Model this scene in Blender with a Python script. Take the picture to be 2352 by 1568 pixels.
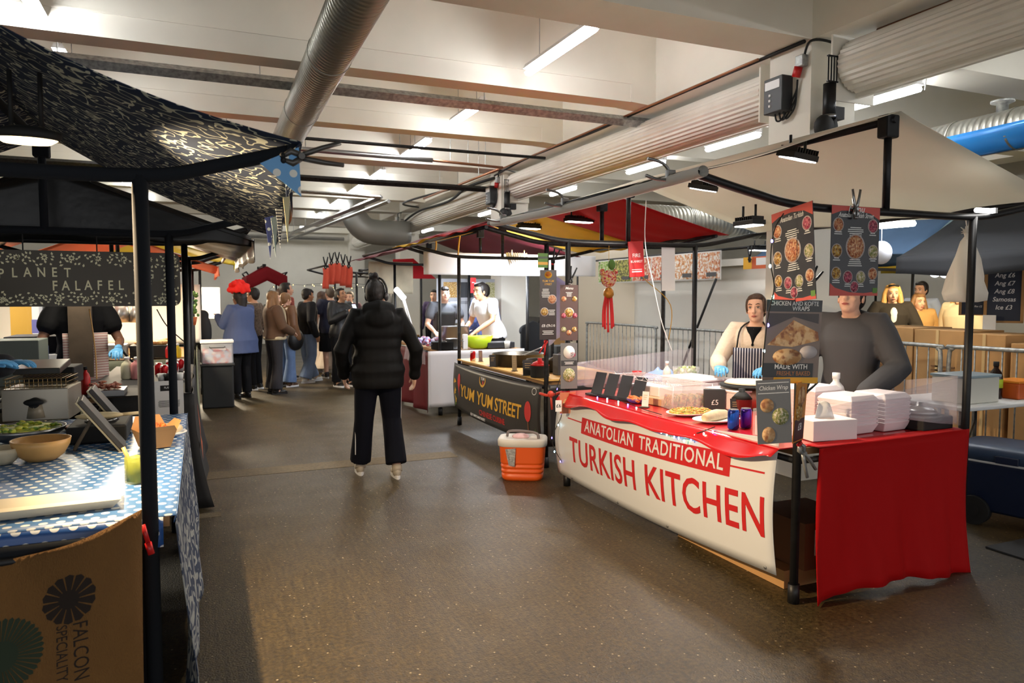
import bpy, bmesh, math, random
from mathutils import Vector, Matrix, noise
rnd = random.Random(7)
sc = bpy.context.scene
for o in list(bpy.data.objects): bpy.data.objects.remove(o)
V = Vector
rad = math.radians
sin, cos, pi = math.sin, math.cos, math.pi

# ---------------------------------------------------------------- camera
CAM_H, F_PX = 1.58, 1670.0
PITCH, YAW = math.atan(104 / F_PX), 0.404336
cam_d = bpy.data.cameras.new('camera'); cam = bpy.data.objects.new('camera', cam_d); sc.collection.objects.link(cam)
cam_d.sensor_width = 36; cam_d.lens = 36 * F_PX / 2352; cam_d.clip_start = 0.05; cam_d.clip_end = 200
cam.location = (0, 0, CAM_H); cam.rotation_euler = (pi / 2 - PITCH, 0, -YAW)
cam_d.dof.use_dof = True; cam_d.dof.focus_distance = 4.6; cam_d.dof.aperture_fstop = 4.0
sc.camera = cam
sc.cycles.max_bounces = 8; sc.cycles.transparent_max_bounces = 12
# ---------------------------------------------------------------- world and exposure
w = bpy.data.worlds.new('world'); sc.world = w; w.use_nodes = True
w.node_tree.nodes['Background'].inputs[0].default_value = (0.97, 0.98, 1.0, 1)
w.node_tree.nodes['Background'].inputs[1].default_value = 1.35
sc.view_settings.view_transform = 'Standard'; sc.view_settings.look = 'None'
sc.view_settings.gamma = 1; sc.view_settings.use_curve_mapping = False
sc.view_settings.exposure = 0.1
TUBE_POWER = 60.0        # emission strength of the ceiling tubes
STALL_SPOT = 1.0

def area(name, loc, target, sx, sy, power, col, spread=180):
    l = bpy.data.lights.new(name, 'AREA'); l.shape = 'RECTANGLE'; l.size = sx; l.size_y = sy; l.energy = power; l.color = col; l.spread = rad(spread)
    o = bpy.data.objects.new(name, l); sc.collection.objects.link(o); o.location = loc
    o.rotation_euler = (V(target) - V(loc)).to_track_quat('-Z', 'Y').to_euler(); return o
WARM, COOL, NEUT = (1, .74, .45), (.86, .92, 1), (1, .93, .84)
area('left_stall_lamp_light', (-.56, 3.25, 2.08), (1.7, 3.3, .2), .09, .05, 75, WARM, 120)
area('turkish_lamp_light', (3.3, 3.55, 2.02), (1.9, 3.4, .6), .2, .1, 22, NEUT)
area('turkish_lamp_light', (3.45, 4.75, 2.0), (1.9, 4.6, .6), .2, .1, 22, NEUT)
area('noodle_stall_lamp_light', (3.5, 7.4, 2.1), (3.2, 7.2, 0), .3, .1, 32, NEUT)
area('grill_stall_lamp_light', (4.0, 8.7, 1.9), (3.9, 9.12, 2.0), .25, .12, 30, COOL)
area('grill_stall_lamp_light', (3.9, 9.35, 1.98), (3.9, 9.7, .9), .25, .12, 26, COOL)
area('left_corner_fill_light', (-1.9, 8.6, 2.0), (-1.7, 8.8, .9), .3, .3, 26, NEUT)  # added fill without a fixture, brightens the posters behind the left stalls
area('grill_stall_lamp_light', (3.7, 10.6, 2.1), (3.6, 10.6, 0), .3, .1, 45, COOL)
area('left_back_lamp_light', (-.9, 10.2, 2.0), (-.9, 10.0, 0), .5, .3, 110, (1, .84, .6))
area('left_middle_lamp_light', (-.95, 7.2, 1.95), (-.9, 7.2, 0), .3, .2, 16, (1, .9, .7))
area('left_far_lamp_light', (-.2, 14.5, 2.1), (0, 14.0, 0), .5, .3, 150, (1, .84, .6))
area('far_stall_lamp_light', (3.6, 15.5, 2.1), (3.4, 15.0, 0), .5, .3, 40, (1, .86, .62))
area('right_back_lamp_light', (8.2, 5.9, 2.1), (8.8, 7.0, 1.2), .3, .3, 42, (1, .78, .45))

def P(px, py, X=None, Y=None, Z=None):
    """the point of the plane X=, Y= or Z= that the photograph shows at (px, py)"""
    sy, cy_, sp, cp = sin(YAW), cos(YAW), sin(PITCH), cos(PITCH)
    Fw = V((sy * cp, cy_ * cp, -sp)); R = V((cy_, -sy, 0)); U = R.cross(Fw)
    d = Fw + R * ((px - 1176) / F_PX) + U * ((784 - py) / F_PX)
    t = X / d.x if X is not None else (Y / d.y if Y is not None else (Z - CAM_H) / d.z)
    return V((0, 0, CAM_H)) + d * t

# ---------------------------------------------------------------- materials
_m = {}
def lin(c):
    return tuple(((v / 255) / 12.92 if v / 255 <= .04045 else ((v / 255 + .055) / 1.055) ** 2.4) for v in c) + (1,)
def nd(nt, t, **kw):
    n = nt.nodes.new(t)
    for k, v in kw.items():
        if hasattr(n, k) and k not in ('Scale',): setattr(n, k, v)
        else: n.inputs[k].default_value = v
    return n
def mat(name, col=(128, 128, 128), rough=.6, metal=0, bump=0, bs=30, var=0, vs=4, emit=0, ecol=None, trans=0, alpha=1, coat=0, stretch=(1, 1, 1), spec=.5, tl=0):
    if name in _m: return _m[name]
    m = bpy.data.materials.new(name); m.use_nodes = True; nt = m.node_tree; b = nt.nodes['Principled BSDF']
    b.inputs['Base Color'].default_value = lin(col); b.inputs['Roughness'].default_value = rough; b.inputs['Metallic'].default_value = metal
    b.inputs['Specular IOR Level'].default_value = spec
    b.inputs['Coat Weight'].default_value = coat
    if trans: b.inputs['Transmission Weight'].default_value = trans; b.inputs['IOR'].default_value = 1.3
    if alpha < 1: b.inputs['Alpha'].default_value = alpha
    if emit: b.inputs['Emission Color'].default_value = lin(ecol or col); b.inputs['Emission Strength'].default_value = emit
    if var or bump:
        tc = nt.nodes.new('ShaderNodeTexCoord'); mp = nt.nodes.new('ShaderNodeMapping'); mp.inputs['Scale'].default_value = stretch
        nt.links.new(tc.outputs['Object'], mp.inputs[0])
    if var:
        n = nd(nt, 'ShaderNodeTexNoise', Scale=vs, Detail=4.0); nt.links.new(mp.outputs[0], n.inputs['Vector'])
        r = nt.nodes.new('ShaderNodeMapRange'); r.inputs[1].default_value = .3; r.inputs[2].default_value = .7
        r.inputs[3].default_value = 1 - var; r.inputs[4].default_value = 1 + var
        nt.links.new(n.outputs[0], r.inputs[0])
        x = nt.nodes.new('ShaderNodeVectorMath'); x.operation = 'SCALE'; x.inputs[0].default_value = lin(col)[:3]
        nt.links.new(r.outputs[0], x.inputs['Scale']); nt.links.new(x.outputs[0], b.inputs['Base Color'])
    if bump:
        n = nd(nt, 'ShaderNodeTexNoise', Scale=bs, Detail=3.0); nt.links.new(mp.outputs[0], n.inputs['Vector'])
        bn = nt.nodes.new('ShaderNodeBump'); bn.inputs['Strength'].default_value = bump; bn.inputs['Distance'].default_value = .01
        nt.links.new(n.outputs[0], bn.inputs['Height']); nt.links.new(bn.outputs[0], b.inputs['Normal'])
    if tl:
        ts = nt.nodes.new('ShaderNodeBsdfTranslucent'); ts.inputs[0].default_value = lin(col); mx = nt.nodes.new('ShaderNodeMixShader'); mx.inputs[0].default_value = tl
        nt.links.new(b.outputs[0], mx.inputs[1]); nt.links.new(ts.outputs[0], mx.inputs[2]); nt.links.new(mx.outputs[0], nt.nodes['Material Output'].inputs[0])
    _m[name] = m; return m
def base(name, col, rough=.6, metal=0):
    m = mat(name, col, rough, metal); return m, m.node_tree, m.node_tree.nodes['Principled BSDF']
def mathn(nt, op, a, b=None):
    n = nt.nodes.new('ShaderNodeMath'); n.operation = op
    for i, v in enumerate((a, b)):
        if v is None: continue
        if isinstance(v, (int, float)): n.inputs[i].default_value = v
        else: nt.links.new(v, n.inputs[i])
    return n.outputs[0]
def mixc(nt, fac, a, b):
    n = nt.nodes.new('ShaderNodeMix'); n.data_type = 'RGBA'; nt.links.new(fac, n.inputs[0])
    for i, v in ((6, a), (7, b)):
        if isinstance(v, tuple): n.inputs[i].default_value = lin(v)
        else: nt.links.new(v, n.inputs[i])
    return n.outputs[2]
def dots(name, bg, fg, step=.05, r=.3, axes=(0, 1), rough=.35):
    """polka dots in staggered rows, in object space"""
    m, nt, b = base(name, bg, rough); tc = nt.nodes.new('ShaderNodeTexCoord'); s = nt.nodes.new('ShaderNodeSeparateXYZ'); nt.links.new(tc.outputs['Object'], s.inputs[0])
    u = mathn(nt, 'DIVIDE', s.outputs[axes[0]], step); v = mathn(nt, 'DIVIDE', s.outputs[axes[1]], step)
    row = mathn(nt, 'FLOOR', v); sh = mathn(nt, 'MULTIPLY', mathn(nt, 'MODULO', mathn(nt, 'ABSOLUTE', row), 2), .5)
    fu = mathn(nt, 'SUBTRACT', mathn(nt, 'FRACT', mathn(nt, 'ADD', mathn(nt, 'ADD', u, sh), 100)), .5); fv = mathn(nt, 'SUBTRACT', mathn(nt, 'FRACT', mathn(nt, 'ADD', v, 100)), .5)
    d = mathn(nt, 'SQRT', mathn(nt, 'ADD', mathn(nt, 'MULTIPLY', fu, fu), mathn(nt, 'MULTIPLY', fv, fv)))
    nt.links.new(mixc(nt, mathn(nt, 'LESS_THAN', d, r), bg, fg), b.inputs['Base Color']); return m
def squiggle(name, bg, fg, scale=14, width=.13, k=3.0, tl=.28):
    m, nt, b = base(name, bg, .85); tc = nt.nodes.new('ShaderNodeTexCoord')
    n = nd(nt, 'ShaderNodeTexNoise', Scale=float(scale), Detail=0.0, Distortion=.5); nt.links.new(tc.outputs['Object'], n.inputs['Vector'])
    f = mathn(nt, 'ABSOLUTE', mathn(nt, 'SUBTRACT', mathn(nt, 'FRACT', mathn(nt, 'MULTIPLY', n.outputs[0], k)), .5))
    nt.links.new(mixc(nt, mathn(nt, 'LESS_THAN', f, width), bg, fg), b.inputs['Base Color'])
    if tl:
        ts = nt.nodes.new('ShaderNodeBsdfTranslucent'); mx = nt.nodes.new('ShaderNodeMixShader'); mx.inputs[0].default_value = tl; nt.links.new(b.inputs['Base Color'].links[0].from_socket, ts.inputs[0])
        nt.links.new(b.outputs[0], mx.inputs[1]); nt.links.new(ts.outputs[0], mx.inputs[2]); nt.links.new(mx.outputs[0], nt.nodes['Material Output'].inputs[0])
    return m
def stripes(name, a, c, step=.03, axis=0, duty=.5, rough=.8):
    m, nt, b = base(name, a, rough); tc = nt.nodes.new('ShaderNodeTexCoord'); s = nt.nodes.new('ShaderNodeSeparateXYZ'); nt.links.new(tc.outputs['Object'], s.inputs[0])
    f = mathn(nt, 'FRACT', mathn(nt, 'ADD', mathn(nt, 'DIVIDE', s.outputs[axis], step), 50))
    nt.links.new(mixc(nt, mathn(nt, 'LESS_THAN', f, duty), a, c), b.inputs['Base Color']); return m

# ---------------------------------------------------------------- mesh builder
class MB:
    def __init__(s): s.v = []; s.f = []; s.m = []; s.s = []; s.mi = 0; s.sm = False
    def add(s, vs, fs, smooth=None):
        o = len(s.v); s.v += [V(p) for p in vs]
        for f in fs: s.f.append([o + i for i in f]); s.m.append(s.mi); s.s.append(s.sm if smooth is None else smooth)
        return s
    def box(s, x0, x1, y0, y1, z0, z1, M=None):
        p = [V((x, y, z)) for x in (x0, x1) for y in (y0, y1) for z in (z0, z1)]
        if M: p = [M @ q for q in p]
        return s.add(p, [(0, 1, 3, 2), (4, 6, 7, 5), (0, 4, 5, 1), (2, 3, 7, 6), (0, 2, 6, 4), (1, 5, 7, 3)], False)
    def bc(s, c, d, M=None):
        m = Matrix.Translation(V(c)) @ (M or Matrix()); return s.box(-d[0] / 2, d[0] / 2, -d[1] / 2, d[1] / 2, -d[2] / 2, d[2] / 2, m)
    def tube(s, pts, r, n=8, cap=True, sq=(1, 1), round_=False):
        pts = [V(p) for p in pts]; R = r if isinstance(r, (list, tuple)) else [r] * len(pts)
        if round_:
            a, b = pts[0], pts[-1]; da = (a - pts[1]).normalized(); db = (b - pts[-2]).normalized()
            pts = [a + da * R[0] * .85, a + da * R[0] * .5] + pts + [b + db * R[-1] * .5, b + db * R[-1] * .85]
            R = [R[0] * .5, R[0] * .86] + list(R) + [R[-1] * .86, R[-1] * .5]
        t = (pts[1] - pts[0]).normalized(); up = V((0, 0, 1)) if abs(t.z) < .9 else V((0, 1, 0))
        a = t.cross(up).normalized(); vs = []
        for i, p in enumerate(pts):
            t = (pts[min(i + 1, len(pts) - 1)] - pts[max(i - 1, 0)])
            t = t.normalized() if t.length > 1e-9 else V((0, 0, 1))
            a = (a - t * a.dot(t)); a = a.normalized() if a.length > 1e-6 else t.orthogonal().normalized(); b = t.cross(a)
            for k in range(n):
                g = 2 * pi * k / n; vs.append(p + (a * cos(g) * sq[0] + b * sin(g) * sq[1]) * R[i])
        fs = [(i * n + k, i * n + (k + 1) % n, (i + 1) * n + (k + 1) % n, (i + 1) * n + k) for i in range(len(pts) - 1) for k in range(n)]
        s.add(vs, fs, n > 5)
        if cap:
            o = len(s.v) - len(vs)
            for f in (list(range(n)), [(len(pts) - 1) * n + k for k in range(n)]): s.f.append([o + i for i in f]); s.m.append(s.mi); s.s.append(False)
        return s
    def lathe(s, prof, c=(0, 0, 0), n=24, M=None, sq=1):
        c = V(c); vs = []
        for r, z in prof:
            for k in range(n):
                g = 2 * pi * k / n; q = V((r * cos(g), r * sin(g) * sq, z)); vs.append((M @ q if M else q) + c)
        fs = [(i * n + k, i * n + (k + 1) % n, (i + 1) * n + (k + 1) % n, (i + 1) * n + k) for i in range(len(prof) - 1) for k in range(n)]
        s.add(vs, fs, True)
        o = len(s.v) - len(vs)
        for i in (0, len(prof) - 1):
            if prof[i][0] > 1e-5: s.f.append([o + i * n + k for k in range(n)]); s.m.append(s.mi); s.s.append(False)
        return s
    def ell(s, c, r, n=12, M=None):
        if not isinstance(r, (tuple, list)): r = (r, r, r)
        m = max(4, n * 2 // 3); vs = []
        for i in range(m + 1):
            a = pi * i / m
            for k in range(n):
                g = 2 * pi * k / n; q = V((r[0] * sin(a) * cos(g), r[1] * sin(a) * sin(g), r[2] * cos(a))); vs.append((M @ q if M else q) + V(c))
        return s.add(vs, [(i * n + k, i * n + (k + 1) % n, (i + 1) * n + (k + 1) % n, (i + 1) * n + k) for i in range(m) for k in range(n)], True)
    def ext(s, poly, h, M=None):
        n = len(poly); p = [V((x, y, 0)) for x, y in poly] + [V((x, y, h)) for x, y in poly]
        if M: p = [M @ q for q in p]
        return s.add(p, [list(range(n))[::-1], list(range(n, 2 * n))] + [(i, (i + 1) % n, n + (i + 1) % n, n + i) for i in range(n)], False)
    def surf(s, fn, nu, nv, th=0, smooth=True):
        vs = [V(fn(i / nu, j / nv)) for j in range(nv + 1) for i in range(nu + 1)]; W = nu + 1
        q = [(j * W + i, j * W + i + 1, (j + 1) * W + i + 1, (j + 1) * W + i) for j in range(nv) for i in range(nu)]
        if not th: return s.add(vs, q, smooth)
        nm = []
        for j in range(nv + 1):
            for i in range(nu + 1):
                a = vs[j * W + min(i + 1, nu)] - vs[j * W + max(i - 1, 0)]; b = vs[min(j + 1, nv) * W + i] - vs[max(j - 1, 0) * W + i]
                c = a.cross(b); nm.append(c.normalized() if c.length > 1e-12 else V((0, 0, 1)))
        N = len(vs); vs2 = vs + [p - k * th for p, k in zip(vs, nm)]
        fs = q + [tuple(N + k for k in f[::-1]) for f in q]
        bd = list(range(W)) + [j * W + nu for j in range(1, nv + 1)] + [nv * W + i for i in range(nu - 1, -1, -1)] + [j * W for j in range(nv - 1, 0, -1)]
        fs += [(bd[k], bd[k - 1], N + bd[k - 1], N + bd[k]) for k in range(len(bd))]
        return s.add(vs2, fs, smooth)
    def text(s, t, size, M, sx=1.0, ext=.0008, align='CENTER', warp=None, shear=0, space=1, bold=0):
        vs, fs = glyphs(t, align, ext / size, shear, space, bold, warp is not None)
        p = [V((v.x * size * sx, v.y * size, v.z * size)) for v in vs]
        p = [M @ q for q in p] if not warp else [warp(q) for q in p]
        return s.add(p, fs, False)
    def build(s, name, mt, parent=None, world=False, bevel=0, rm=0, sub=0, recalc=True, smooth_it=2):
        me = bpy.data.meshes.new(name); vs = s.v
        if parent is not None and world:
            I = MW[parent.name].inverted(); vs = [I @ p for p in vs]
        org = V((0, 0, 0))
        if parent is None:
            org = V(((min(p.x for p in vs) + max(p.x for p in vs)) / 2, (min(p.y for p in vs) + max(p.y for p in vs)) / 2, min(p.z for p in vs)))
            if name in ('floor', 'ceiling') or name in KEEP_ORIGIN: org = V((0, 0, 0))
            vs = [p - org for p in vs]
        me.from_pydata([tuple(p) for p in vs], [], s.f)
        for mm in (mt if isinstance(mt, (list, tuple)) else [mt]): me.materials.append(mm)
        me.polygons.foreach_set('material_index', s.m); me.polygons.foreach_set('use_smooth', s.s)
        if recalc:
            bm = bmesh.new(); bm.from_mesh(me); bmesh.ops.remove_doubles(bm, verts=bm.verts, dist=1e-6) if rm else None
            bmesh.ops.recalc_face_normals(bm, faces=bm.faces); bm.to_mesh(me); bm.free()
        me.update()
        o = bpy.data.objects.new(name, me); sc.collection.objects.link(o); o.location = org
        if parent is not None: o.parent = parent; MW[o.name] = MW[parent.name]
        else: MW[o.name] = Matrix.Translation(org)
        _last[0] = o
        if rm:
            r = o.modifiers.new('remesh', 'REMESH'); r.mode = 'VOXEL'; r.voxel_size = rm; r.use_smooth_shade = True
            if smooth_it: k = o.modifiers.new('smooth', 'SMOOTH'); k.factor = .5; k.iterations = smooth_it
        if bevel: k = o.modifiers.new('bevel', 'BEVEL'); k.width = bevel; k.segments = 2; k.limit_method = 'ANGLE'; k.angle_limit = .7
        if sub: k = o.modifiers.new('subsurf', 'SUBSURF'); k.levels = sub; k.render_levels = sub
        return o
_last = [None]; MW = {}; KEEP_ORIGIN = set()
_g = {}
def glyphs(t, align, ext, shear=0, space=1, bold=0, cut=False):
    key = (t, align, round(ext, 5), shear, space, bold, cut)
    if key not in _g:
        c = bpy.data.curves.new('t', 'FONT'); c.body = t; c.size = 1; c.extrude = ext; c.align_x = align; c.align_y = 'CENTER'; c.resolution_u = 3; c.shear = shear; c.space_character = space; c.offset = bold
        o = bpy.data.objects.new('t', c); sc.collection.objects.link(o); dg = bpy.context.evaluated_depsgraph_get(); dg.update()
        me = o.evaluated_get(dg).to_mesh()
        if cut:
            bm = bmesh.new(); bm.from_mesh(me); xs = [v.co.x for v in bm.verts]
            for k in range(-3, 6): bmesh.ops.bisect_plane(bm, geom=bm.verts[:] + bm.edges[:] + bm.faces[:], plane_co=(0, k * .14, 0), plane_no=(0, 1, 0))
            for k in range(int(min(xs) / .4), int(max(xs) / .4) + 1): bmesh.ops.bisect_plane(bm, geom=bm.verts[:] + bm.edges[:] + bm.faces[:], plane_co=(k * .4, 0, 0), plane_no=(1, 0, 0))
            me = bpy.data.meshes.new('t'); bm.to_mesh(me); bm.free()
        _g[key] = ([v.co.copy() for v in me.vertices], [list(p.vertices) for p in me.polygons])
        bpy.data.objects.remove(o); bpy.data.curves.remove(c)
    return _g[key]
def tag(o, label=None, cat=None, group=None, kind=None):
    for k, v in (('label', label), ('category', cat), ('group', group), ('kind', kind)):
        if v: o[k] = v
    return o
def thing(name, label, cat, loc=(0, 0, 0), rz=0, group=None, kind=None):
    o = bpy.data.objects.new(name, None); sc.collection.objects.link(o); o.location = loc; o.rotation_euler = (0, 0, rz)
    o.empty_display_size = .1; MW[o.name] = Matrix.Translation(V(loc)) @ Matrix.Rotation(rz, 4, 'Z')
    return tag(o, label, cat, group, kind)
def dup(root, loc, rz=0, label=None, group=None, scale=None):
    r = root.copy(); sc.collection.objects.link(r); r.location = loc; r.rotation_euler = (0, 0, rz)
    if scale: r.scale = (scale,) * 3
    if label: r['label'] = label
    if group: r['group'] = group
    MW[r.name] = Matrix.Translation(V(loc)) @ Matrix.Rotation(rz, 4, 'Z')
    for ch in [c for c in bpy.data.objects if c.parent == root]:
        c = ch.copy(); sc.collection.objects.link(c); c.parent = r
        for g in [c2 for c2 in bpy.data.objects if c2.parent == ch]:
            d = g.copy(); sc.collection.objects.link(d); d.parent = c
    return r
def struct(name, mb, m, bevel=0): return tag(mb.build(name, m, bevel=bevel), kind='structure')
def solo(name, mb, m, label, cat, group=None, **kw): return tag(mb.build(name, m, **kw), label, cat, group)
def bez(pts, n=8):
    """Catmull-Rom through the points"""
    pts = [V(p) for p in pts]; out = []
    for i in range(len(pts) - 1):
        a, b, c, d = pts[max(i - 1, 0)], pts[i], pts[i + 1], pts[min(i + 2, len(pts) - 1)]
        for k in range(n):
            t = k / n; out.append(.5 * ((2 * b) + (c - a) * t + (2 * a - 5 * b + 4 * c - d) * t * t + (3 * b - a - 3 * c + d) * t ** 3))
    return out + [pts[-1]]
def frame_m(o, x, y):
    """matrix with origin o, local x and y axes given"""
    x = V(x).normalized(); z = x.cross(V(y)).normalized(); y = z.cross(x)
    return Matrix(((x.x, y.x, z.x, o[0]), (x.y, y.y, z.y, o[1]), (x.z, y.z, z.z, o[2]), (0, 0, 0, 1)))
FACE_CAM = lambda o: frame_m(o, (1, 0, 0), (0, 0, 1))      # a sheet facing -Y
FACE_AISLE = lambda o: frame_m(o, (0, -1, 0), (0, 0, 1))   # a sheet facing -X
# ---------------------------------------------------------------- palette
BLK = mat('black_paint', (26, 26, 28), .45, .3, var=.3, vs=20)
BLKW = mat('worn_black_paint', (42, 42, 44), .5, .5, var=.6, vs=30)
STEEL = mat('steel', (150, 150, 150), .3, .9, var=.1)
GALV = mat('galvanised_steel', (160, 162, 160), .45, .6, var=.35, vs=25)
WHITE = mat('white_plastic', (235, 235, 235), .4)
WPAINT = mat('cream_paint', (230, 226, 214), .75, var=.05, vs=1.5, bump=.1, bs=15)
TUBE = mat('tube_glow', (255, 255, 255), .5, emit=TUBE_POWER, ecol=(250, 251, 252))
GLOW = mat('lamp_glow', (255, 255, 255), .5, emit=14, ecol=(255, 252, 246))
GLOWW = mat('warm_lamp_glow', (255, 240, 200), .5, emit=6, ecol=(255, 226, 170))
RUB = mat('black_rubber', (18, 18, 18), .7)
CARD = mat('cardboard', (176, 134, 84), .8, var=.08, vs=6)
GLASS = mat('clear_plastic', (245, 245, 245), .08, trans=.0, alpha=.22, spec=.6)
FILM = mat('cling_film', (225, 215, 225), .18, alpha=.2, bump=.5, bs=9, stretch=(1, 1, 7))
PAPER = mat('paper', (232, 232, 230), .7)
REDP = mat('red_paint', (185, 22, 24), .4)
BRASS = mat('copper_pipe', (150, 105, 78), .45, .6)
# ---------------------------------------------------------------- floor
def floor_mat():
    m, nt, b = base('asphalt_floor', (78, 68, 54), .5); tc = nt.nodes.new('ShaderNodeTexCoord')
    def nz(s, d=5, st=(1, 1, 1)):
        mp = nt.nodes.new('ShaderNodeMapping'); mp.inputs['Scale'].default_value = st; nt.links.new(tc.outputs['Object'], mp.inputs[0])
        n = nd(nt, 'ShaderNodeTexNoise', Scale=float(s), Detail=float(d)); nt.links.new(mp.outputs[0], n.inputs['Vector']); return n.outputs[0]
    big = mixc(nt, nz(.7), (52, 42, 23), (74, 61, 34))
    fine = nt.nodes.new('ShaderNodeMapRange'); fine.inputs[1].default_value = .35; fine.inputs[2].default_value = .65; fine.inputs[3].default_value = .5; fine.inputs[4].default_value = 1.5
    nt.links.new(nz(48, 6), fine.inputs[0])
    scr = nt.nodes.new('ShaderNodeMapRange'); scr.inputs[1].default_value = .3; scr.inputs[2].default_value = .7; scr.inputs[3].default_value = .68; scr.inputs[4].default_value = 1.3
    nt.links.new(nz(9, 5, (6, .5, 1)), scr.inputs[0])
    x = nt.nodes.new('ShaderNodeVectorMath'); x.operation = 'SCALE'; nt.links.new(big, x.inputs[0]); nt.links.new(mathn(nt, 'MULTIPLY', fine.outputs[0], scr.outputs[0]), x.inputs['Scale'])
    vo = nd(nt, 'ShaderNodeTexVoronoi', Scale=26.0); nt.links.new(tc.outputs['Object'], vo.inputs['Vector'])
    sp = mathn(nt, 'LESS_THAN', vo.outputs['Distance'], .13)
    gate = mathn(nt, 'GREATER_THAN', nz(40, 0), .54)
    nt.links.new(mixc(nt, mathn(nt, 'MULTIPLY', sp, gate), x.outputs[0], (165, 150, 122)), b.inputs['Base Color'])
    rr = nt.nodes.new('ShaderNodeMapRange'); rr.inputs[3].default_value = .32; rr.inputs[4].default_value = .62; nt.links.new(nz(2.2), rr.inputs[0]); nt.links.new(rr.outputs[0], b.inputs['Roughness'])
    bn = nt.nodes.new('ShaderNodeBump'); bn.inputs['Strength'].default_value = .55; bn.inputs['Distance'].default_value = .006; nt.links.new(nz(110, 4), bn.inputs['Height']); nt.links.new(bn.outputs[0], b.inputs['Normal'])
    return m
struct('floor', MB().box(-7, 14, -6, 27, -.1, 0), floor_mat())
JOINT = mat('floor_joint_screed', (104, 90, 64), .7, var=.25, vs=30, bump=.3, bs=90)
for y0, y1 in ((6.72, 7.0), (5.55, 5.67)):
    struct('trim_1', MB().box(-7, 2.3 if y0 > 6 else .1, y0, y1, 0, .002), JOINT)
# ---------------------------------------------------------------- room shell
ZB, ZS = 3.7, 4.5
struct('ceiling', MB().box(-7, 14, -6, 27, ZS, ZS + .2), WPAINT)
struct('wall_back', MB().box(-7, 14, 25.4, 25.7, 0, ZS), WPAINT)
struct('wall_left', MB().box(-7.3, -7, -6, 27, 0, ZS), WPAINT)
struct('wall_right', MB().box(14, 14.3, -6, 27, 0, ZS), WPAINT)
BAY = 2.2567
k = 0
for i in range(-5, 10):          # cross ribs every third of a bay, deep ones on the pillar lines
    y = 4.68 + i * BAY
    if y > 25: break
    deep = i % 3 == 0; d = .48 if deep else .28
    mb = MB(); mb.box(-7, 4.7, y, y + d, ZB, ZS)
    if not deep:                 # haunch where the rib meets the long beam
        for q, xx in ((-1, 4.7),):
            mb.ext([(xx, ZB - .02), (xx, ZB + .34), (xx - .32, ZB + .2), (xx - .32, ZB)], .02 + d, Matrix.Translation((0, y + d + .01, 0)) @ Matrix.Rotation(pi / 2, 4, 'X'))
        mb.box(-7, 4.4, y - .012, y + .01, ZB + .19, ZB + .205)
    k += 1; struct('trim_2', mb, WPAINT)
    mb = MB(); mb.box(5.2, 14, y, y + d, ZB - .02, ZS); struct('trim_3', mb, WPAINT)
struct('trim_4', MB().box(4.7, 5.2, -6, 25.4, ZB, ZS), WPAINT)
struct('trim_4', MB().box(11.4, 11.9, -6, 25.4, ZB, ZS), WPAINT)
struct('trim_4', MB().box(-5.6, -5.1, -6, 25.4, ZB, ZS), WPAINT)
for xp in (4.7, 11.4, -5.6):
    for j in range(-1, 4):
        y = 4.68 + j * 3 * BAY
        if y < 25: struct('wall_pillar', MB().box(xp, xp + .5, y, y + .48, 0, ZB), WPAINT)
# ---------------------------------------------------------------- roller shutters between the pillars
SHUT = mat('shutter_slats', (222, 217, 206), .5, .05, var=.05)
def shutter(y0, y1, label):
    t = thing('roller_shutter', label, 'roller shutter', (4.95, (y0 + y1) / 2, 3.1), group='rolled-up shutters under the long beam')
    mb = MB(); n = 30; vs = []
    for yy in (y0 + .05, y1 - .05):
        for q in range(n * 2):
            g = 2 * pi * q / (n * 2); r = .205 + (.007 if q % 2 else -.004); vs.append((4.95 + r * cos(g), yy, 3.44 + r * sin(g)))
    N = n * 2; mb.add(vs, [(q, (q + 1) % N, N + (q + 1) % N, N + q) for q in range(N)] + [list(range(N)), list(range(N, 2 * N))], False)
    mb.build('rolled_curtain', SHUT, t, world=True)
    mb = MB(); mb.box(4.98, 5.02, y0, y1, 3.2, 3.25); mb.build('bottom_rail', WPAINT, t, world=True)
    for yy in (y0, y1 - .02):
        MB().box(4.72, 5.19, yy, yy + .02, 3.16, 3.68).build('end_plate', WPAINT, t, world=True, bevel=.004)
    MB().box(5.1, 5.18, y0 - .04, y0 + .04, 0, 3.16).build('guide_rail', WPAINT, t, world=True)
    return t
shutter(-1.6, 4.5, 'cream rolled shutter with open round end at the upper right of the big pillar')
shutter(5.3, 11.4, 'long cream rolled shutter between the big pillar and the second pillar')
shutter(12.0, 18.1, 'cream rolled shutter beyond the second pillar above the maroon canopy')
shutter(18.8, 24.9, 'farthest cream rolled shutter near the end wall')
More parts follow.
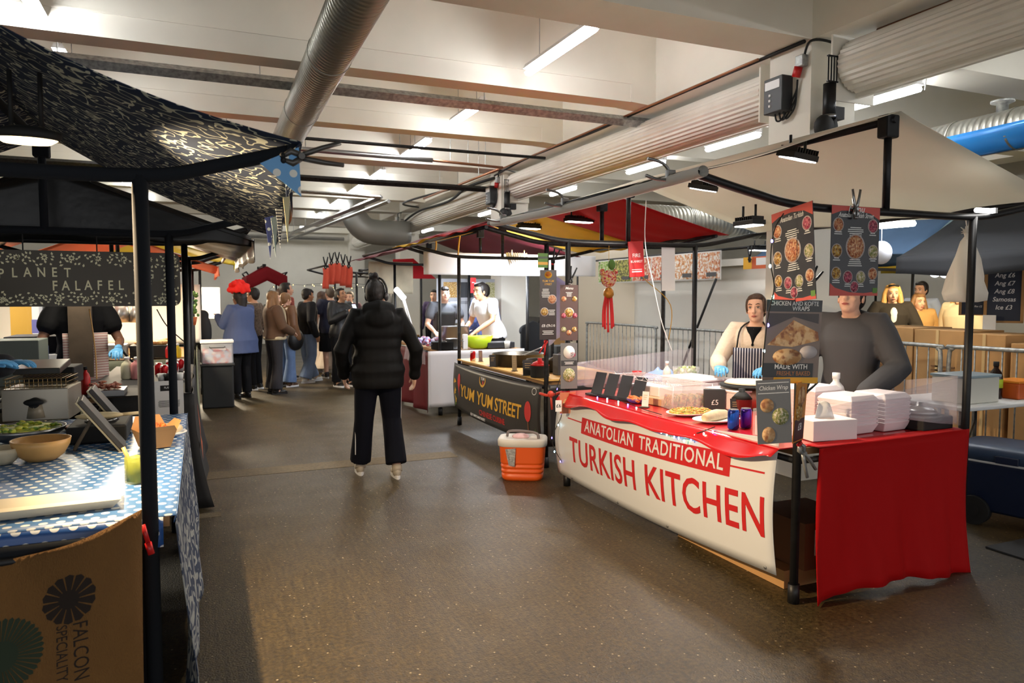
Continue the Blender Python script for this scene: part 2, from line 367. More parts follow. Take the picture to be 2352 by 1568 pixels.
# control boxes and motors on the pillars
for j, (lab, lab2) in enumerate((('black shutter control box on the near face of the big pillar', 'black shutter motor hanging at the side of the big pillar'),
                         ('black shutter control box on the second pillar', 'black shutter motor beside the second pillar'),
                         ('small black shutter control box on the third pillar', 'small black shutter motor beside the third pillar'))):
    y = 4.68 + j * 3 * BAY
    t = thing('control_box', lab, 'control box', (4.66, y + .2, 3.1), group='shutter control boxes')
    MB().box(4.58, 4.7, y + .2, y + .42, 3.16, 3.46).build('case', mat('dark_box', (48, 50, 52), .5), t, world=True, bevel=.008); case = sc.objects[-1] if False else _last[0]
    MB().box(4.575, 4.58, y + .23, y + .4, 3.36, 3.43).build('maker_plate', WHITE, case, world=True)
    mb = MB()
    for q in range(3): mb.bc((4.576, y + .34, 3.31 - q * .045), (.01, .02, .02))
    mb.build('push_buttons', PAPER, case, world=True)
    mb = MB(); mb.tube([(4.66, y + .1, 3.5), (4.66, y + .13, 3.42)], .035, 10); mb.build('plug', REDP, t, world=True)
    MB().bc((4.67, y + .08, 3.54), (.06, .09, .1)).build('socket', GALV, t, world=True, bevel=.01)
    mb = MB()
    for q in range(3): mb.tube(bez([(4.64, y + .24 + q * .05, 3.16), (4.65, y + .23 + q * .05, 3.1), (4.67, y + .2 + q * .04, 3.12), (4.68, y + .15, 3.2 + .05 * q), (4.67, y + .12, 3.4)], 4), .008, 5)
    mb.tube(bez([(4.67, y + .05, 3.58), (4.66, y - .02, 3.67), (4.8, y - .06, 3.68), (5.05, y - .06, 3.64), (5.15, y - .05, 3.6)], 5), .011, 6)
    mb.build('cable', RUB, t, world=True)
    m = thing('shutter_motor', lab2, 'motor', (4.93, y - .1, 2.9), group='shutter motors')
    MB().tube([(4.74, y - .16, 3.04), (4.74, y - .16, 3.14), (4.74, y - .16, 3.3)], .05, 14).build('motor_body', BLK, m, world=True)
    MB().tube([(4.74, y - .16, 3.02), (4.74, y - .16, 3.05)], .056, 14).build('collar', STEEL, m, world=True)
    mb = MB(); mb.ell((4.69, y - .16, 2.95), (.09, .07, .1), 12); mb.tube([(4.74, y - .16, 3.02), (4.78, y - .14, 2.97), (4.71, y - .16, 2.89)], .06, 10); mb.bc((4.86, y - .12, 3.08), (.1, .08, .1)); mb.build('gearbox', RUB, m, world=True)
    mb = MB()
    for q in range(4): mb.tube([(4.68 + q * .03, y - .2, 3.3), (4.68 + q * .03, y - .2, 3.5)], .006, 5)
    mb.box(4.67, 4.78, y - .21, y - .19, 3.3, 3.31); mb.box(4.67, 4.78, y - .21, y - .19, 3.5, 3.51); mb.build('bracket_cage', BLK, m, world=True)
# ---------------------------------------------------------------- ceiling services
def duct(name, label, pts, r, m, seams=0.0, flange=None, group=None, cat='duct'):
    pts = [V(p) for p in pts]; t = thing(name, label, cat, pts[0], 0, group)
    mb = MB(); mb.tube(pts, r, 28); mb.build('pipe', m, t, world=True)
    if seams:
        for a, b in zip(pts, pts[1:]):
            L = (b - a).length; n = int(L / seams)
            for q in range(1, n + 1):
                c = a.lerp(b, min(1, q * seams / L)); d = (b - a).normalized() * .012
                MB().tube([c - d, c + d], r * 1.03, 28).build('joint_ring', m, t, world=True)
    return t
def spiral_mat(name, col, axis=1):
    m, nt, b = base(name, col, .38, .75); tc = nt.nodes.new('ShaderNodeTexCoord'); wv = nt.nodes.new('ShaderNodeTexWave'); wv.bands_direction = 'XYZ'[axis]; wv.inputs['Scale'].default_value = 5; wv.inputs['Distortion'].default_value = .3
    nt.links.new(tc.outputs['Object'], wv.inputs[0]); bn = nt.nodes.new('ShaderNodeBump'); bn.inputs['Strength'].default_value = .5; bn.inputs['Distance'].default_value = .01
    nt.links.new(wv.outputs[1], bn.inputs['Height']); nt.links.new(bn.outputs[0], b.inputs['Normal'])
    r = nt.nodes.new('ShaderNodeMapRange'); r.inputs[3].default_value = .3; r.inputs[4].default_value = .5; nt.links.new(wv.outputs[1], r.inputs[0]); nt.links.new(r.outputs[0], b.inputs['Roughness']); return m
SPIRAL = spiral_mat('spiral_duct_metal', (150, 148, 138)); SPIRALX = spiral_mat('spiral_duct_metal_across', (150, 148, 138), 0)
duct('ventilation_duct', 'large spiral steel duct running under the ceiling above the aisle', [(.95, 2.2, 3.5), (1.07, 12.5, 3.52)], .175, SPIRAL, 1.9)
d0 = duct('ventilation_duct', 'short open ended duct with rusty rim hanging behind the polka dot pennant', [(.3, 13.2, 3.15), (1.45, 13.5, 3.12)], .27, SPIRALX)
MB().tube([(1.44, 13.5, 3.12), (1.47, 13.505, 3.12)], .28, 28).build('rim_ring', mat('rusty_steel', (150, 100, 72), .7, .3), d0, world=True)
duct('duct_elbow', 'grey duct elbow bending in front of the third pillar', bez([(3.35, 17.6, 3.9), (3.4, 17.5, 3.5), (3.62, 17.4, 3.18), (4.0, 17.4, 3.1), (4.7, 17.4, 3.1)], 4), .3, mat('elbow_metal', (150, 150, 146), .5, .5))
BLUEF = mat('blue_protective_film', (40, 140, 225), .25, .3)
d1 = duct('ventilation_duct', 'steel spiral duct with blue film along its underside beyond the cream canopy', [(7.0, 5.6, 3.12), (6.75, 1.0, 3.1)], .19, SPIRAL, .6)
mb = MB(); mb.surf(lambda u, v: (7.0 - .25 * u + .196 * cos(rad(175 + 85 * v)), 5.6 - 4.6 * u, 3.12 + .196 * sin(rad(175 + 85 * v))), 2, 10, .002); mb.build('blue_film', BLUEF, d1, world=True)
mb = MB(); mb.lathe([(.05, 0), (.05, .08), (.1, .1), (.1, .12)], (7.0, 4.6, 3.3), 14); mb.build('damper_collar', GALV, d1, world=True)
duct('ventilation_duct', 'steel duct crossing behind the red canopy of the noodle stall', [(5.0, 8.4, 2.62), (8.6, 8.3, 2.6)], .2, SPIRALX, 1.2)
def channel(pts, label, wd=.06, h=.045, m=GALV, name='steel_channel', cat='steel channel', group='steel channels under the ceiling', n=4):
    a, b = V(pts[0]), V(pts[-1]); mb = MB(); mb.tube(pts, wd, n, sq=(1, h / wd)); t = thing(name, label, cat, a, 0, group)
    mb.build('rail', m, t, world=True)
    for q in range(1, 4):
        c = a.lerp(b, q / 4); MB().tube([c + V((0, 0, -.02)), V((c.x, c.y, ZS if abs(c.y % 1) > 2 else ZS))], .005, 5).build('hanger_rod', GALV, t, world=True)
    return t
channel([(-4, 7.45, 3.63), (5.15, 7.45, 3.63)], 'galvanised channel running across under the second concrete rib', .07, .06)
channel([(-4, 9.75, 3.6), (4.7, 9.75, 3.6)], 'thin dark pipe running across under the third concrete rib', .022, .022, BLKW, n=8)
channel([(-4, 10.3, 3.62), (3.15, 10.3, 3.55)], 'long pale conduit across the ceiling ending near the copper bend', .035, .035, STEEL, n=8)
channel([(3.15, 10.3, 3.55), (4.25, 10.3, 3.52)], 'copper pipe extending from the pale conduit towards the right', .02, .02, BRASS, n=8)
channel([(4.25, 10.3, 3.52), (4.1, 14.0, 3.5)], 'copper pipe turning away towards the end wall', .02, .02, BRASS, n=8)
channel([(-3, 12.3, 3.5), (4.8, 12.1, 3.46)], 'dark cable tray running across the ceiling beyond the copper pipe', .07, .05, BLKW)
channel([(-3, 13.4, 3.5), (3.1, 13.4, 3.4)], 'ladder cable tray across the ceiling meeting the slanting rails', .06, .03, GALV)
channel([(3.1, 13.4, 3.4), (2.3, 24.5, 3.4)], 'long bright rail running away to the end wall', .05, .05, STEEL)
channel([(3.3, 13.6, 3.36), (2.62, 24.0, 3.36)], 'second bright rail running away beside the first', .04, .04, GALV)
channel([(-5, 24.9, 3.5), (4.5, 24.9, 3.5)], 'steel rail across the foot of the ceiling at the end wall', .08, .06, STEEL)
def cable(pts, r, m, label, cat='cable', name='electric_cable', group=None, n=6):
    return solo(name, MB().tube(bez(pts, n), r, 6), m, label, cat, group)
cable([(4.64, 4.7, 3.68), (4.66, 6.9, 3.69), (4.64, 8.2, 3.66), (4.66, 10.2, 3.69), (4.64, 11.6, 3.62)], .016, RUB, 'black cable clipped along the bottom of the long beam')
cable([(4.6, 5.2, 3.675), (4.61, 9, 3.675), (4.6, 11.6, 3.67)], .012, BRASS, 'pale cable running beside the black one along the long beam')
cable([(4.68, 11.7, 3.6), (4.5, 12.6, 3.55), (4.68, 14.2, 3.5), (4.66, 16.5, 3.52), (4.6, 18, 3.3)], .025, RUB, 'thick black cable looping along the beam beyond the second pillar')
cable([(4.2, 12.2, 3.5), (4.4, 13.2, 3.6), (3.9, 14.8, 3.5), (4.5, 15.8, 3.55)], .02, RUB, 'black cable looping between the trays near the copper pipe')
cable([(5.0, 4.3, 3.69), (5.02, 2.6, 3.69), (5.0, .5, 3.69)], .014, BRASS, 'thin conduit on the beam soffit above the nearest rolled shutter')
def tube_light(a, b, label, hang=True, group='ceiling tube lights', n=6):
    a, b = V(a), V(b); t = thing('ceiling_light', label, 'light', a.lerp(b, .5) + V((0, 0, .03)), 0, group)
    d = (b - a).normalized()
    w_ = V((.055, 0, 0)) if abs(d.y) > abs(d.x) else V((0, .055, 0)); MB().add([a + w_ + V((0, 0, .005)), a - w_ + V((0, 0, .005)), b - w_ + V((0, 0, .005)), b + w_ + V((0, 0, .005)), a + w_ * .6 + V((0, 0, .05)), a - w_ * .6 + V((0, 0, .05)), b - w_ * .6 + V((0, 0, .05)), b + w_ * .6 + V((0, 0, .05))], [(0, 1, 2, 3), (4, 5, 6, 7), (0, 1, 5, 4), (1, 2, 6, 5), (2, 3, 7, 6), (3, 0, 4, 7)], False).build('housing', WHITE, t, world=True)
    mb = MB(); mb.tube([a + d * .01 - V((0, 0, .03)), b - d * .01 - V((0, 0, .03))], .044, n, sq=(1, .7)); mb.build('diffuser', TUBE, t, world=True)
    if hang:
        for q in (.2, .8):
            c = a.lerp(b, q); MB().tube([c + V((0, 0, .04)), (c.x, c.y, ZS)], .004, 4).build('suspension_wire', GALV, t, world=True)
    MB().tube(bez([a - d * .02 + V((0, 0, .02)), a - d * .06 + V((0, 0, .06)), a - d * .05 + V((0, 0, -.06))], 3), .006, 5).build('flex', WHITE, t, world=True)
    return t
rowR = [((1350, 52), (1183, 157)), ((1097, 230), (1040, 280)), ((985, 318), (955, 335)), ((950, 342), (922, 358)), ((872, 390), (858, 401)), ((825, 425), (797, 443)), ((780, 458), (760, 472)), ((728, 489), (718, 496))]
labs = ['nearest long white tube light hanging left of the big pillar', 'second tube light below the galvanised channel', 'third tube light just above the pale conduit', 'fourth tube light crossing under the pale conduit',
        'small tube light behind the dark cable tray', 'tube light beyond the cable tray above the open duct', 'far tube light above the duct end', 'farthest small tube light before the end wall']
for (p, q), lb in zip(rowR, labs):
    a, b = P(*p, Z=3.8), P(*q, Z=3.8); b = V((3.02, b.y, 3.8)); a = V((3.02, a.y, 3.8))
    if (a - b).length < .9: b = a + (b - a).normalized() * .9
    tube_light(a, b, lb)
for y0, lb in ((6.15, 'tube light half cut by the top edge at the upper left'), (7.75, 'bright tube light behind the edge of the patterned canopy'), (9.9, 'tube light over the far left stalls'), (12.2, 'tube light high over the left back stalls'), (15.5, 'tube light near the left end of the hall'), (18.0, 'unseen tube light added in the far left of the hall'), (20.6, 'unseen tube light added further down the far left of the hall'), (23.2, 'unseen tube light added last at the left by the end wall')):  # the three farthest are unseen, added to brighten the far hall
    tube_light((-1.12, y0, 3.8), (-1.12, y0 + 1.0, 3.8), lb)
tube_light((3.02, 23.0, 3.8), (3.02, 24.2, 3.8), 'tube light added after the right row by the end wall')  # extra tube added to lift the dark end wall
for y0, lb in ((8.6, 'unseen tube light added far left above the far counters'), (13.5, 'unseen tube light added far left, middle'), (19.0, 'unseen tube light added far left, farthest')): tube_light((-4.6, y0, 3.8), (-4.6, y0 + 1.2, 3.8), lb)  # unseen extra row, added to even out the light further back
for y0, lb in ((5.0, 'slanting tube light right of the big pillar below the shutter'), (7.2, 'tube light left of the big pillar below the long shutter'), (9.2, 'small tube light above the clamp on the cream canopy'), (3.0, 'tube light at the far right edge under the shutter'), (12, 'tube light beyond the second pillar'), (16, 'added tube light beyond the third pillar'), (21, 'added tube light at the far right end of the hall')):  # the two farthest tubes are added for more light in the distance
    tube_light((6.4, y0, 3.6), (6.4, y0 + 1.0, 3.6), lb, group='tube lights right of the pillars')
tube_light((9.6, 3.5, 3.6), (9.6, 4.6, 3.6), 'tube light over the right back stalls'); tube_light((9.6, 8.5, 3.6), (9.6, 9.6, 3.6), 'added tube light over the far right back stalls')  # the farther tube is an addition for brightness
tube_light(P(2020, 512, X=6.2), P(2100, 505, X=6.2), 'tube light glimpsed below the cream canopy rail', hang=False, group='tube lights right of the pillars')
# ---------------------------------------------------------------- people
SKIN = mat('skin_light', (224, 178, 152), .55, bump=.15, bs=60); SKINT = mat('skin_tan', (196, 146, 112), .55, bump=.15, bs=60); SKIND = mat('skin_brown', (120, 82, 62), .55, bump=.15, bs=60)
EYEW = mat('eye_white', (205, 192, 185), .4); EYED = mat('eye_dark', (40, 28, 22), .2); LIP = mat('lips', (176, 96, 88), .5); NITR = mat('blue_nitrile', (92, 168, 222), .5)
def hairm(name, col): return mat(name, col, .55, var=.25, vs=14, bump=.7, bs=50, stretch=(1, 1, .18))
HDK = hairm('dark_hair', (26, 20, 17)); HBR = hairm('brown_hair', (70, 48, 34)); HBL = hairm('blonde_hair', (206, 160, 92)); HLB = hairm('light_brown_hair', (136, 98, 60)); HGR = hairm('grey_brown_hair', (96, 84, 72))
def hand(mb, w, d, up, s=1.0, curl=.4, right=True, fr=.0085):
    """palm, four jointed fingers and a thumb; w wrist, d pointing direction, up = back of the hand"""
    w, d = V(w), V(d).normalized(); up = V(up); up = (up - d * up.dot(d)).normalized(); sd = d.cross(up) * (1 if right else -1)
    M = Matrix((sd, d, up)).transposed().to_4x4()
    mb.ell(w + d * .045 * s, (.04 * s, .052 * s, .017 * s), 12, M); mb.ell(w + d * .01 * s, (.029 * s, .03 * s, .021 * s), 10, M)
    for k, (o, L) in enumerate(((-.031, .068), (-.0105, .078), (.0105, .074), (.031, .058))):
        p = w + (d * .082 + sd * o) * s; pts = [p - d * .02 * s, p]; dd = d.copy()
        for q in range(3):
            c = curl * (.55 + .3 * q + .07 * k); dd = (dd * cos(c) - up * sin(c)).normalized(); up2 = up; p = p + dd * L * s * (.42, .33, .25)[q]; pts.append(p); up = (up * cos(c) + d * 0 + dd * 0 + up * 0).normalized() if False else up2
        mb.tube(pts, [fr * s * 1.08, fr * s * 1.05, fr * s, fr * s * .95, fr * s * .8], 8, round_=True)
    p = w + (d * .022 - sd * .03) * s
    mb.tube([p, p + (d * .028 - sd * .02 - up * .008) * s, p + (d * .055 - sd * .026 - up * .018) * s, p + (d * .074 - sd * .022 - up * .028) * s], [.013 * s, .0125 * s, .0105 * s, .009 * s], 8, round_=True)
def person(label, x, y, rz, h=1.7, skin=SKIN, hair=('short', HDK), top=None, bot=None, shoe=None, pose=None, lean=0, head=(0, 0, 0), vox=.009, gloves=None, group=None, wide=1.0, hz=0, z0=0):
    s = h / 1.7; pose = pose or {}
    t = thing('person', label, 'person', (x, y, z0), rad(rz), group); t.scale = (s, s, s); MW[t.name] = MW[t.name] @ Matrix.Scale(s, 4)
    la = rad(lean)
    def L(p):
        p = V(p); k = min(1, max(0, (p.z - .9) / .2)); return V((p.x, p.y * cos(la * k) + (p.z - .93) * sin(la * k), .93 + (p.z - .93) * cos(la * k) - p.y * sin(la * k))) if k > 0 else p
    W = .175 * wide
    j = dict(LS=L((-W, -.01, 1.395)), RS=L((W, -.01, 1.395)), LE=(-.245 * wide, -.03, 1.12), RE=(.245 * wide, -.03, 1.12), LW=(-.25, .06, .88), RW=(.25, .06, .88),
             LH=(-.09, 0, .92), RH=(.09, 0, .92), LK=(-.1, .015, .5), RK=(.1, .015, .5), LA=(-.105, -.02, .09), RA=(.105, -.02, .09))
    for k, v in pose.items():
        if k in j: j[k] = v
    j = {k: V(v) for k, v in j.items()}
    TR = [(.84, .15, .105, -.01), (.92, .165, .115, -.01), (1.0, .155, .11, 0), (1.1, .135, .098, .005), (1.2, .145, .105, .005), (1.3, .165, .112, 0), (1.38, .16, .095, -.01), (1.43, .11, .075, -.015), (1.46, .062, .06, -.012)]
    def torso(mb, a, b, dr, hemr=0, q=0):
        rows = [r for r in TR if a <= r[0] <= b]
        def lerp(z):
            for r0, r1 in zip(TR, TR[1:]):
                if r0[0] <= z <= r1[0]: k = (z - r0[0]) / (r1[0] - r0[0]); return [r0[i] * (1 - k) + r1[i] * k for i in range(4)]
            r = list(TR[0] if z < TR[0][0] else TR[-1]); r[0] = z; return r
        N = 22; rows = [lerp(a + (b - a) * i / N) for i in range(N + 1)]; n = 24; vs = []
        for i, (z, rx, ry, cy_) in enumerate(rows):
            f = 1 - i / N; e = dr + hemr * f + (q * abs(sin((z - a) * pi / .105)) if q else 0)
            if z > 1.4: e *= max(.35, 1 - (z - 1.4) * 9)
            for k in range(n):
                g = 2 * pi * k / n; vs.append(L((copysign_pow(cos(g), .85) * (rx * wide + e), copysign_pow(sin(g), .85) * (ry * wide + e) + cy_, z)))
        o = len(mb.v); mb.add(vs, [(i * n + k, i * n + (k + 1) % n, (i + 1) * n + (k + 1) % n, (i + 1) * n + k) for i in range(N) for k in range(n)], True)
        mb.add([], []); mb.f += [[o + k for k in range(n)], [o + N * n + k for k in range(n)]]; mb.m += [0, 0]; mb.s += [True, True]
    # body: one continuous surface
    hc = L((0, .015, 1.575)); HR = (Matrix.Rotation(rad(head[0]), 4, 'Z') @ Matrix.Rotation(rad(-head[1] - lean), 4, 'X') @ Matrix.Rotation(rad(head[2]), 4, 'Y'))
    HM = Matrix.Translation(hc) @ HR; H = lambda p: HM @ V(p)
    mb = MB(); torso(mb, .86, 1.46, 0)
    mb.tube([L((0, -.012, 1.38)), L((0, -.012, 1.44)), H((0, -.015, -.08)), H((0, -.01, -.02))], [.07, .057, .054, .055], 14)
    for sx in 'LR':
        S, E, Wr = j[sx + 'S'], j[sx + 'E'], j[sx + 'W']
        mb.tube([S.lerp(L((0, 0, 1.38)), .35), S, S.lerp(E, .5), E, E.lerp(Wr, .35), Wr], [.05, .052, .044, .038, .037, .025], 12, round_=True)
        up = pose.get(sx + 'U', (-.9 if sx == 'L' else .9, 0, .2) if abs((Wr - E).normalized().z) > .6 else (0, 0, 1))
        hd = pose.get(sx + 'D', tuple((Wr - E).normalized()))
        if not gloves: hand(mb, Wr, hd, up, 1, pose.get('curl', .4), (sx == 'R') == pose.get('flip', True))
        Hh, K, A = j[sx + 'H'], j[sx + 'K'], j[sx + 'A']
        mb.tube([Hh, Hh.lerp(K, .4), K, K.lerp(A, .35), A], [.088, .075, .054, .05, .036], 14, round_=True)
        mb.tube([A + V((0, -.02, -.02)), A + V((0, .12, -.06))], [.035, .03], 8, round_=True)
    R3 = HR
    mb.ell(H((0, -.01, .022)), (.074, .096, .098), 18, R3); mb.ell(H((0, .02, -.035)), (.061, .07, .082), 16, R3); mb.ell(H((0, .05, -.093)), (.03, .032, .022), 10, R3)
    mb.tube([H((0, .082, .012)), H((0, .098, -.018)), H((0, .108, -.034)), H((0, .09, -.042))], [.009, .0115, .0155, .014], 8, round_=True)
    mb.ell(H((0, .083, -.068)), (.023, .013, .0095), 10, R3)
    for q in (-1, 1):
        mb.ell(H((q * .076, -.008, -.012)), (.009, .02, .031), 8, R3); mb.ell(H((q * .036, .062, -.03)), (.022, .02, .02), 8, R3); mb.ell(H((q * .032, .074, .026)), (.026, .014, .008), 8, R3)
    body = mb.build('body', skin, t, rm=vox, smooth_it=1)
    eb = MB()
    for q in (-1, 1):
        eb.mi = 0; eb.ell(H((q * .031, .0748, .002)), (.013, .0115, .0085), 10, R3); eb.mi = 1; eb.ell(H((q * .031, .0838, .002)), (.006, .0035, .006), 8, R3); eb.tube([H((q * .018, .0825, .007)), H((q * .031, .0865, .0115)), H((q * .045, .079, .006))], .0018, 5)
    eb.build('eyes', [EYEW, EYED], body)
    mb = MB()
    for q in (-1, 1): mb.tube([H((q * .014, .093, .026)), H((q * .033, .09, .033)), H((q * .05, .076, .026))], [.003, .0042, .0025], 6)
    mb.build('eyebrows', hair[1], body)
    mb = MB(); mb.tube([H((-.022, .0885, -.069)), H((-.008, .0975, -.066)), H((.008, .0975, -.066)), H((.022, .0885, -.069))], [.002, .0045, .0045, .002], 6); mb.tube([H((-.018, .09, -.071)), H((0, .0965, -.0745)), H((.018, .09, -.071))], [.002, .005, .002], 6)
    mb.build('lips', LIP, body)
    # hair
    kind = hair[0]; mb = MB()
    if kind in ('short', 'long', 'bun', 'tied', 'afro', 'fringe'):
        for q, (c, r) in enumerate((((0, -.03, .036), (.082, .1, .098)), ((0, -.055, .0), (.078, .062, .085)), ((0, .02, .09) if kind != 'tied' else (0, -.002, .085), (.064, .062, .034) if kind != 'tied' else (.07, .078, .04)))):
            mb.ell(H(c), r, 18, R3)
        for q in (-1, 1): mb.ell(H((q * .066, -.012, .02)), (.016, .045, .055), 10, R3)
    if kind == 'fringe': mb.ell(H((0, .07, .065)), (.062, .032, .03), 12, R3)
    if kind == 'long':
        for q in (-1, 1): mb.tube([H((q * .058, .0, .085)), H((q * .088, -.01, .0)), H((q * .1, .0, -.1)), H((q * .105, .03, -.2)), H((q * .09, .04, -.3 - hz))], [.03, .032, .036, .036, .014], 12, round_=True)
        mb.tube([H((0, -.06, .05)), H((0, -.09, -.05)), H((0, -.11, -.18)), H((0, -.105, -.3 - hz))], [.07, .078, .085, .04], 14, sq=(1, .5), round_=True)
        for q in range(14):
            a = rad(-170 + 160 * q / 13 + 80); rr = .085; px, py = rr * sin(a + pi), -.03 - .07 * abs(cos(a)); mb.tube(bez([H((px * .8, py, .04)), H((px, py, -.08)), H((px * 1.15 + rnd.uniform(-.01, .01), py + .01, -.2)), H((px * 1.1, py, -.33 - hz + rnd.uniform(-.03, .03)))], 3), [.014] * 9 + [.005], 6)
    if kind == 'tied':
        for q in (-1, 1): mb.ell(H((q * .07, .008, .025)), (.013, .045, .062), 10, R3)
        mb.tube([H((0, -.1, .0)), H((.0, -.125, -.05)), H((.02, -.12, -.13))], [.03, .028, .012], 10, round_=True)
    if kind == 'bun': mb.ell(H((-.01, -.03, .15)), (.045, .043, .04), 12, R3); mb.ell(H((.012, -.05, .17)), .026, 8); mb.ell(H((-.04, -.02, .17)), .022, 8); mb.tube([H((-.03, 0, .17)), H((-.06, .01, .19))], [.008, .002], 5)
    if kind == 'afro': mb.ell(H((0, -.03, .03)), (.1, .11, .11), 16, R3); mb.tube([H((0, -.06, 0)), H((0, -.07, -.14))], [.09, .07], 12, round_=True)
    if mb.v: mb.build('hair', hair[1], t, rm=max(.007, vox * .8), smooth_it=1)
    # clothes
    top = dict(top or {}); tm = top.get('mat'); pf = top.get('puff', .012); hem = top.get('hem', .9); q = top.get('quilt', 0)
    mb = MB(); torso(mb, hem, top.get('neck', 1.45), pf, top.get('flare', 0), q)
    sl = top.get('sleeve', 1)
    for sx in 'LR':
        S, E, Wr = j[sx + 'S'], j[sx + 'E'], j[sx + 'W']; C = S.lerp(L((0, 0, 1.36)), .4)
        path = [C, S, S.lerp(E, .25), S.lerp(E, .5), S.lerp(E, .75), E] + ([E.lerp(Wr, .25), E.lerp(Wr, .5), E.lerp(Wr, .75), E.lerp(Wr, .95)] if sl >= 1 else []); rr = [.06, .058, .054, .05, .046, .043, .042, .038, .035, .032]
        if sl < 1: path = path[:4]; 
        k2 = top.get('sw', pf); R_ = [rr[i] + k2 + (q * (i % 2) * .8) for i in range(len(path))]
        if q: path2 = []; R2 = []; 
        mb.tube(path, R_, 14, round_=True)
    if top.get('hood'): mb.tube([L((-.1, .03, 1.44)), L((-.09, -.09, 1.45)), L((0, -.125, 1.46)), L((.09, -.09, 1.45)), L((.1, .03, 1.44))], [.045, .06, .075, .06, .045], 12, round_=True); mb.ell(L((0, -.13, 1.38)), (.13, .07, .1), 14)
    if top.get('collar'): mb.tube([L((-.07, .05, 1.43)), L((-.085, -.03, 1.455)), L((0, -.085, 1.47)), L((.085, -.03, 1.455)), L((.07, .05, 1.43))], [.02, .026, .028, .026, .02], 8, round_=True)
    tob = mb.build(top.get('name', 'jumper'), tm, t, rm=max(.01, vox), smooth_it=3)
    if bot:
        mb = MB(); bl = bot.get('len', 1); fl = bot.get('flare', 0); p_ = bot.get('puff', .012)
        mb.ell((0, -.01, .91), (.168 * wide, .128, .11), 16)
        for sx in 'LR':
            Hh, K, A = j[sx + 'H'], j[sx + 'K'], j[sx + 'A'] + V((0, 0, .0)); F_ = K.lerp(A, bl) if bl <= 1 else A
            if bl < .6: pth, rr = [Hh, Hh.lerp(K, .4), K], [.09 + p_, .084 + p_ * 1.5, .075 + p_ * 1.6]
            else: pth, rr = [Hh, Hh.lerp(K, .4), K, K.lerp(A, .4), K.lerp(A, .85 * bl), K.lerp(A, bl)], [.09 + p_, .08 + p_, .062 + p_, .056 + p_ + fl * .4, .05 + p_ + fl, .05 + p_ + fl]
            mb.tube(pth, rr, 14)
        mb.build(bot.get('name', 'trousers'), bot['mat'], t, rm=.01, smooth_it=3)
    if shoe:
        for sx in 'LR':
            A = j[sx + 'A']; K = j[sx + 'K']; zz = A.z - .09; mb = MB()
            tip = pose.get(sx + 'F', 0); M = Matrix.Translation(A + V((0, 0, -.09))) @ Matrix.Rotation(rad(tip), 4, 'X')
            n = 16
            def ring(z, e):
                out = []
                for k in range(n):
                    g = 2 * pi * k / n; yy = .055 + .135 * cos(g); out.append(M @ V(((.036 + .012 * cos(g)) * copysign_pow(sin(g), .8) * (1 + e * 2), yy * (1 + e) - .0, z)))
                return out
            mb.mi = 1; vs = ring(0, .02) + ring(.03, .02); o = len(mb.v); mb.add(vs, [(k, (k + 1) % n, n + (k + 1) % n, n + k) for k in range(n)] + [list(range(n)), list(range(n, 2 * n))], False)
            mb.mi = 0; mb.ell(M @ V((0, .1, .042)), (.043, .085, .033), 12, M.to_3x3().to_4x4()); mb.ell(M @ V((0, -.005, .055)), (.04, .065, .05), 12, M.to_3x3().to_4x4()); mb.tube([M @ V((0, -.02, .06)), A + V((0, 0, .02))], [.045, .042], 12)
            mb.build('shoe', [shoe, shoe if pose.get('dark_sole') else WHITE], t)
    if gloves:
        for sx in 'LR':
            E, Wr = j[sx + 'E'], j[sx + 'W']; mb = MB(); up = pose.get(sx + 'U', (0, 0, 1)); d = pose.get(sx + 'D', tuple((Wr - E).normalized()))
            hand(mb, Wr, d, up, 1.06, pose.get('curl', .4), sx == 'R'); mb.tube([Wr - V(d).normalized() * .05, Wr + V(d).normalized() * .02], [.032, .031], 12)
            mb.build('glove', gloves, t, rm=.004, smooth_it=1)
    t['_'] = 0; del t['_']
    return t, j, L, H, R3
def copysign_pow(v, p): return math.copysign(abs(v) ** p, v)
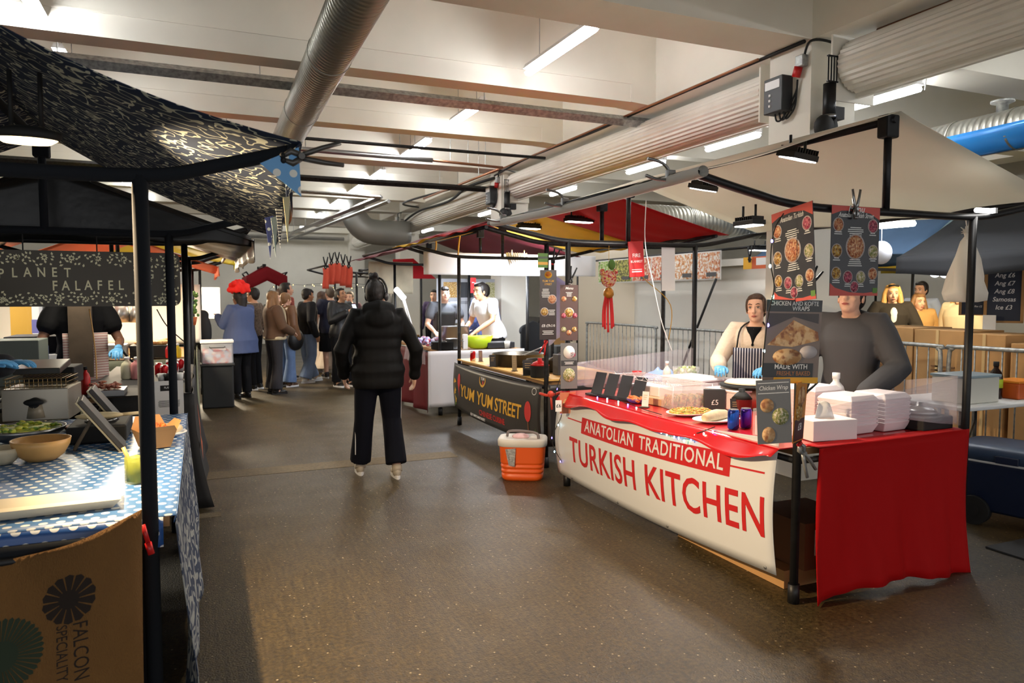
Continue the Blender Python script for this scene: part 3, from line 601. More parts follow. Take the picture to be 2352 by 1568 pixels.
# ---------------------------------------------------------------- market stall frames
def stall(x0, x1, y0, y1, label, m=BLK, zr=2.03, zp=2.5, over=.68, tops=None, tabh=.8, r=.022, tab=None, curve=True, ridge=True, group='market stall frames', far_posts=True, table=True):
    """tubular frame: corner posts, gable rails that bend up into arms, ridge posts, ridge bar, eave bars, table bearers and board"""
    xc = (x0 + x1) / 2; t = thing('market_stall', label, 'market stall', (xc, (y0 + y1) / 2, 0), 0, group)
    for x in (x0, x1):
        for y in (y0, y1):
            mb = MB(); mb.tube([(x, y, .01), (x, y, zr)], r, 10); mb.build('post', m, t, world=True); MB().tube([(x, y, 0), (x, y, .1)], r * 1.35, 10).build('foot_cap', m, _last[0], world=True)
    for y in (y0, y1):
        up = .12 if curve else 0
        MB().tube(bez([(x0 - over, y, zr + up), (x0 - over * .5, y, zr + up * .42), (x0, y, zr), (xc, y, zr - .005), (x1, y, zr), (x1 + over * .5, y, zr + up * .42), (x1 + over, y, zr + up)], 5), r * .95, 10).build('gable_rail', m, t, world=True)
        xr = xc - .06
        MB().tube([(xr, y, zr), (xr, y, zp)], r * .9, 10).build('ridge_post', m, t, world=True)
        MB().bc((xr, y, zp - .03), (.09, .07, .12)).build('ridge_bracket', m, t, world=True, bevel=.01)
    MB().tube([(xr, y0 - .05, zp), (xr, y1 + .05, zp)], r * .9, 8).build('ridge_bar', m, t, world=True)
    for x in (x0 - over, x1 + over): MB().tube([(x, y0 - .04, zr + .12 * curve), (x, y1 + .04, zr + .12 * curve)], r * .8, 8).build('eave_bar', m, t, world=True)
    if table:
        zt = tabh - .03
        mb = MB()
        for x in (x0, x1): mb.tube([(x, y0, zt - .03), (x, y1, zt - .03)], r * .8, 8)
        for y in (y0, y1): mb.tube([(x0, y, zt - .03), (x1, y, zt - .03)], r * .8, 8)
        mb.build('table_bearer', m, t, world=True)
        tx = tab or (x0 + .03, x1 - .03)
        MB().box(tx[0], tx[1], y0 + .03, y1 - .03, zt - .01, tabh - .004).build('table_board', mat('ply_board', (150, 112, 70), .7, var=.1), t, world=True)
    return t
def canopy(st, label, m, x0, x1, y0, y1, zr, zp, sag=.05, over=0, droop=(.0, .0), th=.004, cat='canopy', seam=None):
    """ridged cloth roof: two slopes that hang slack between ridge and eave; droop = hems hanging at the two eaves"""
    xc = (x0 + x1) / 2 - .06; mb = MB()
    def fn(side):
        def f(u, v):
            x = xc + (x1 - xc if side > 0 else x0 - xc) * u; y = y0 + (y1 - y0) * v
            z = zp + (zr - zp) * u - sag * sin(pi * u) * (.6 + .4 * sin(pi * v)) + .012 * sin(v * 19 + u * 5) * u - .025 * sin(pi * v) * u
            return (x, y, z)
        return f
    for sd in (-1, 1):
        mb.surf(fn(sd), 14, 18, th)
        if droop[0 if sd < 0 else 1]:
            dz = droop[0 if sd < 0 else 1]; xe = x0 if sd < 0 else x1
            mb.surf(lambda u, v: (xe + sd * .012 * sin(v * 26) * u, y0 + (y1 - y0) * v, zr - dz * u * (1 + .12 * sin(v * 17))), 3, 40, th)
    o = mb.build('canopy', m, st, world=True); o['label'] = label; return o
def sheet(name, label, cat, m, p0, p1, z0, z1, wave=.015, nw=5, th=.003, n=(30, 12), group=None, seed=0, bow=0, hem=0, parent=None):
    """hanging cloth from (x,y) p0 to p1 between heights z0(bottom) and z1(top)"""
    a, b = V((p0[0], p0[1], 0)), V((p1[0], p1[1], 0)); d = (b - a).normalized(); nrm = V((d.y, -d.x, 0))
    zt = z1 if isinstance(z1, (tuple, list)) else (z1, z1); zb = z0 if isinstance(z0, (tuple, list)) else (z0, z0)
    def f(u, v):
        q = a.lerp(b, u) + nrm * (wave * sin(u * nw * 2 * pi + seed) * v + wave * .5 * sin(u * nw * 5.3 + 2 * seed + v) * v + bow * sin(pi * u))
        top = zt[0] + (zt[1] - zt[0]) * u; bot = zb[0] + (zb[1] - zb[0]) * u - hem * sin(pi * u)
        return (q.x, q.y, top + (bot - top) * v)
    mb = MB(); mb.surf(f, n[0], n[1], th)
    return (tag(mb.build(name, m), label, cat, group) if parent is None else mb.build(name, m, parent, world=True)), f
def clamp(name, label, loc, rz=0, m=STEEL, tip=REDP, s=1.0, roll=0, group='spring clamps'):
    """spring clamp: two curved handles, two jaws with coloured tips and a pivot"""
    t = thing(name, label, 'clamp', loc, rz, group); M = Matrix.Rotation(roll, 4, 'Y')
    for q in (-1, 1):
        pts = [M @ V(p) * s for p in ((q * .004, 0, 0), (q * .012, 0, .03), (q * .02, 0, .06), (q * .03, 0, .11))]
        MB().tube(pts, [.009 * s, .01 * s, .009 * s, .008 * s], 6, sq=(1, .8)).build('handle', m, t)
        pts = [M @ V(p) * s for p in ((q * .004, 0, 0), (q * .016, 0, -.025), (q * .003, 0, -.05))]
        MB().tube(pts, [.009 * s, .01 * s, .006 * s], 6).build('jaw', m, t)
        MB().ell(M @ V((q * .006, 0, -.048)) * s, (.008 * s, .011 * s, .009 * s), 8).build('jaw_tip', tip, t)
    MB().tube([M @ V((0, -.014, 0)) * s, M @ V((0, .014, 0)) * s], .009 * s, 8).build('pivot', m, t)
    return t
def flood(label, c, rz=0, tilt=0, w=.26, d=.12, stem=.12, m=BLK, glow=GLOW, name='floodlight', group='stall floodlights'):
    t = thing(name, label, 'lamp', c, rz, group); R = Matrix.Rotation(tilt, 4, 'X')
    MB().bc((0, 0, .02), (w, d, .035), R).build('housing', m, t, bevel=.004); hs = _last[0]
    mb = MB()
    for q in range(9): mb.bc(R @ V((-w / 2 + .02 + q * (w - .04) / 8, 0, .05)), (.006, d * .9, .03), R)
    mb.build('cooling_fins', m, hs)
    MB().bc(R @ V((0, 0, -.001)), (w * .9, d * .82, .008), R).build('glass', glow, t)
    if stem:
        for q in (-.3, .3): MB().tube([(q * w, 0, .03), (q * w, 0, .03 + stem)], .009, 6).build('stem', m, t)
    return t
# ---- kebab stall
X0, X1, YA, YB = 2.78, 4.05, 2.8, 5.33
ST_K = stall(X0, X1, YA, YB, 'black tubular frame of the kebab stall under the cream canopy', tabh=.8, tab=(2.8, 3.7))
MB().box(3.7, 4.02, 2.83, 3.3, .76, .796).build('side_table_board', mat('ply_board'), ST_K, world=True)
CREAM = mat('cream_canvas', (250, 246, 232), .85, var=.03, vs=2, tl=.6)
canopy(ST_K, 'cream canvas canopy peaked over the kebab stall', CREAM, 2.08, 4.78, 2.74, 5.3, 2.16, 2.54, .03)
mb = MB(); mb.surf(lambda u, v: (2.09 + .03 * cos(2 * pi * u), 2.7 + 2.55 * v, 2.14 + .026 * sin(2 * pi * u) - .02 * sin(pi * v)), 14, 20)
mb.build('rolled_hem', mat('rolled_white_canvas', (232, 230, 224), .8, bump=.4, bs=14), ST_K, world=True)
for yy, lb in ((2.95, 'steel clamp gripping the canopy hem nearest to the black arm'), (4.05, 'steel clamp halfway along the white canopy hem'), (5.05, 'steel clamp at the far end of the white canopy hem')):
    t = thing('canopy_clamp', lb, 'clamp', (2.08, yy, 2.17), 0, 'clamps along the white canopy hem')
    MB().tube(bez([(-.12, 0, .06), (-.04, 0, .045), (.0, 0, .01), (.0, 0, -.03)], 4), .008, 6, sq=(1, 1)).build('handle', STEEL, t)
    MB().tube(bez([(-.13, 0, -.02), (-.06, 0, -.035), (.03, 0, -.03), (.1, 0, -.005)], 4), .008, 6).build('handle', STEEL, t)
    MB().bc((.01, 0, -.01), (.05, .02, .05)).build('jaw', STEEL, t, bevel=.004)
flood('black floodlight under the front slope of the cream canopy, larger of the two', P(1832, 366, Y=3.3), rad(15), .25, stem=.1)
flood('small black floodlight near the black arm under the cream canopy', P(1615, 436, Y=4.6), rad(15), .25, .22, .12, .1)
flood('black floodlight under the back slope of the cream canopy', (3.75, 4.3, 2.1), rad(90), 0, .22, .12, .12)
# banner
BANW = mat('white_vinyl', (204, 206, 208), .45); RED = mat('banner_red', (182, 30, 34), .45); RAP = mat('red_plastic_cloth', (196, 20, 24), .3, coat=.3)
def ban(u, v):     # u along Y from far (0) to near (1), v down
    y = 5.4 - 2.52 * u; xx = X0 - .04 - .035 * sin(pi * v) - .02 * sin(pi * u) * (1 - v) * 2
    zt = .74 + .1 * u - .02 * sin(pi * u); zb = .1 + .02 * u - .035 * sin(pi * u)
    return V((xx, y, zt + (zb - zt) * v))
bn = thing('stall_banner', 'white vinyl banner with red lettering across the front of the kebab stall', 'banner', (2.72, 4.1, .1))
mb = MB(); mb.surf(ban, 40, 12, .002); mb.build('sheet', BANW, bn, world=True)
def bw(q):         # q.x, q.y in banner metres: x 0..2.52, y up from the bottom 0..~.65
    u = q.x / 2.52; v = 1 - q.y / .68; p = ban(min(max(u, 0), 1), min(max(v, 0), 1)); return p + V((-.004 - q.z, 0, 0))
def bt(s, cx_, cy_, size, wd, m, name, ext=.0006, sp=1):
    g = glyphs(s, 'CENTER', ext / size, 0, sp, .012, True)[0]; xs = [v.x for v in g]; sx = wd / (size * (max(xs) - min(xs))); mb = MB(); mb.text(s, size, None, sx, ext, warp=lambda q: bw(V((q.x + cx_, q.y + cy_, q.z))), space=sp, bold=.012); return mb.build(name, m, bn, world=True)
def brect(x0, x1, y0, y1, m, name, dz=.002):
    mb = MB(); mb.surf(lambda u, v: bw(V((x0 + (x1 - x0) * u, y0 + (y1 - y0) * v, -.001))), 24, 2); return mb.build(name, m, bn, world=True)
brect(.47, 2.19, .445, .572, RED, 'red_strip'); brect(.22, .47, .525, .535, RED, 'red_rule'); brect(2.19, 2.45, .5, .51, RED, 'red_rule')
bt('ANATOLIAN', .88, .51, .125, .7, BANW, 'lettering', sp=1.1); bt('TRADITIONAL', 1.715, .51, .125, .84, BANW, 'lettering', sp=1.1)
bt('TURKISH', .765, .27, .29, .97, RED, 'lettering', sp=1.06); bt('KITCHEN', 1.915, .27, .29, 1.09, RED, 'lettering', sp=1.06)
for u in (.1, .38, .62, .97): MB().ell(bw(V((2.52 * u, .02, .002))), (.004, .009, .009), 8).build('eyelet', STEEL, bn, world=True)
# red cloths
def drape_red(u, v):
    y = 5.3 - 2.45 * u; a = 2.715 - .012 * v; z = .80 + .0 - v * (.05 + .035 * abs(sin(u * 9 + .6)) + .02 * sin(u * 23))
    return (a - .004 * sin(u * 40) * v - .045 * v - .03 * sin(pi * u), y, z)
mb = MB(); mb.surf(drape_red, 60, 5, .002); mb.box(2.7, 3.7, 2.84, 5.28, .797, .803); mb.box(3.7, 4.02, 2.84, 3.3, .797, .803)
solo('table_cloth', mb, mat('red_table_plastic', (200, 26, 34), .25, coat=.4, bump=.2, bs=7), 'shiny red plastic cloth over the counter of the kebab stall', 'tablecloth')
mb = MB()
mb.surf(lambda u, v: (2.9 + 1.14 * u - .02 * cos(u * 7) * v - (.04 * v if u < .1 else 0), YA - .03 - .022 * sin(u * 16 + v * 2.5) * v - .012 * sin(u * 37 - v * 4) * v - .05 * v * v, .8 + .02 * u - (.8 + .02 * u - .01 - .035 * sin(u * pi * 1.3) * (u > .08) ) * v), 40, 16, .003)
mb.surf(lambda u, v: (2.9 + 1.14 * u, YA - .03 + .1 * v, .805 + .01 * u - .0 * v), 10, 4, .003)
solo('side_cloth', mb, mat('red_side_cloth', (176, 8, 10), .7, spec=.15, bump=.25, bs=4), 'plain red cloth hanging to the floor on the near side of the kebab stall', 'cloth')
# boxes below
t = thing('cardboard_box', 'flat cardboard box lying under the near end of the white banner', 'box', (3.0, 3.4, 0)); MB().box(2.86, 3.3, 2.95, 3.9, .002, .1).build('box', CARD, t, world=True)
t = thing('cardboard_box', 'brown carton with a white label behind the black corner post', 'box', (3.05, 3.0, 0)); MB().box(2.95, 3.35, 2.9, 3.3, .104, .36).build('carton', mat('dark_card', (120, 80, 50), .8), t, world=True); MB().box(3.02, 3.14, 2.896, 2.9, .18, .32).build('label_sticker', PAPER, t, world=True)
solo('floor_mat', MB().box(4.5, 6.0, 2.0, 2.95, .001, .012), mat('mat_rubber', (50, 50, 52), .8), 'dark rubber mat on the floor by the blue cool box', 'mat')
# ---- noodle stall
YC, YD = 5.98, 8.42; NX = 2.9
ST_N = stall(NX, 4.17, YC, YD, 'worn black frame of the noodle stall with silvery scuffed rails', BLKW, zr=2.06, zp=2.46, tabh=.8, over=.6, tab=(2.92, 3.75))
REDC = mat('red_canvas', (190, 22, 34), .8, var=.06, tl=.35); YELC = mat('yellow_canvas', (226, 188, 60), .8, var=.06, tl=.35); MAR = mat('maroon_canvas', (110, 30, 42), .75, var=.1, vs=3, tl=.25)
canopy(ST_N, 'bright red canopy cloth over the near half of the noodle stall', REDC, 2.24, 4.85, 5.85, 7.5, 2.2, 2.52, .03)
canopy(ST_N, 'yellow canopy cloth showing beyond the red one on the noodle stall', YELC, 2.22, 4.9, 7.42, 9.0, 2.19, 2.52, .04)
flood('long black floodlight hanging from two stems below the red canopy', P(1330, 510, Y=6.9), rad(8), 0, .34, .1, .2)
flood('black floodlight below the yellow canopy', P(1215, 525, Y=7.9), rad(8), 0, .3, .1, .12)
BVIN = mat('black_vinyl', (38, 34, 34), .4)
def byum(u, v):
    y = 8.46 - 2.5 * u; return V((NX - .045 - .02 * sin(pi * v) - .01 * sin(u * 9), y, .77 - .035 * sin(pi * u) - (.54 + .02 * sin(pi * u)) * v))
yb = thing('stall_banner', 'black banner with yellow lettering and chilli pictures on the noodle stall', 'banner', (2.85, 7.2, .2))
mb = MB(); mb.surf(byum, 36, 12, .002); mb.build('sheet', BVIN, yb, world=True)
yw = lambda q: byum(min(max(q.x / 2.5, 0), 1), min(max(1 - q.y / .55, 0), 1)) + V((-.004 - q.z, 0, 0))
YEL = mat('banner_yellow', (226, 170, 44), .5); CHI = mat('chilli_red', (196, 36, 34), .5); GRN = mat('leaf_green', (96, 140, 60), .6); ORG = mat('orange_print', (206, 96, 52), .5); BRN = mat('print_brown', (120, 72, 44), .6)
def ytext(s, cx_, cy_, size, sx, m, name='lettering', **k):
    mb = MB(); mb.text(s, size, None, sx, .0006, warp=lambda q: yw(V((q.x + cx_, q.y + cy_, q.z))), bold=.015, **k); return mb.build(name, m, yb, world=True)
ytext('YUM YUM', .79, .25, .2, 1.12, YEL, shear=.18); ytext('STREET', 1.7, .25, .2, 1.12, YEL, shear=.18); ytext('CHINESE CUISINE', 1.25, .1, .085, 1.1, CHI); ytext('@YUMYUMSTREET', .82, .035, .04, 1.3, PAPER)
def yshape(poly, m, name, z=.001):
    mb = MB(); n = len(poly); mb.add([yw(V((x, y, z))) for x, y in poly], [list(range(n))]); return mb.build(name, m, yb, world=True)
def oval(cx_, cy_, rx, ry, n=18, a0=0, a1=2 * pi): return [(cx_ + rx * cos(a0 + (a1 - a0) * k / n), cy_ + ry * sin(a0 + (a1 - a0) * k / n)) for k in range(n + (a1 - a0 < 6))]
yshape(oval(.24, .36, .05, .085), CHI, 'chilli_print'); yshape([(.22, .28), (.26, .28), (.25, .16)], CHI, 'chilli_tail'); yshape(oval(2.24, .28, .075, .1), CHI, 'apple_print'); yshape([(2.23, .18), (2.25, .18), (2.25, .1), (2.23, .1)], BRASS, 'stick_print')
for q in range(9): yshape([(.04 + .03 * (q % 4), .02 + .035 * q), (.1 + .02 * (q % 3), .05 + .035 * q), (.07 + .02 * (q % 2), .09 + .035 * q)], (YEL, GRN)[q % 3 == 0], 'leaf_print', .0015)
for q in range(5): yshape([(2.34 + .02 * q, .03), (2.37 + .02 * q, .03), (2.36 + .02 * q, .1 + .02 * (q % 3))], GRN, 'leaf_print', .0015)
yshape([(a, b) for a, b in oval(.98, .475, .09, .085, 16, pi * .95, 2.05 * pi)] + [(a, b) for a, b in oval(.98, .49, .075, .075, 16, 2.05 * pi, .95 * pi)], YEL, 'bowl_emblem'); ytext('YUM', .98, .48, .045, 1.1, PAPER); yshape(oval(1.0, .44, .018, .022), CHI, 'bowl_spot', .0012)
yshape(oval(2.36, .48, .05, .035, 12), PAPER, 'cloud_print'); yshape(oval(2.36, .48, .042, .028, 12), BVIN, 'cloud_print', .0012)
sheet('side_cloth', 'black cloth closing the near end of the noodle stall', 'cloth', BVIN, (NX, YC - .03), (NX + 1.2, YC - .03), .2, .77)
MB().box(NX - .03, 3.8, YC, YD, .80, .815).build('table_top', mat('yellow_ply', (214, 170, 96), .5, var=.06, vs=3), ST_N, world=True)
# ---- grill stall (third)
YE, YF = 9.2, 11.6; GX = 2.9
ST_G = stall(GX, 4.17, YE, YF, 'black frame of the grill stall with the white valance', BLK, zr=2.1, zp=2.45, tabh=.86, over=.5, tab=(2.92, 4.1))
canopy(ST_G, 'dark maroon canopy cloth sloping down to the aisle', MAR, 2.2, 4.9, 9.0, 11.9, 2.14, 2.56, .05)
sheet('valance', 'bright white cloth valance along the top of the grill stall', 'valance', mat('white_cloth', (240, 240, 240), .8), (2.66, 9.12), (5.2, 9.12), 1.86, 2.15, .006, 3)
sheet('table_cloth', 'white cloth hanging to the floor on the grill stall', 'tablecloth', mat('white_cotton', (226, 226, 232), .8, bump=.2, bs=5), (2.72, 9.15), (4.1, 9.15), (.12, .1), .86, .012, 3)
sheet('table_cloth', 'maroon cloth on the aisle side of the grill stall', 'tablecloth', mat('maroon_cloth', (92, 16, 26), .55), (2.74, 11.75), (2.74, 9.2), .04, .84, .04, 4, seed=1)
sheet('plastic_cover', 'clear crinkled plastic over the corner of the maroon cloth', 'cover', FILM, (2.7, 10.2), (2.7, 9.2), .68, .87, .03, 5)
sheet('hanging_panel', '', '', mat('aged_cloth', (196, 186, 160), .85, var=.25, vs=3), (2.55, 11.95), (3.3, 11.95), 1.62, 2.15, .01, 3, parent=ST_G)
MB_ = MB(); MB_.add([(3.0, 12.1, 1.88), (3.75, 12.1, 1.88), (3.35, 12.1, 2.22), (3.0, 12.1, 2.2), (3.0, 12.12, 1.88), (3.75, 12.12, 1.88), (3.35, 12.12, 2.22), (3.0, 12.12, 2.2)], [(0, 1, 2, 3), (7, 6, 5, 4), (0, 4, 5, 1), (1, 5, 6, 2), (2, 6, 7, 3), (3, 7, 4, 0)])
MB_.build('gable_cloth', REDC, ST_G, world=True)
flood('white square floodlight glaring on the white valance', P(1190, 600, Y=8.9), rad(0), rad(50), .3, .22, .12, WHITE, GLOW)
# ---- falafel stall, left
LX0, LX1 = -1.45, -.18
NAVY = squiggle('navy_squiggle_print', (38, 50, 72), (200, 202, 186), 17, .105, 2.8)
ST_F = stall(LX0, LX1, 2.8, 5.3, 'dark painted frame of the falafel stall at the left', mat('slate_paint', (30, 33, 38), .9, 0, spec=.15), zr=1.99, zp=2.52, over=.5, tabh=.8, r=.026, tab=(-1.4, -.12))
def navy(u, v):     # near corner gathered up into the clamp, far corner sagging
    y = 2.72 + 2.5 * v; x = -.82 + (1.17 + .15 * v) * u; z = 2.55 - (2.55 - 2.13) * u - .06 * sin(pi * u) - .15 * u * v - .03 * sin(pi * v) * u
    return (x, y, z)
mb = MB(); mb.surf(navy, 20, 24, .004); mb.surf(lambda u, v: (-.82 - 1.3 * u, 2.72 + 2.5 * v, 2.55 - .45 * u - .06 * sin(pi * u)), 14, 12, .004)
mb.surf(lambda u, v: (lambda p: (p[0] - .03 * u - .01 * sin(v * 13), p[1], p[2] - (.03 + .05 * v) * u))(navy(1, v)), 5, 24, .004)
o = mb.build('canopy', NAVY, ST_F, world=True); o['label'] = 'navy canopy cloth with pale squiggle print'
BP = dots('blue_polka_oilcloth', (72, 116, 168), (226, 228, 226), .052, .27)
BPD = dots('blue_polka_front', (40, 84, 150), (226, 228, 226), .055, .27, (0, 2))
tb = thing('table_cloth', 'blue oilcloth with white polka dots over the falafel table', 'tablecloth', (-.8, 4, .5))
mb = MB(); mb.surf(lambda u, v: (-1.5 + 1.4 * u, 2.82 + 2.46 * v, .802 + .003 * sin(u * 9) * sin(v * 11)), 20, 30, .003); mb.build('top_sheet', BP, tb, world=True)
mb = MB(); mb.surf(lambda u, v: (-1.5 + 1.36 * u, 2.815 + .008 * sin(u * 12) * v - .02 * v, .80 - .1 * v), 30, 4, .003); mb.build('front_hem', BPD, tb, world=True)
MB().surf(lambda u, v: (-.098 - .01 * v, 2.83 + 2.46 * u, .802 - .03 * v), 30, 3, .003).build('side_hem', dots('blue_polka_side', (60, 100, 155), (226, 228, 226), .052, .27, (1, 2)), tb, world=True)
solo('table_rail', MB().tube([(-1.5, 2.79, .70), (-.2, 2.79, .72)], .02, 10), BLK, 'shiny black rail across the front of the falafel table', 'rail')
def skirt(u, v):
    y = 2.78 + 2.46 * u; return (-.1 + .03 * v * (1 + sin(u * 22 + 2 * v)) * .8 + .03 * v - (.05 * max(0, v - .75) * (1 + sin(u * 9))), y, .78 - .76 * v)
SK = squiggle('grey_blue_leaf_print', (62, 74, 96), (170, 174, 172), 17, .2, 2.4)
mb = MB(); mb.surf(skirt, 60, 16, .003); solo('table_skirt', mb, SK, 'blue grey patterned skirt cloth hanging on the aisle side of the falafel table', 'cloth')
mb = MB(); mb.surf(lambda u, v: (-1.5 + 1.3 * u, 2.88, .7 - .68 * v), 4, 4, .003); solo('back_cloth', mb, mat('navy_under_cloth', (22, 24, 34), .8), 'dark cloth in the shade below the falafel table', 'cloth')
# burlap
bu = thing('coffee_sack_banner', 'brown burlap coffee sack with black print hung over the front of the falafel stall', 'sack', (-.7, 2.7, .0))
def burl(u, v):
    x = -1.3 + 1.1 * u; top = .86 - .14 * sin(pi * min(1, max(0, (u - .05) / .95))) * (1 if u > .05 else 0) - .02 * (1 - u); z = top + (-.02 - top) * v
    return V((x - .015 * u * v, 2.73 - .03 * sin(u * 8 + v * 3) - .022 * sin(u * 17 - v * 5) * (1 - .5 * v) - .02 * sin(3 * v) * u, z))
mb = MB(); mb.surf(burl, 40, 24, .004); mb.build('sack', mat('burlap', (122, 86, 42), .9, var=.14, vs=5, bump=.6, bs=260, stretch=(1, 1, .4)), bu, world=True)
INK = mat('sack_ink', (40, 30, 24), .9); INKG = mat('sack_green_ink', (44, 56, 40), .9)
sw = lambda q: burl(min(1, max(0, (q.x + 1.3) / 1.1)), min(1, max(0, (.78 - q.z) / .8))) + V((0, -.006, 0))
def stxt(s, x, z, size, name='lettering', sx=.8):
    mb = MB(); mb.text(s, size, None, sx, 0, 'LEFT', warp=lambda q: sw(V((x + q.y, 0, z - q.x)))); mb.build(name, INK, bu, world=True)
stxt('FALCON', -.385, .52, .065); stxt('SPECIALITY', -.44, .52, .047)
def sring(cx_, cz, r0, r1, m, n=30, petals=0, name='emblem'):
    mb = MB()
    for k in range(petals or n):
        N = petals or n; a = 2 * pi * k / N; b = 2 * pi * (k + (.82 if petals else 1.0)) / N
        q = [(cx_ + r * cos(g) * 1.0, cz + r * sin(g)) for r, g in ((r0, a), (r1, a), (r1 * (1.06 if petals else 1), (a + b) / 2), (r1, b), (r0, b))]
        mb.add([sw(V((x_, 0, z_))) for x_, z_ in q], [list(range(5))], False)
    return mb.build(name, m, bu, world=True)
sring(-.415, .6, .03, .078, INK, petals=14); sring(-.415, .6, 0.0, .032, INK); sring(-.61, .47, .035, .115, INKG, petals=40); sring(-.61, .47, 0, .05, INKG)
solo('highlighter_pen', MB().tube([(-.2, 2.74, .8), (-.185, 2.73, .74)], .008, 8).tube([(-.185, 2.73, .74), (-.175, 2.725, .70)], .011, 8), [REDP], 'red and white pen tip sticking out beside the burlap sack', 'pen')
# ---- second left stall, black canopy
ST_B = stall(-1.4, -.1, 5.9, 8.35, 'black frame of the second left stall under the dark canopy', BLK, zr=1.97, zp=2.38, over=.45, tabh=.86, tab=(-.75, -.12), group='market stall frames')
BCAN = mat('black_tarpaulin', (10, 10, 11), .38, bump=.5, bs=6)
canopy(ST_B, 'black plastic tarpaulin canopy over the second left stall', BCAN, -2.0, .36, 5.45, 8.6, 1.98, 2.42, .05, droop=(.12, .14))
mb = MB(); mb.surf(lambda u, v: (-1.98 + 2.32 * u, 5.46 - .02 * sin(u * 11) * v, 2.0 + (.4 * (1 - abs(2 * u - 1))) * (1 - v) - .06 * v + .01 * sin(u * 30) * v), 30, 6, .003); mb.build('gable_cloth', BCAN, ST_B, world=True)
mb = MB(); mb.surf(lambda u, v: (-.08 + .1 * v * v + .012 * sin(u * 15), 5.84 + 2.5 * u, .86 - .85 * v), 30, 10, .004); mb.surf(lambda u, v: (-.62 + .56 * u + .12 * u * v * v, 5.83 - .04 * v, .86 - .85 * v), 14, 10, .004)
mb.box(-.8, -.08, 5.84, 8.33, .862, .868); solo('table_cloth', mb, mat('black_cloth', (22, 21, 22), .7, bump=.2, bs=5), 'black cloth covering the counter of the second left stall', 'tablecloth')
mb = MB(); mb.add([(-.045, 6.4, .72), (-.03, 6.8, .5), (-.02, 6.5, .35), (-.03, 6.3, .55)], [(0, 1, 2, 3)]); mb.add([(-.03, 6.6, .45), (-.015, 6.9, .3), (-.01, 6.5, .22)], [(0, 1, 2)]); solo('printed_patch', mb, ORG, 'orange printed corner on the black cloth of the second left stall', 'print')
# third left stall
ST_L3 = stall(-1.4, -.1, 8.95, 11.4, 'black frame of the brightly lit third left stall', BLK, zr=1.95, zp=2.4, over=.4, tabh=.86, tab=(-1.3, -.12))
sheet('table_cloth', 'grey green cloth hanging in front of the lit third left stall', 'tablecloth', mat('sage_cloth', (132, 134, 108), .8), (-1.5, 8.9), (-.08, 8.9), .02, .88, .015, 4)
sheet('table_cloth', 'sage cloth on the aisle side of the third left stall', 'tablecloth', mat('sage_cloth', (132, 134, 108), .8), (-.06, 8.9), (-.06, 11.4), .02, .88, .02, 4)
sheet('back_sheet', 'white sheet glowing behind the third left stall', 'sheet', mat('white_sheet', (236, 230, 214), .8), (-2.6, 11.6), (.0, 11.6), .9, 1.75, .01, 4)
canopy(ST_L3, 'orange red canopy cloth on the third left stall', mat('orange_canvas', (206, 92, 48), .8), -1.9, .2, 8.8, 11.6, 1.92, 2.3, .04, droop=(.1, .1))
ST_FR = stall(1.2, 2.0, 19.9, 21.8, 'distant black stall frame below the small dark red canopy', BLK, zr=2.08, zp=2.38, over=.1)
ST_FL = stall(-1.4, 0, 12.7, 15.2, 'black frame of the far left stall behind the queue', BLK, zr=2.15, zp=2.45, over=.4, tabh=.86)
# fourth right stall far
ST_O = stall(2.6, 3.8, 13.2, 15.5, 'distant black frame hung with orange cloths and fairy lights', BLK, zr=2.0, zp=2.12, over=.55, tabh=.86)
canopy(ST_FL, 'yellow green canopy edge behind the black tarpaulin', mat('lime_canvas', (196, 196, 60), .8), -2.0, .62, 12.6, 15.4, 2.2, 2.5, .04, droop=(.08, .1))
canopy(ST_FR, 'small dark red canopy far away at the end wall', mat('far_red_canvas', (160, 20, 34), .8, tl=.3), 1.1, 2.1, 19.8, 22, 2.1, 2.35, .02, droop=(.2, .2))
MB().surf(lambda u, v: (1.1 + u, 19.8, 2.35 * (1 - abs(2 * u - 1)) + 2.1 * abs(2 * u - 1) + (-.37 - .0 * u) * v), 8, 3, .004).build('gable_cloth', mat('far_red_canvas'), ST_FR, world=True)
# ---------------------------------------------------------------- small goods
def can(c, m, label, grp=None, r=.033, h=.115):
    t = thing('drinks_can', label, 'can', c, 0, grp)
    MB().lathe([(r * .8, 0), (r, .008), (r, h - .012), (r * .85, h)], n=20).build('body', m, t); MB().lathe([(0, h - .004), (r * .8, h - .004), (r * .83, h + .002)], n=20).build('lid', STEEL, t); ld = _last[0]
    MB().bc((0, .004, h), (.012, .02, .002)).build('ring_pull', STEEL, ld); return t
def canmat(name, a, b, sc_=18):
    m, nt, bs = base(name, a, .25, .5); tc = nt.nodes.new('ShaderNodeTexCoord'); n = nd(nt, 'ShaderNodeTexNoise', Scale=float(sc_), Detail=0.0); nt.links.new(tc.outputs['Object'], n.inputs['Vector'])
    nt.links.new(mixc(nt, mathn(nt, 'GREATER_THAN', n.outputs[0], .54), a, b), bs.inputs['Base Color']); return m
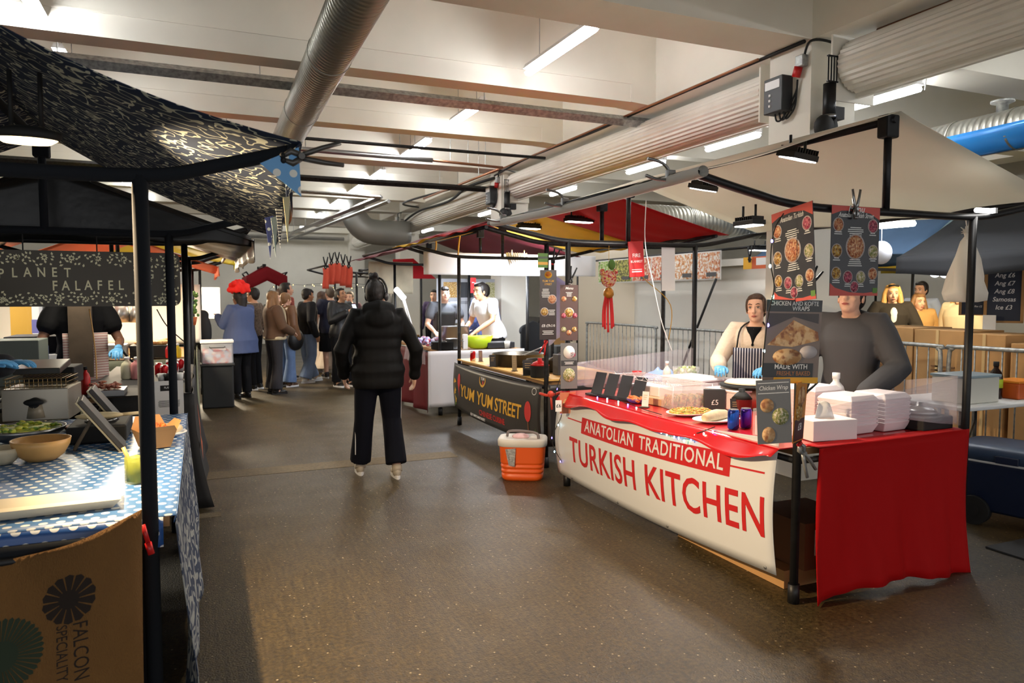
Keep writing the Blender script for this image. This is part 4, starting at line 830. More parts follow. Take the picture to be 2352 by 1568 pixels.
def blotch(name, cols, scale=20, rough=.6):
    """mottled printed picture or heap of food from three colours"""
    m, nt, b = base(name, cols[0], rough); tc = nt.nodes.new('ShaderNodeTexCoord')
    n = nd(nt, 'ShaderNodeTexNoise', Scale=float(scale), Detail=2.0); nt.links.new(tc.outputs['Object'], n.inputs['Vector']); s = nt.nodes.new('ShaderNodeSeparateXYZ'); nt.links.new(n.outputs['Color'], s.inputs[0])
    k = lambda o, a: mathn(nt, 'MINIMUM', mathn(nt, 'MAXIMUM', mathn(nt, 'MULTIPLY', mathn(nt, 'SUBTRACT', o, a), 9), 0), 1)
    nt.links.new(mixc(nt, k(s.outputs[1], .52), mixc(nt, k(s.outputs[0], .45), cols[0], cols[1]), cols[2]), b.inputs['Base Color']); return m
def bottle(c, m, capm, label, grp=None, r=.03, h=.2, cat='bottle', name='bottle', cap=True):
    t = thing(name, label, cat, c, 0, grp)
    MB().lathe([(r * .9, 0), (r, .01), (r, h * .6), (r * .8, h * .72), (r * .35, h * .82), (r * .35, h * .9)], n=18).build('body', m, t)
    if cap: MB().lathe([(r * .42, h * .88), (r * .42, h), (0, h)], n=14).build('cap', capm, t)
    return t
def bowl(c, r, h, m, label, food=None, grp=None, name='bowl', fz=.8):
    t = thing(name, label, 'bowl', c, 0, grp); MB().lathe([(r * .5, 0), (r * .75, h * .25), (r * .95, h * .7), (r, h), (r * .96, h), (r * .9, h * .68), (r * .7, h * .28), (0, h * .1)], n=30).build('bowl_wall', m, t)
    if food:
        mb = MB(); R_ = random.Random(3)
        for q in range(40):
            a = R_.uniform(0, 2 * pi); d = r * .85 * math.sqrt(R_.random()); mb.ell((d * cos(a), d * sin(a), h * fz + R_.uniform(-.01, .015)), (.022, .016, .009), 6, Matrix.Rotation(a * 3, 4, 'Z') @ Matrix.Rotation(R_.uniform(-.6, .6), 4, 'X'))
        mb.lathe([(r * .88, h * .55), (r * .86, h * fz), (0, h * fz)], n=20)
        mb.build('filling', food, t)
    return t
def plate(c, r, label, foodfn=None, fm=None, sq=1, m=None, name='plate'):
    t = thing(name, label, 'plate', c); MB().lathe([(r * .6, 0), (r * .7, .006), (r, .018), (r, .022), (r * .7, .011), (0, .009)], n=30, sq=sq).build('dish', m or WHITE, t)
    if foodfn: mb = MB(); foodfn(mb); mb.build('food', fm, t)
    return t
def pan(c, r, h, m, label, lid=None, food=None, handles=True, grp=None, name='cooking_pan', cat='pan', ladle=False):
    t = thing(name, label, cat, c, 0, grp); MB().lathe([(r * .94, 0), (r, .012), (r, h), (r * 1.03, h + .004), (r * .98, h), (r * .96, .02), (0, .015)], n=36).build('pan_body', m, t)
    if handles:
        for q in (-1, 1): MB().tube(bez([(q * r, -.04, h * .75), (q * (r + .045), -.03, h * .8), (q * (r + .045), .03, h * .8), (q * r, .04, h * .75)], 4), .007, 6).build('handle', STEEL, t)
    if food: MB().lathe([(r * .95, h * .7), (r * .6, h * .74), (0, h * .76)], n=24).build('contents', food, t)
    if lid: MB().lathe([(r * 1.04, h + .004), (r * .7, h + .03), (.03, h + .045), (.02, h + .05), (.022, h + .07), (0, h + .072)], n=30).build('lid', lid, t)
    if ladle: MB().tube([(0, 0, h * .7), (r * .9, -.05, h + .06), (r * 1.3, -.08, h + .1)], .007, 6).build('ladle', STEEL, t)
    return t
def cardstand(c, wdt, h, label, m=None, rz=0, tilt=.15, grp='small menu stands', name='menu_stand', txt=None):
    t = thing(name, label, 'menu stand', c, rz, grp); R = Matrix.Rotation(-tilt, 4, 'X')
    MB().box(-wdt / 2, wdt / 2, -.002, .002, .004, h, R).build('card', m or mat('menu_black', (34, 32, 32), .4), t, bevel=.001)
    MB().box(-wdt * .62, wdt * .62, -.025, .025, 0, .006).build('foot', mat('menu_foot', (70, 62, 54), .5), t, bevel=.002)
    mb = MB()
    for q in range(3): mb.box(-wdt * .3, wdt * (.3 - .08 * q), -.0035, -.002, h * (.75 - q * .13), h * (.78 - q * .13), R)
    mb.build('lettering', mat('menu_text', (190, 160, 110), .6), t); return t
def boxy(c, d, m, label, rz=0, name='box', cat='box', grp=None, bevel=.006, lid=None):
    t = thing(name, label, cat, c, rz, grp); MB().box(-d[0] / 2, d[0] / 2, -d[1] / 2, d[1] / 2, 0, d[2]).build('box_body', m, t, bevel=bevel)
    if lid: MB().box(-d[0] / 2 - .006, d[0] / 2 + .006, -d[1] / 2 - .006, d[1] / 2 + .006, d[2], d[2] + .015).build('lid', lid, t, bevel=.004)
    return t
FOODP = [blotch('dish_print_%d' % i, c, 90) for i, c in enumerate((((190, 120, 80), (220, 180, 140), (140, 60, 40)), ((196, 150, 60), (120, 80, 40), (220, 200, 150)), ((170, 60, 90), (200, 120, 130), (110, 40, 60)), ((180, 170, 120), (120, 130, 70), (220, 210, 190))))]
MENUB = mat('menu_navy_black', (34, 34, 42), .35)
def poster(label, c, right, up, w_, h_, m, items, cat='poster', name='menu_poster', grp='laminated menu posters', th=.003):
    """laminated sheet: items = (kind, x, y, ...) in fractions of the sheet, origin at its lower left"""
    t = thing(name, label, cat, c, 0, grp); M = frame_m(c, right, up)
    MB().box(-w_ / 2, w_ / 2, -h_ / 2, h_ / 2, -th, 0, M).build('sheet', m, t, world=True)
    for it in items:
        k, x, y = it[0], (it[1] - .5) * w_, (it[2] - .5) * h_; mb = MB()
        if k == 'disc': nm = 'dish_picture'; zz = .0012 if it[4] is RING else .002; mb.lathe([(it[3] * w_, 0), (it[3] * w_, zz), (0, zz)], (0, 0, 0), 20, M @ Matrix.Translation((x, y, 0)) @ Matrix.Diagonal((1, it[5] if len(it) > 5 else 1, 1, 1))); mm = it[4]
        elif k == 'text': nm = 'lettering'; mb.text(it[3], it[4], M @ Matrix.Translation((x, y, .0006)), it[6] if len(it) > 6 else 1, .0003, shear=it[7] if len(it) > 7 else 0, bold=.01); mm = it[5]
        elif k == 'rect': nm = 'printed_band'; mb.box(x - it[3] * w_ / 2, x + it[3] * w_ / 2, y - it[4] * h_ / 2, y + it[4] * h_ / 2, 0, it[6] if len(it) > 6 else .0008, M); mm = it[5]
        elif k == 'lines':
            nm = 'small_print'; mm = it[5]; R_ = random.Random(int(it[1] * 99 + it[2] * 77))
            for q in range(it[4]): ww = it[3] * w_ * R_.uniform(.6, 1); mb.box(x - ww / 2, x + ww / 2, y - q * .022 * h_ * 1.0, y - q * .022 * h_ + .009 * h_, 0, .001, M)
        elif k == 'poly': nm = 'printed_corner'; mm = it[4]; mb.ext([((a - .5) * w_, (b - .5) * h_) for a, b in it[3]], .0008, M)
        mb.build(nm, mm, t, world=True)
    return t
PINK = mat('poster_coral', (206, 84, 74), .5); RING = mat('poster_ring', (200, 190, 190), .5)
def menu_items():
    it = [('poly', 0, 0, [(0, 1), (1, 1), (1, .86), (.8, .93), (.5, .955), (.2, .945), (0, .9)], PINK), ('poly', 0, 0, [(0, 0), (1, 0), (1, .05), (.7, .03), (.4, .04), (.1, .09), (0, .14)], PINK), ('rect', .94, .06, .1, .06, GRN, .0012)]
    for x, y, r, k in ((.14, .79, .11, 0), (.86, .79, .11, 2), (.12, .5, .11, 1), (.88, .5, .11, 3), (.12, .25, .1, 1), (.88, .25, .1, 0), (.36, .21, .1, 2), (.63, .21, .1, 3), (.5, .1, .09, 2)):
        it += [('disc', x, y, r, RING), ('disc', x, y, r * .86, FOODP[k])]
        if y > .2: it.append(('lines', x, y - .085, .16, 2, PAPER))
    it += [('disc', .5, .55, .2, RING), ('disc', .5, .55, .175, FOODP[0]), ('lines', .5, .76, .34, 5, PAPER), ('lines', .5, .4, .3, 4, PAPER)]
    return it
def string_lights(label, pts, every=.06, cols=((120, 255, 220), (120, 110, 255)), m=RUB, r=.003, group=None, power=12, drop=.02):
    t = thing('fairy_lights', label, 'fairy lights', pts[0], 0, group); pts = bez(pts, 8); MB().tube(pts, r, 5).build('wire', m, t, world=True)
    ms = [mat('bulb_%d_%d_%d' % c, c, .5, emit=power, ecol=c) for c in cols]; acc = 0; k = 0
    for a, b in zip(pts, pts[1:]):
        acc += (b - a).length
        if acc > every:
            acc = 0; k += 1; q = b + V((rnd.uniform(-.3, .3) * drop, rnd.uniform(-.3, .3) * drop, -drop * rnd.uniform(.3, 1)))
            MB().ell(q, (.0055, .0055, .009), 8).build('bulb', ms[k % len(ms)], t, world=True)
    return t
ZT = .806
T_ = lambda px, py, z=ZT: P(px, py, Z=z)
# ---- goods on the kebab counter
COKE = canmat('red_can', (180, 20, 28), (225, 215, 215)); 
can(T_(1684, 985), canmat('blue_can', (28, 90, 200), (20, 40, 120)), 'blue drinks can beside the purple one on the kebab counter')
can(T_(1713, 982), canmat('purple_can', (80, 30, 170), (50, 16, 110)), 'purple drinks can beside the blue one on the kebab counter')
cardstand(T_(1690, 950), .07, .1, 'small black sign standing behind the blue can', rz=rad(-20), m=mat('sign_black', (36, 38, 38), .6))
def pizza(mb):
    R_ = random.Random(5)
    mb.lathe([(.15, .018), (.148, .03), (.13, .03), (0, .03)], n=24, sq=.7)
    for q in range(110): a = R_.uniform(0, 6.28); d = .13 * math.sqrt(R_.random()); mb.ell((d * cos(a), d * sin(a) * .7, .034), (.011, .008, .005), 5)
plate(T_(1585, 952), .17, 'oval plate with a flat topped bread covered in toppings', pizza, blotch('pide_food', ((200, 120, 50), (226, 190, 90), (120, 140, 60)), 70), .7)
plate(T_(1645, 968), .16, 'white plate with a rolled flatbread wrap in front of the cans', lambda mb: mb.tube([(-.1, -.03, .035), (0, 0, .042), (.1, .04, .035)], [.03, .036, .028], 12, round_=True), mat('flatbread', (214, 196, 158), .7, var=.12, vs=30), .7)
# sandwich case
t = thing('display_case', 'clear plastic case with stacked sandwiches on the kebab counter', 'display case', T_(1580, 935), rad(-10))
for a in (MB().box(-.17, .17, -.1, -.097, 0, .13), MB().box(-.17, .17, .097, .1, 0, .13), MB().box(-.17, -.167, -.1, .1, 0, .13), MB().box(-.17, .17, -.1, .1, .13, .133)): a.build('pane', GLASS, t)
for q in range(5): x = -.13 + q * .06; MB().bc((x, 0, .05), (.05, .14, .08), Matrix.Rotation(.2, 4, 'Y')).build('sandwich', blotch('sandwich_%d' % (q % 2), ((200, 160, 100), (150, 90, 60), (90, 110, 60)), 40), t, bevel=.01)
t = thing('chalkboard_sign', 'dark chalk price board beside the sandwich case', 'sign', T_(1640, 940), rad(-25)); MB().box(-.07, .07, -.02, .02, 0, .14).build('board', mat('slate', (52, 54, 56), .7), t, bevel=.003); mb = MB(); mb.text('£5', .05, Matrix.Translation((0, -.021, .05)) @ Matrix.Rotation(pi / 2, 4, 'X')); mb.build('lettering', PAPER, t)
# wrapped card row
t = thing('menu_rack', 'row of four black menu cards leaning on a black tray', 'menu rack', (2.86, 4.72, ZT), rad(-78))
MB().box(-.3, .3, -.03, .05, 0, .015).build('tray', BLK, t, bevel=.003)
for q in range(4): MB().box(-.27 + q * .145, -.15 + q * .145, -.002, .002, .01, .19, Matrix.Rotation(-.35, 4, 'X')).build('card', mat('card_dark', (32, 30, 36), .4), t, bevel=.001)
for q, (px, py) in enumerate(((1432, 915), (1481, 935))):
    cardstand(T_(px, py), .05, .11, ('white price tag standing beside the black menu cards', 'white price tag standing by the bowl of orange food')[q], m=PAPER, rz=rad(-60), grp='white price tags', name='price_tag')
bowl(T_(1462, 925), .075, .035, mat('purple_rim_dish', (90, 70, 150), .4), 'small dish of orange fried food on the kebab counter', blotch('fried_food', ((206, 110, 50), (226, 140, 70), (180, 80, 40)), 60))
boxy(T_(1510, 925), (.2, .34, .05), mat('card_tray', (190, 150, 110), .8), 'shallow cardboard tray behind the price tag', rad(8))
WRK = mat('white_wire', (225, 220, 222), .3, .3)
t = thing('wire_rack', 'white wire shelf rack standing on the kebab counter', 'rack', (3.1, 4.5, ZT), 0)
mb = MB()
for q in range(12): mb.tube([(2.95 + q * .03, 4.1, .965), (2.95 + q * .03, 4.95, .965)], .002, 5)
for y in (4.1, 4.3, 4.5, 4.7, 4.95): mb.tube([(2.95, y, .967), (3.28, y, .967)], .002, 5)
mb.build('shelf_wires', WRK, t, world=True)
for y in (4.1, 4.95):
    for x in (2.95, 3.28): MB().tube([(x, y, ZT), (x, y, .966)], .0035, 6).build('leg', WRK, t, world=True)
for q in range(6): y = 4.12 + q * .14; MB().tube(bez([(2.95, y, .966), (2.94, y + .02, .99), (2.95, y + .06, .997), (2.96, y + .09, .966)], 3), .002, 5).build('wire_loop', WRK, t, world=True)
FOAM = mat('white_foam', (232, 222, 224), .6)
for k, (c_, d, rz, lb) in enumerate((((3.12, 4.55, ZT), (.25, .3, .12), 12, 'white foam box under the wire rack'), ((3.45, 4.5, ZT), (.32, .42, .15), 8, 'long white foam box with a yellow sticker'), ((3.42, 4.02, ZT), (.28, .3, .12), 5, 'white foam box behind the sandwich case'))):
    b = boxy(c_, d, FOAM, lb, rad(rz), 'foam_box', 'box', 'white foam boxes on the kebab counter', .012, FOAM if k else None)
    if k == 1: MB().box(-.04, .02, -d[1] / 2 - .003, -d[1] / 2, .03, .07).build('sticker', YEL, b)
t = bottle((3.32, 5.12, ZT), mat('clear_jar', (226, 200, 204), .15, alpha=.5), REDP, 'clear squeeze jar with a red lid behind the wire rack', r=.05, h=.15, cap=False, name='jar', cat='jar'); MB().lathe([(.04, .125), (.04, .155), (0, .155)], n=16).build('lid', REDP, t)
bottle((3.52, 4.98, ZT), mat('milky_bottle', (222, 226, 222), .3), WHITE, 'white plastic bottle in front of the salad bag', r=.035, h=.24)
t = thing('salad_tub', 'clear tub of green salad leaves on the kebab counter', 'tub', (3.62, 4.86, ZT)); MB().lathe([(.09, 0), (.11, .2), (.108, .2), (.088, .004)], n=24).build('tub', GLASS, t); mb = MB(); R_ = random.Random(8)
for q in range(70): a = R_.uniform(0, 6.28); d = .085 * math.sqrt(R_.random()); mb.ell((d * cos(a), d * sin(a), R_.uniform(.02, .2)), (.026, .02, .008), 6, Matrix.Rotation(R_.uniform(0, 3), 4, 'X') @ Matrix.Rotation(R_.uniform(0, 3), 4, 'Z'))
mb.build('leaves', blotch('lettuce', ((120, 150, 80), (190, 205, 140), (225, 225, 200)), 30), t)
mb = MB(); mb.ell((0, 0, .07), (.19, .13, .08), 20); mb.tube([(-.05, 0, .13), (-.03, 0, .18)], [.03, .012], 8); mb.tube([(.05, .02, .12), (.1, .0, .15)], [.03, .01], 8)
t = thing('carrier_bag', 'pale blue plastic bag lying at the far end of the counter', 'bag', (3.55, 5.1, .81)); mb.build('bag', mat('blue_bag', (150, 176, 226), .3, bump=.6, bs=12), t, rm=.012)
# hot plate and pots
t = thing('griddle', 'round copper griddle with black domed pan and dough in front of the woman', 'griddle', (3.5, 3.98, ZT)); HP = mat('copper_side', (178, 130, 108), .3, .8)
MB().lathe([(.13, 0), (.14, .01), (.14, .13), (.13, .14)], n=30).build('drum', HP, t); MB().lathe([(.13, .14), (.2, .15), (.2, .165), (.12, .17), (0, .18)], n=36).build('pan', RUB, t); MB().lathe([(.17, .172), (.15, .188), (0, .192)], n=30).build('dough', mat('dough', (240, 226, 206), .7), t)
pan((3.3, 3.82, ZT), .065, .09, mat('maroon_pot', (90, 24, 22), .35), 'small maroon pot with a black lid beside the griddle', lid=RUB, name='sauce_pot', cat='pot', handles=False)
t = thing('utensil_tub', 'white tub of spoons with a red handle sticking out', 'tub', (3.28, 3.55, ZT)); MB().lathe([(.05, 0), (.06, .1), (.057, .1), (.047, .004)], n=20).build('tub', WHITE, t); MB().tube([(0, 0, .02), (-.03, .0, .16)], .008, 8).build('red_handle', REDP, t); MB().tube([(.01, .01, .02), (.03, .02, .15)], .005, 6).build('spoon', STEEL, t)
t = thing('napkin_dispenser', 'clear upright dispenser at the corner of the kebab counter', 'dispenser', T_(1752, 1000)); MB().box(-.04, .04, -.04, .04, 0, .15).build('case', GLASS, t, bevel=.004); MB().box(-.03, .03, -.03, .03, .004, .11).build('contents', mat('pale_pink', (226, 190, 196), .6), t)
# right end: foam boxes, napkins, hot pan
def foamstack(x, y, n, label):
    for k in range(n):
        s_ = .118; z = ZT + k * .022; mb = MB(); a, b = s_ * .8, s_
        mb.add([(-a, -a, 0), (a, -a, 0), (a, a, 0), (-a, a, 0), (-b, -b, .055), (b, -b, .055), (b, b, .055), (-b, b, .055)], [(3, 2, 1, 0), (4, 5, 6, 7), (0, 1, 5, 4), (1, 2, 6, 5), (2, 3, 7, 6), (3, 0, 4, 7)], False)
        if k == n - 1: mb.add([(-b, -b, .055), (b, -b, .055), (b, b, .055), (-b, b, .055), (-a, -a, .085), (a, -a, .085), (a, a, .085), (-a, a, .085)], [(3, 2, 1, 0), (4, 5, 6, 7), (0, 1, 5, 4), (1, 2, 6, 5), (2, 3, 7, 6), (3, 0, 4, 7)], False)
        t = thing('takeaway_box', label + (' topmost closed box' if k == n - 1 else ' box within the stack'), 'takeaway box', (x, y, z), rad(4), 'foam boxes, ' + label); mb.build('foam_shell', FOAM, t, bevel=.004)
foamstack(3.4, 3.05, 7, 'tall left stack of pinkish white foam boxes,'); foamstack(3.66, 3.05, 7, 'tall right stack of pinkish white foam boxes,'); foamstack(3.42, 3.33, 8, 'rear stack of foam boxes,')
t = thing('napkin_box', 'white napkin box with a tissue sticking out on the red cloth', 'napkin box', (3.13, 2.96, ZT), rad(-8)); MB().box(-.14, .14, -.09, .09, 0, .11).build('box_body', FOAM, t, bevel=.004)
mb = MB(); mb.surf(lambda u, v: ((u - .5) * .13 * (1 - .35 * v), .012 * sin(u * 7) * v, .105 + .1 * v - .05 * v * abs(u - .45)), 10, 5, .0015); mb.build('tissue', PAPER, t)
t = thing('hot_plate', 'big flat black hot plate at the right end of the counter', 'hot plate', (3.9, 2.98, ZT)); MB().box(-.13, .12, -.13, .1, 0, .08).build('plate_body', RUB, t, bevel=.01); MB().lathe([(.09, .08), (.1, .095), (.07, .12), (.02, .13), (.02, .15), (0, .15)], (0, 0, 0), 26).build('domed_lid', STEEL, t)
bottle((3.62, 3.34, ZT + .0), WHITE, WHITE, 'large white sauce bottle behind the foam boxes', r=.055, h=.3)
bottle((3.62, 3.62, ZT), mat('cream_tub', (216, 206, 186), .5), WHITE, 'cream coloured bottle behind the cling film', r=.045, h=.2)
pan((3.88, 3.18, ZT), .09, .12, STEEL, 'steel pot with a dark lid behind the cling film', lid=RUB, name='cooking_pot', cat='pot')
# cling film screens
f1, _ = sheet('cling_film_screen', 'cling film stretched between the posts at the right end of the kebab stall', 'cling film', FILM, (3.0, 2.82), (4.05, 2.82), (.98, .83), (1.0, 1.12), .02, 3, .001, (30, 10))
f2, _ = sheet('cling_film_screen', 'cling film stretched across the back right side of the kebab stall', 'cling film', FILM, (4.04, 2.85), (4.04, 3.5), .84, (1.12, 1.0), .015, 3, .001, (20, 8))
f3, _ = sheet('cling_film_screen', 'cling film stretched across the far end of the kebab counter', 'cling film', FILM, (2.82, 5.31), (4.03, 5.31), .84, (1.03, 1.12), .02, 4, .001, (30, 8))
f4, _ = sheet('cling_film_screen', 'sloping cling film over the food beside the far post', 'cling film', FILM, (2.9, 5.25), (3.05, 4.75), .84, (1.03, .95), .02, 2, .001, (16, 8))
# posters
mi = menu_items()
p = poster('nearer square menu poster with round dish pictures hanging from the rail', P(1964, 577, Y=2.76), (1, 0, 0), (.0, 0, 1), .335, .455, MENUB, mi + [('text', .5, .97, 'Menu', .05, PAPER, 1, .3), ('text', .5, .9, 'Anatolian Turkish Street', .034, PAPER, .72, .4)])
p2 = poster('menu poster turned at an angle beside the black rail with green fairy lights', P(1821, 585, Y=2.74), (-.15, -1, .1), (.0, 0, 1), .32, .46, MENUB, mi + [('text', .5, .9, 'Anatolian Turkish', .036, PAPER, .7, .4)])
BREAD = blotch('bread_print', ((200, 150, 100), (222, 186, 140), (150, 96, 66)), 26); DKG = mat('poster_charcoal', (52, 54, 56), .4)
poster('tall poster picturing wraps with the words chicken and kofte wraps', P(1820, 785, Y=2.72), (1, -.3, -.02), (-.12, 0, 1), .285, .41, mat('poster_warm_grey', (128, 112, 104), .4), [('rect', .5, .93, 1, .14, DKG), ('text', .5, .955, 'CHICKEN AND KOFTE', .03, PAPER, .82), ('text', .62, .895, 'WRAPS', .03, PAPER, .9), ('rect', .45, .16, .9, .17, DKG), ('text', .5, .2, 'MADE WITH', .034, PAPER, .9), ('text', .55, .12, 'FRESHLY BAKED', .03, mat('text_ochre', (170, 110, 60), .5), .8), ('rect', .6, .04, .8, .07, YEL),
    ('poly', 0, 0, [(.05, .46), (.5, .76), (.95, .62), (.98, .52), (.5, .44)], BREAD), ('disc', .42, .32, .26, BREAD, .55), ('disc', .8, .38, .16, RING, .7), ('poly', 0, 0, [(.05, .84), (.95, .84), (.95, .72), (.5, .8), (.05, .66)], mat('poster_dark_band', (66, 58, 58), .4))])
poster('grey chicken wrap poster clipped lowest at the counter corner', P(1778, 945, Y=2.7), (1, -.35, .05), (.05, 0, 1), .17, .31, mat('poster_grey', (112, 112, 112), .4), [('text', .5, .87, 'Chicken Wrap', .03, PAPER, .8, .2), ('rect', .5, .95, .9, .012, PAPER), ('rect', .5, .79, .9, .012, PAPER), ('disc', .3, .6, .2, BREAD), ('disc', .68, .42, .24, FOODP[3]), ('disc', .32, .14, .19, BREAD, 1.2)])
poster('orange poster with the price tag held by the grey clamp', P(1838, 945, Y=2.72), (1, .5, 0), (.12, 0, 1), .15, .3, mat('poster_orange', (206, 136, 50), .4), [('disc', .5, .75, .34, BREAD), ('disc', .4, .5, .3, FOODP[1]), ('rect', .5, .2, .9, .36, DKG), ('text', .55, .24, '£8', .05, PAPER)])
GRY = mat('grey_clamp', (150, 150, 148), .35, .4)
clamp('spring_clamp', 'large grey clamp with red tips pinching the orange poster below', P(1845, 1040, Y=2.7), rad(5), GRY, REDP, 1.15, rad(150)); clamp('spring_clamp', 'steel clamp holding the nearer menu poster on the rail', P(1966, 480, Y=2.74), 0, STEEL, STEEL, .9, 0); clamp('spring_clamp', 'dark clamp sticking out behind the wraps poster', P(1865, 650, Y=2.76), 0, BLKW, STEEL, .8, rad(35)); clamp('spring_clamp', 'dark clamp above the price poster', P(1850, 900, Y=2.76), 0, BLKW, STEEL, .8, rad(45))
FR = (0, -1, 0)
poster('brown menu strip with dish circles on the far post of the kebab stall', P(1307, 718, Y=5.25), (1, -.2, 0), (0, 0, 1), .15, .45, mat('menu_brown', (92, 70, 66), .4), [('disc', .5, .5, .28, RING), ('disc', .5, .5, .24, FOODP[1])] + [('disc', x, y, .14, FOODP[q % 4]) for q, (x, y) in enumerate(((.2, .75), (.8, .75), (.2, .45), (.2, .2), (.5, .14), (.8, .2), (.82, .45)))] + [('lines', .5, .86, .4, 4, PAPER), ('text', .5, .94, 'Menu', .03, PAPER, 1, .3)])
poster('grey poster strip with bowl pictures below the brown menu strip', P(1307, 840, Y=5.2), (1, -.2, 0), (.06, 0, 1), .14, .37, mat('poster_grey', (112, 112, 112), .4), [('disc', .5, .8, .34, PAPER, 1.1), ('disc', .72, .75, .16, FOODP[2]), ('rect', .5, .56, .95, .12, DKG), ('lines', .5, .58, .7, 3, PAPER), ('disc', .5, .3, .36, FOODP[3], 1.1)])
poster('orange brown strip hanging at the bottom beside the price tag', P(1304, 925, Y=5.15), (1, -.2, 0), (.03, 0, 1), .13, .17, mat('strip_terracotta', (196, 118, 84), .5), [('disc', .5, .5, .3, BREAD)])
poster('small white price tag hanging beside the orange cool box', P(1283, 932, Y=5.1), (1, -.2, 0), (.05, 0, 1), .05, .09, PAPER, [('text', .5, .5, '£6', .04, RUB)], name='price_tag', cat='price tag')
poster('tall dark noodle menu board on the near post of the noodle stall', P(1259, 700, Y=5.93), (1, -.1, 0), (0, 0, 1), .16, .63, mat('menu_espresso', (52, 40, 38), .4), [('disc', .5, .93, .22, YEL, .9), ('disc', .5, .94, .17, CHI, .8), ('text', .5, .84, 'YUM YUM', .028, YEL, .9), ('text', .5, .795, 'STREET', .024, YEL, .9), ('lines', .35, .72, .55, 6, PAPER), ('disc', .74, .58, .27, RING), ('disc', .74, .58, .23, FOODP[0]), ('disc', .28, .4, .25, RING), ('disc', .28, .4, .21, FOODP[1]), ('lines', .72, .42, .4, 4, PAPER), ('text', .22, .2, '£8', .035, PAPER), ('text', .5, .2, '£9', .035, PAPER), ('text', .78, .2, '£10', .03, PAPER), ('lines', .5, .12, .8, 3, PAPER)])
poster('small green landscape picture clipped above the noodle menu board', P(1247, 598, Y=5.93), (1, 0, 0), (0, 0, 1), .1, .13, GRN, [('rect', .5, .3, 1, .2, YEL), ('rect', .5, .7, 1, .15, mat('picture_dark_green', (50, 70, 40), .5))], name='picture_card', cat='card')
clamp('spring_clamp', 'black and red clamp above the noodle menu board', P(1272, 596, Y=5.9), 0, RUB, REDP, .9, rad(20)); clamp('spring_clamp', 'steel clamp above the brown menu strip', P(1312, 640, Y=5.22), 0, BLKW, STEEL, .9, rad(15)); clamp('spring_clamp', 'red clamp below the noodle menu board', P(1252, 790, Y=5.95), 0, REDP, RUB, .9, rad(200))
solo('red_ribbon_bow', MB().ell(P(1265, 905, Y=5.4), (.03, .03, .03), 8).tube(bez([P(1240, 903, Y=5.5), P(1262, 908, Y=5.4), P(1290, 900, Y=5.4)], 4), .012, 6).tube([P(1265, 905, Y=5.4), P(1268, 940, Y=5.4)], .01, 6), mat('ribbon', (200, 60, 40), .5), 'knotted red ribbon at the corner between the two stalls', 'ribbon')
# fairy lights
FC = ((120, 255, 220), (110, 100, 255), (190, 240, 255))
string_lights('string of small coloured fairy lights drooping over the white banner', [P(1500, 968, X=2.68), P(1530, 992, X=2.67), P(1565, 1002, X=2.67), P(1600, 995, X=2.67), P(1642, 980, X=2.68)], .05, FC, drop=.03)
string_lights('string of fairy lights along the black menu cards', [P(1345, 905, Z=.82), P(1390, 912, Z=.82), P(1430, 922, Z=.82), P(1480, 940, Z=.81), P(1520, 952, Z=.81)], .12, FC)
string_lights('string of fairy lights wound down beside the angled menu poster', [P(1800, 490, Y=2.73), P(1778, 530, Y=2.73), P(1770, 600, Y=2.73), P(1778, 660, Y=2.73), P(1765, 720, Y=2.73), P(1755, 800, Y=2.7), P(1750, 862, Y=2.7)], .13, FC)
string_lights('string of fairy lights tangled round the far corner post of the kebab stall', [P(1290, 860, Y=5.3), P(1275, 910, Y=5.3), P(1290, 950, Y=5.3), P(1268, 1010, Y=5.3), P(1290, 1060, Y=5.3)], .1, ((190, 240, 255), (120, 110, 255)), power=5)
# hangings on the noodle stall
t = thing('dragon_ornament', 'red lion head paper ornament with long tassels hanging under the canopy', 'ornament', P(1398, 650, Y=5.9)); c = P(1398, 640, Y=5.9)
ORN = blotch('ornament_print', ((206, 50, 46), (230, 190, 170), (236, 210, 120)), 45)
MB().ell(c, (.085, .03, .08), 16).ell(c + V((-.07, 0, .06)), (.03, .02, .035), 8).ell(c + V((.07, 0, .06)), (.03, .02, .035), 8).build('head', ORN, t, world=True); MB().lathe([(.02, 0), (.045, -.03), (.05, -.07), (.03, -.1)], c + V((0, 0, -.08)), 14).build('gold_collar', mat('gold_paint', (190, 130, 50), .4, .4), t, world=True)
for q in (-.05, -.03, .0, .035, .05): MB().tube(bez([c + V((q * .6, 0, -.16)), c + V((q, .01, -.3)), c + V((q * 1.1, 0, -.5 + abs(q)))], 4), .012, 6).build('tassel', mat('tassel_red', (196, 30, 34), .7), t, world=True)
MB().ell(c + V((.02, -.02, .13)), (.04, .02, .05), 10).build('crest', GRN, t, world=True); MB().tube([c + V((0, 0, .08)), c + V((0, 0, .32))], .002, 5).build('hanging_thread', YEL, t, world=True)
t = thing('fire_blanket', 'red fire blanket pouch with white print hanging on the rail', 'fire blanket', P(1462, 595, Y=5.28)); M = frame_m(P(1462, 595, Y=5.28), (1, 0, .06), (-.08, 0, 1))
MB().box(-.075, .075, -.15, .15, -.012, 0, M).build('pouch', REDP, t, world=True, bevel=.004); mb = MB(); mb.text('FIRE', .045, M @ Matrix.Translation((0, .03, .001))); mb.text('BLANKET', .028, M @ Matrix.Translation((0, -.02, .001))); mb.box(-.05, .05, -.11, -.1, 0, .001, M); mb.box(-.05, .05, -.09, -.085, 0, .001, M); mb.build('lettering', PAPER, t, world=True)
solo('paper_notice', MB().box(-.07, .07, -.2, .2, -.001, .001, frame_m(P(1535, 615, Y=5.35), (1, 0, .02), (.04, 0, 1))), mat('bright_paper', (245, 245, 245), .6), 'long blank white paper hanging from the black rail', 'paper')
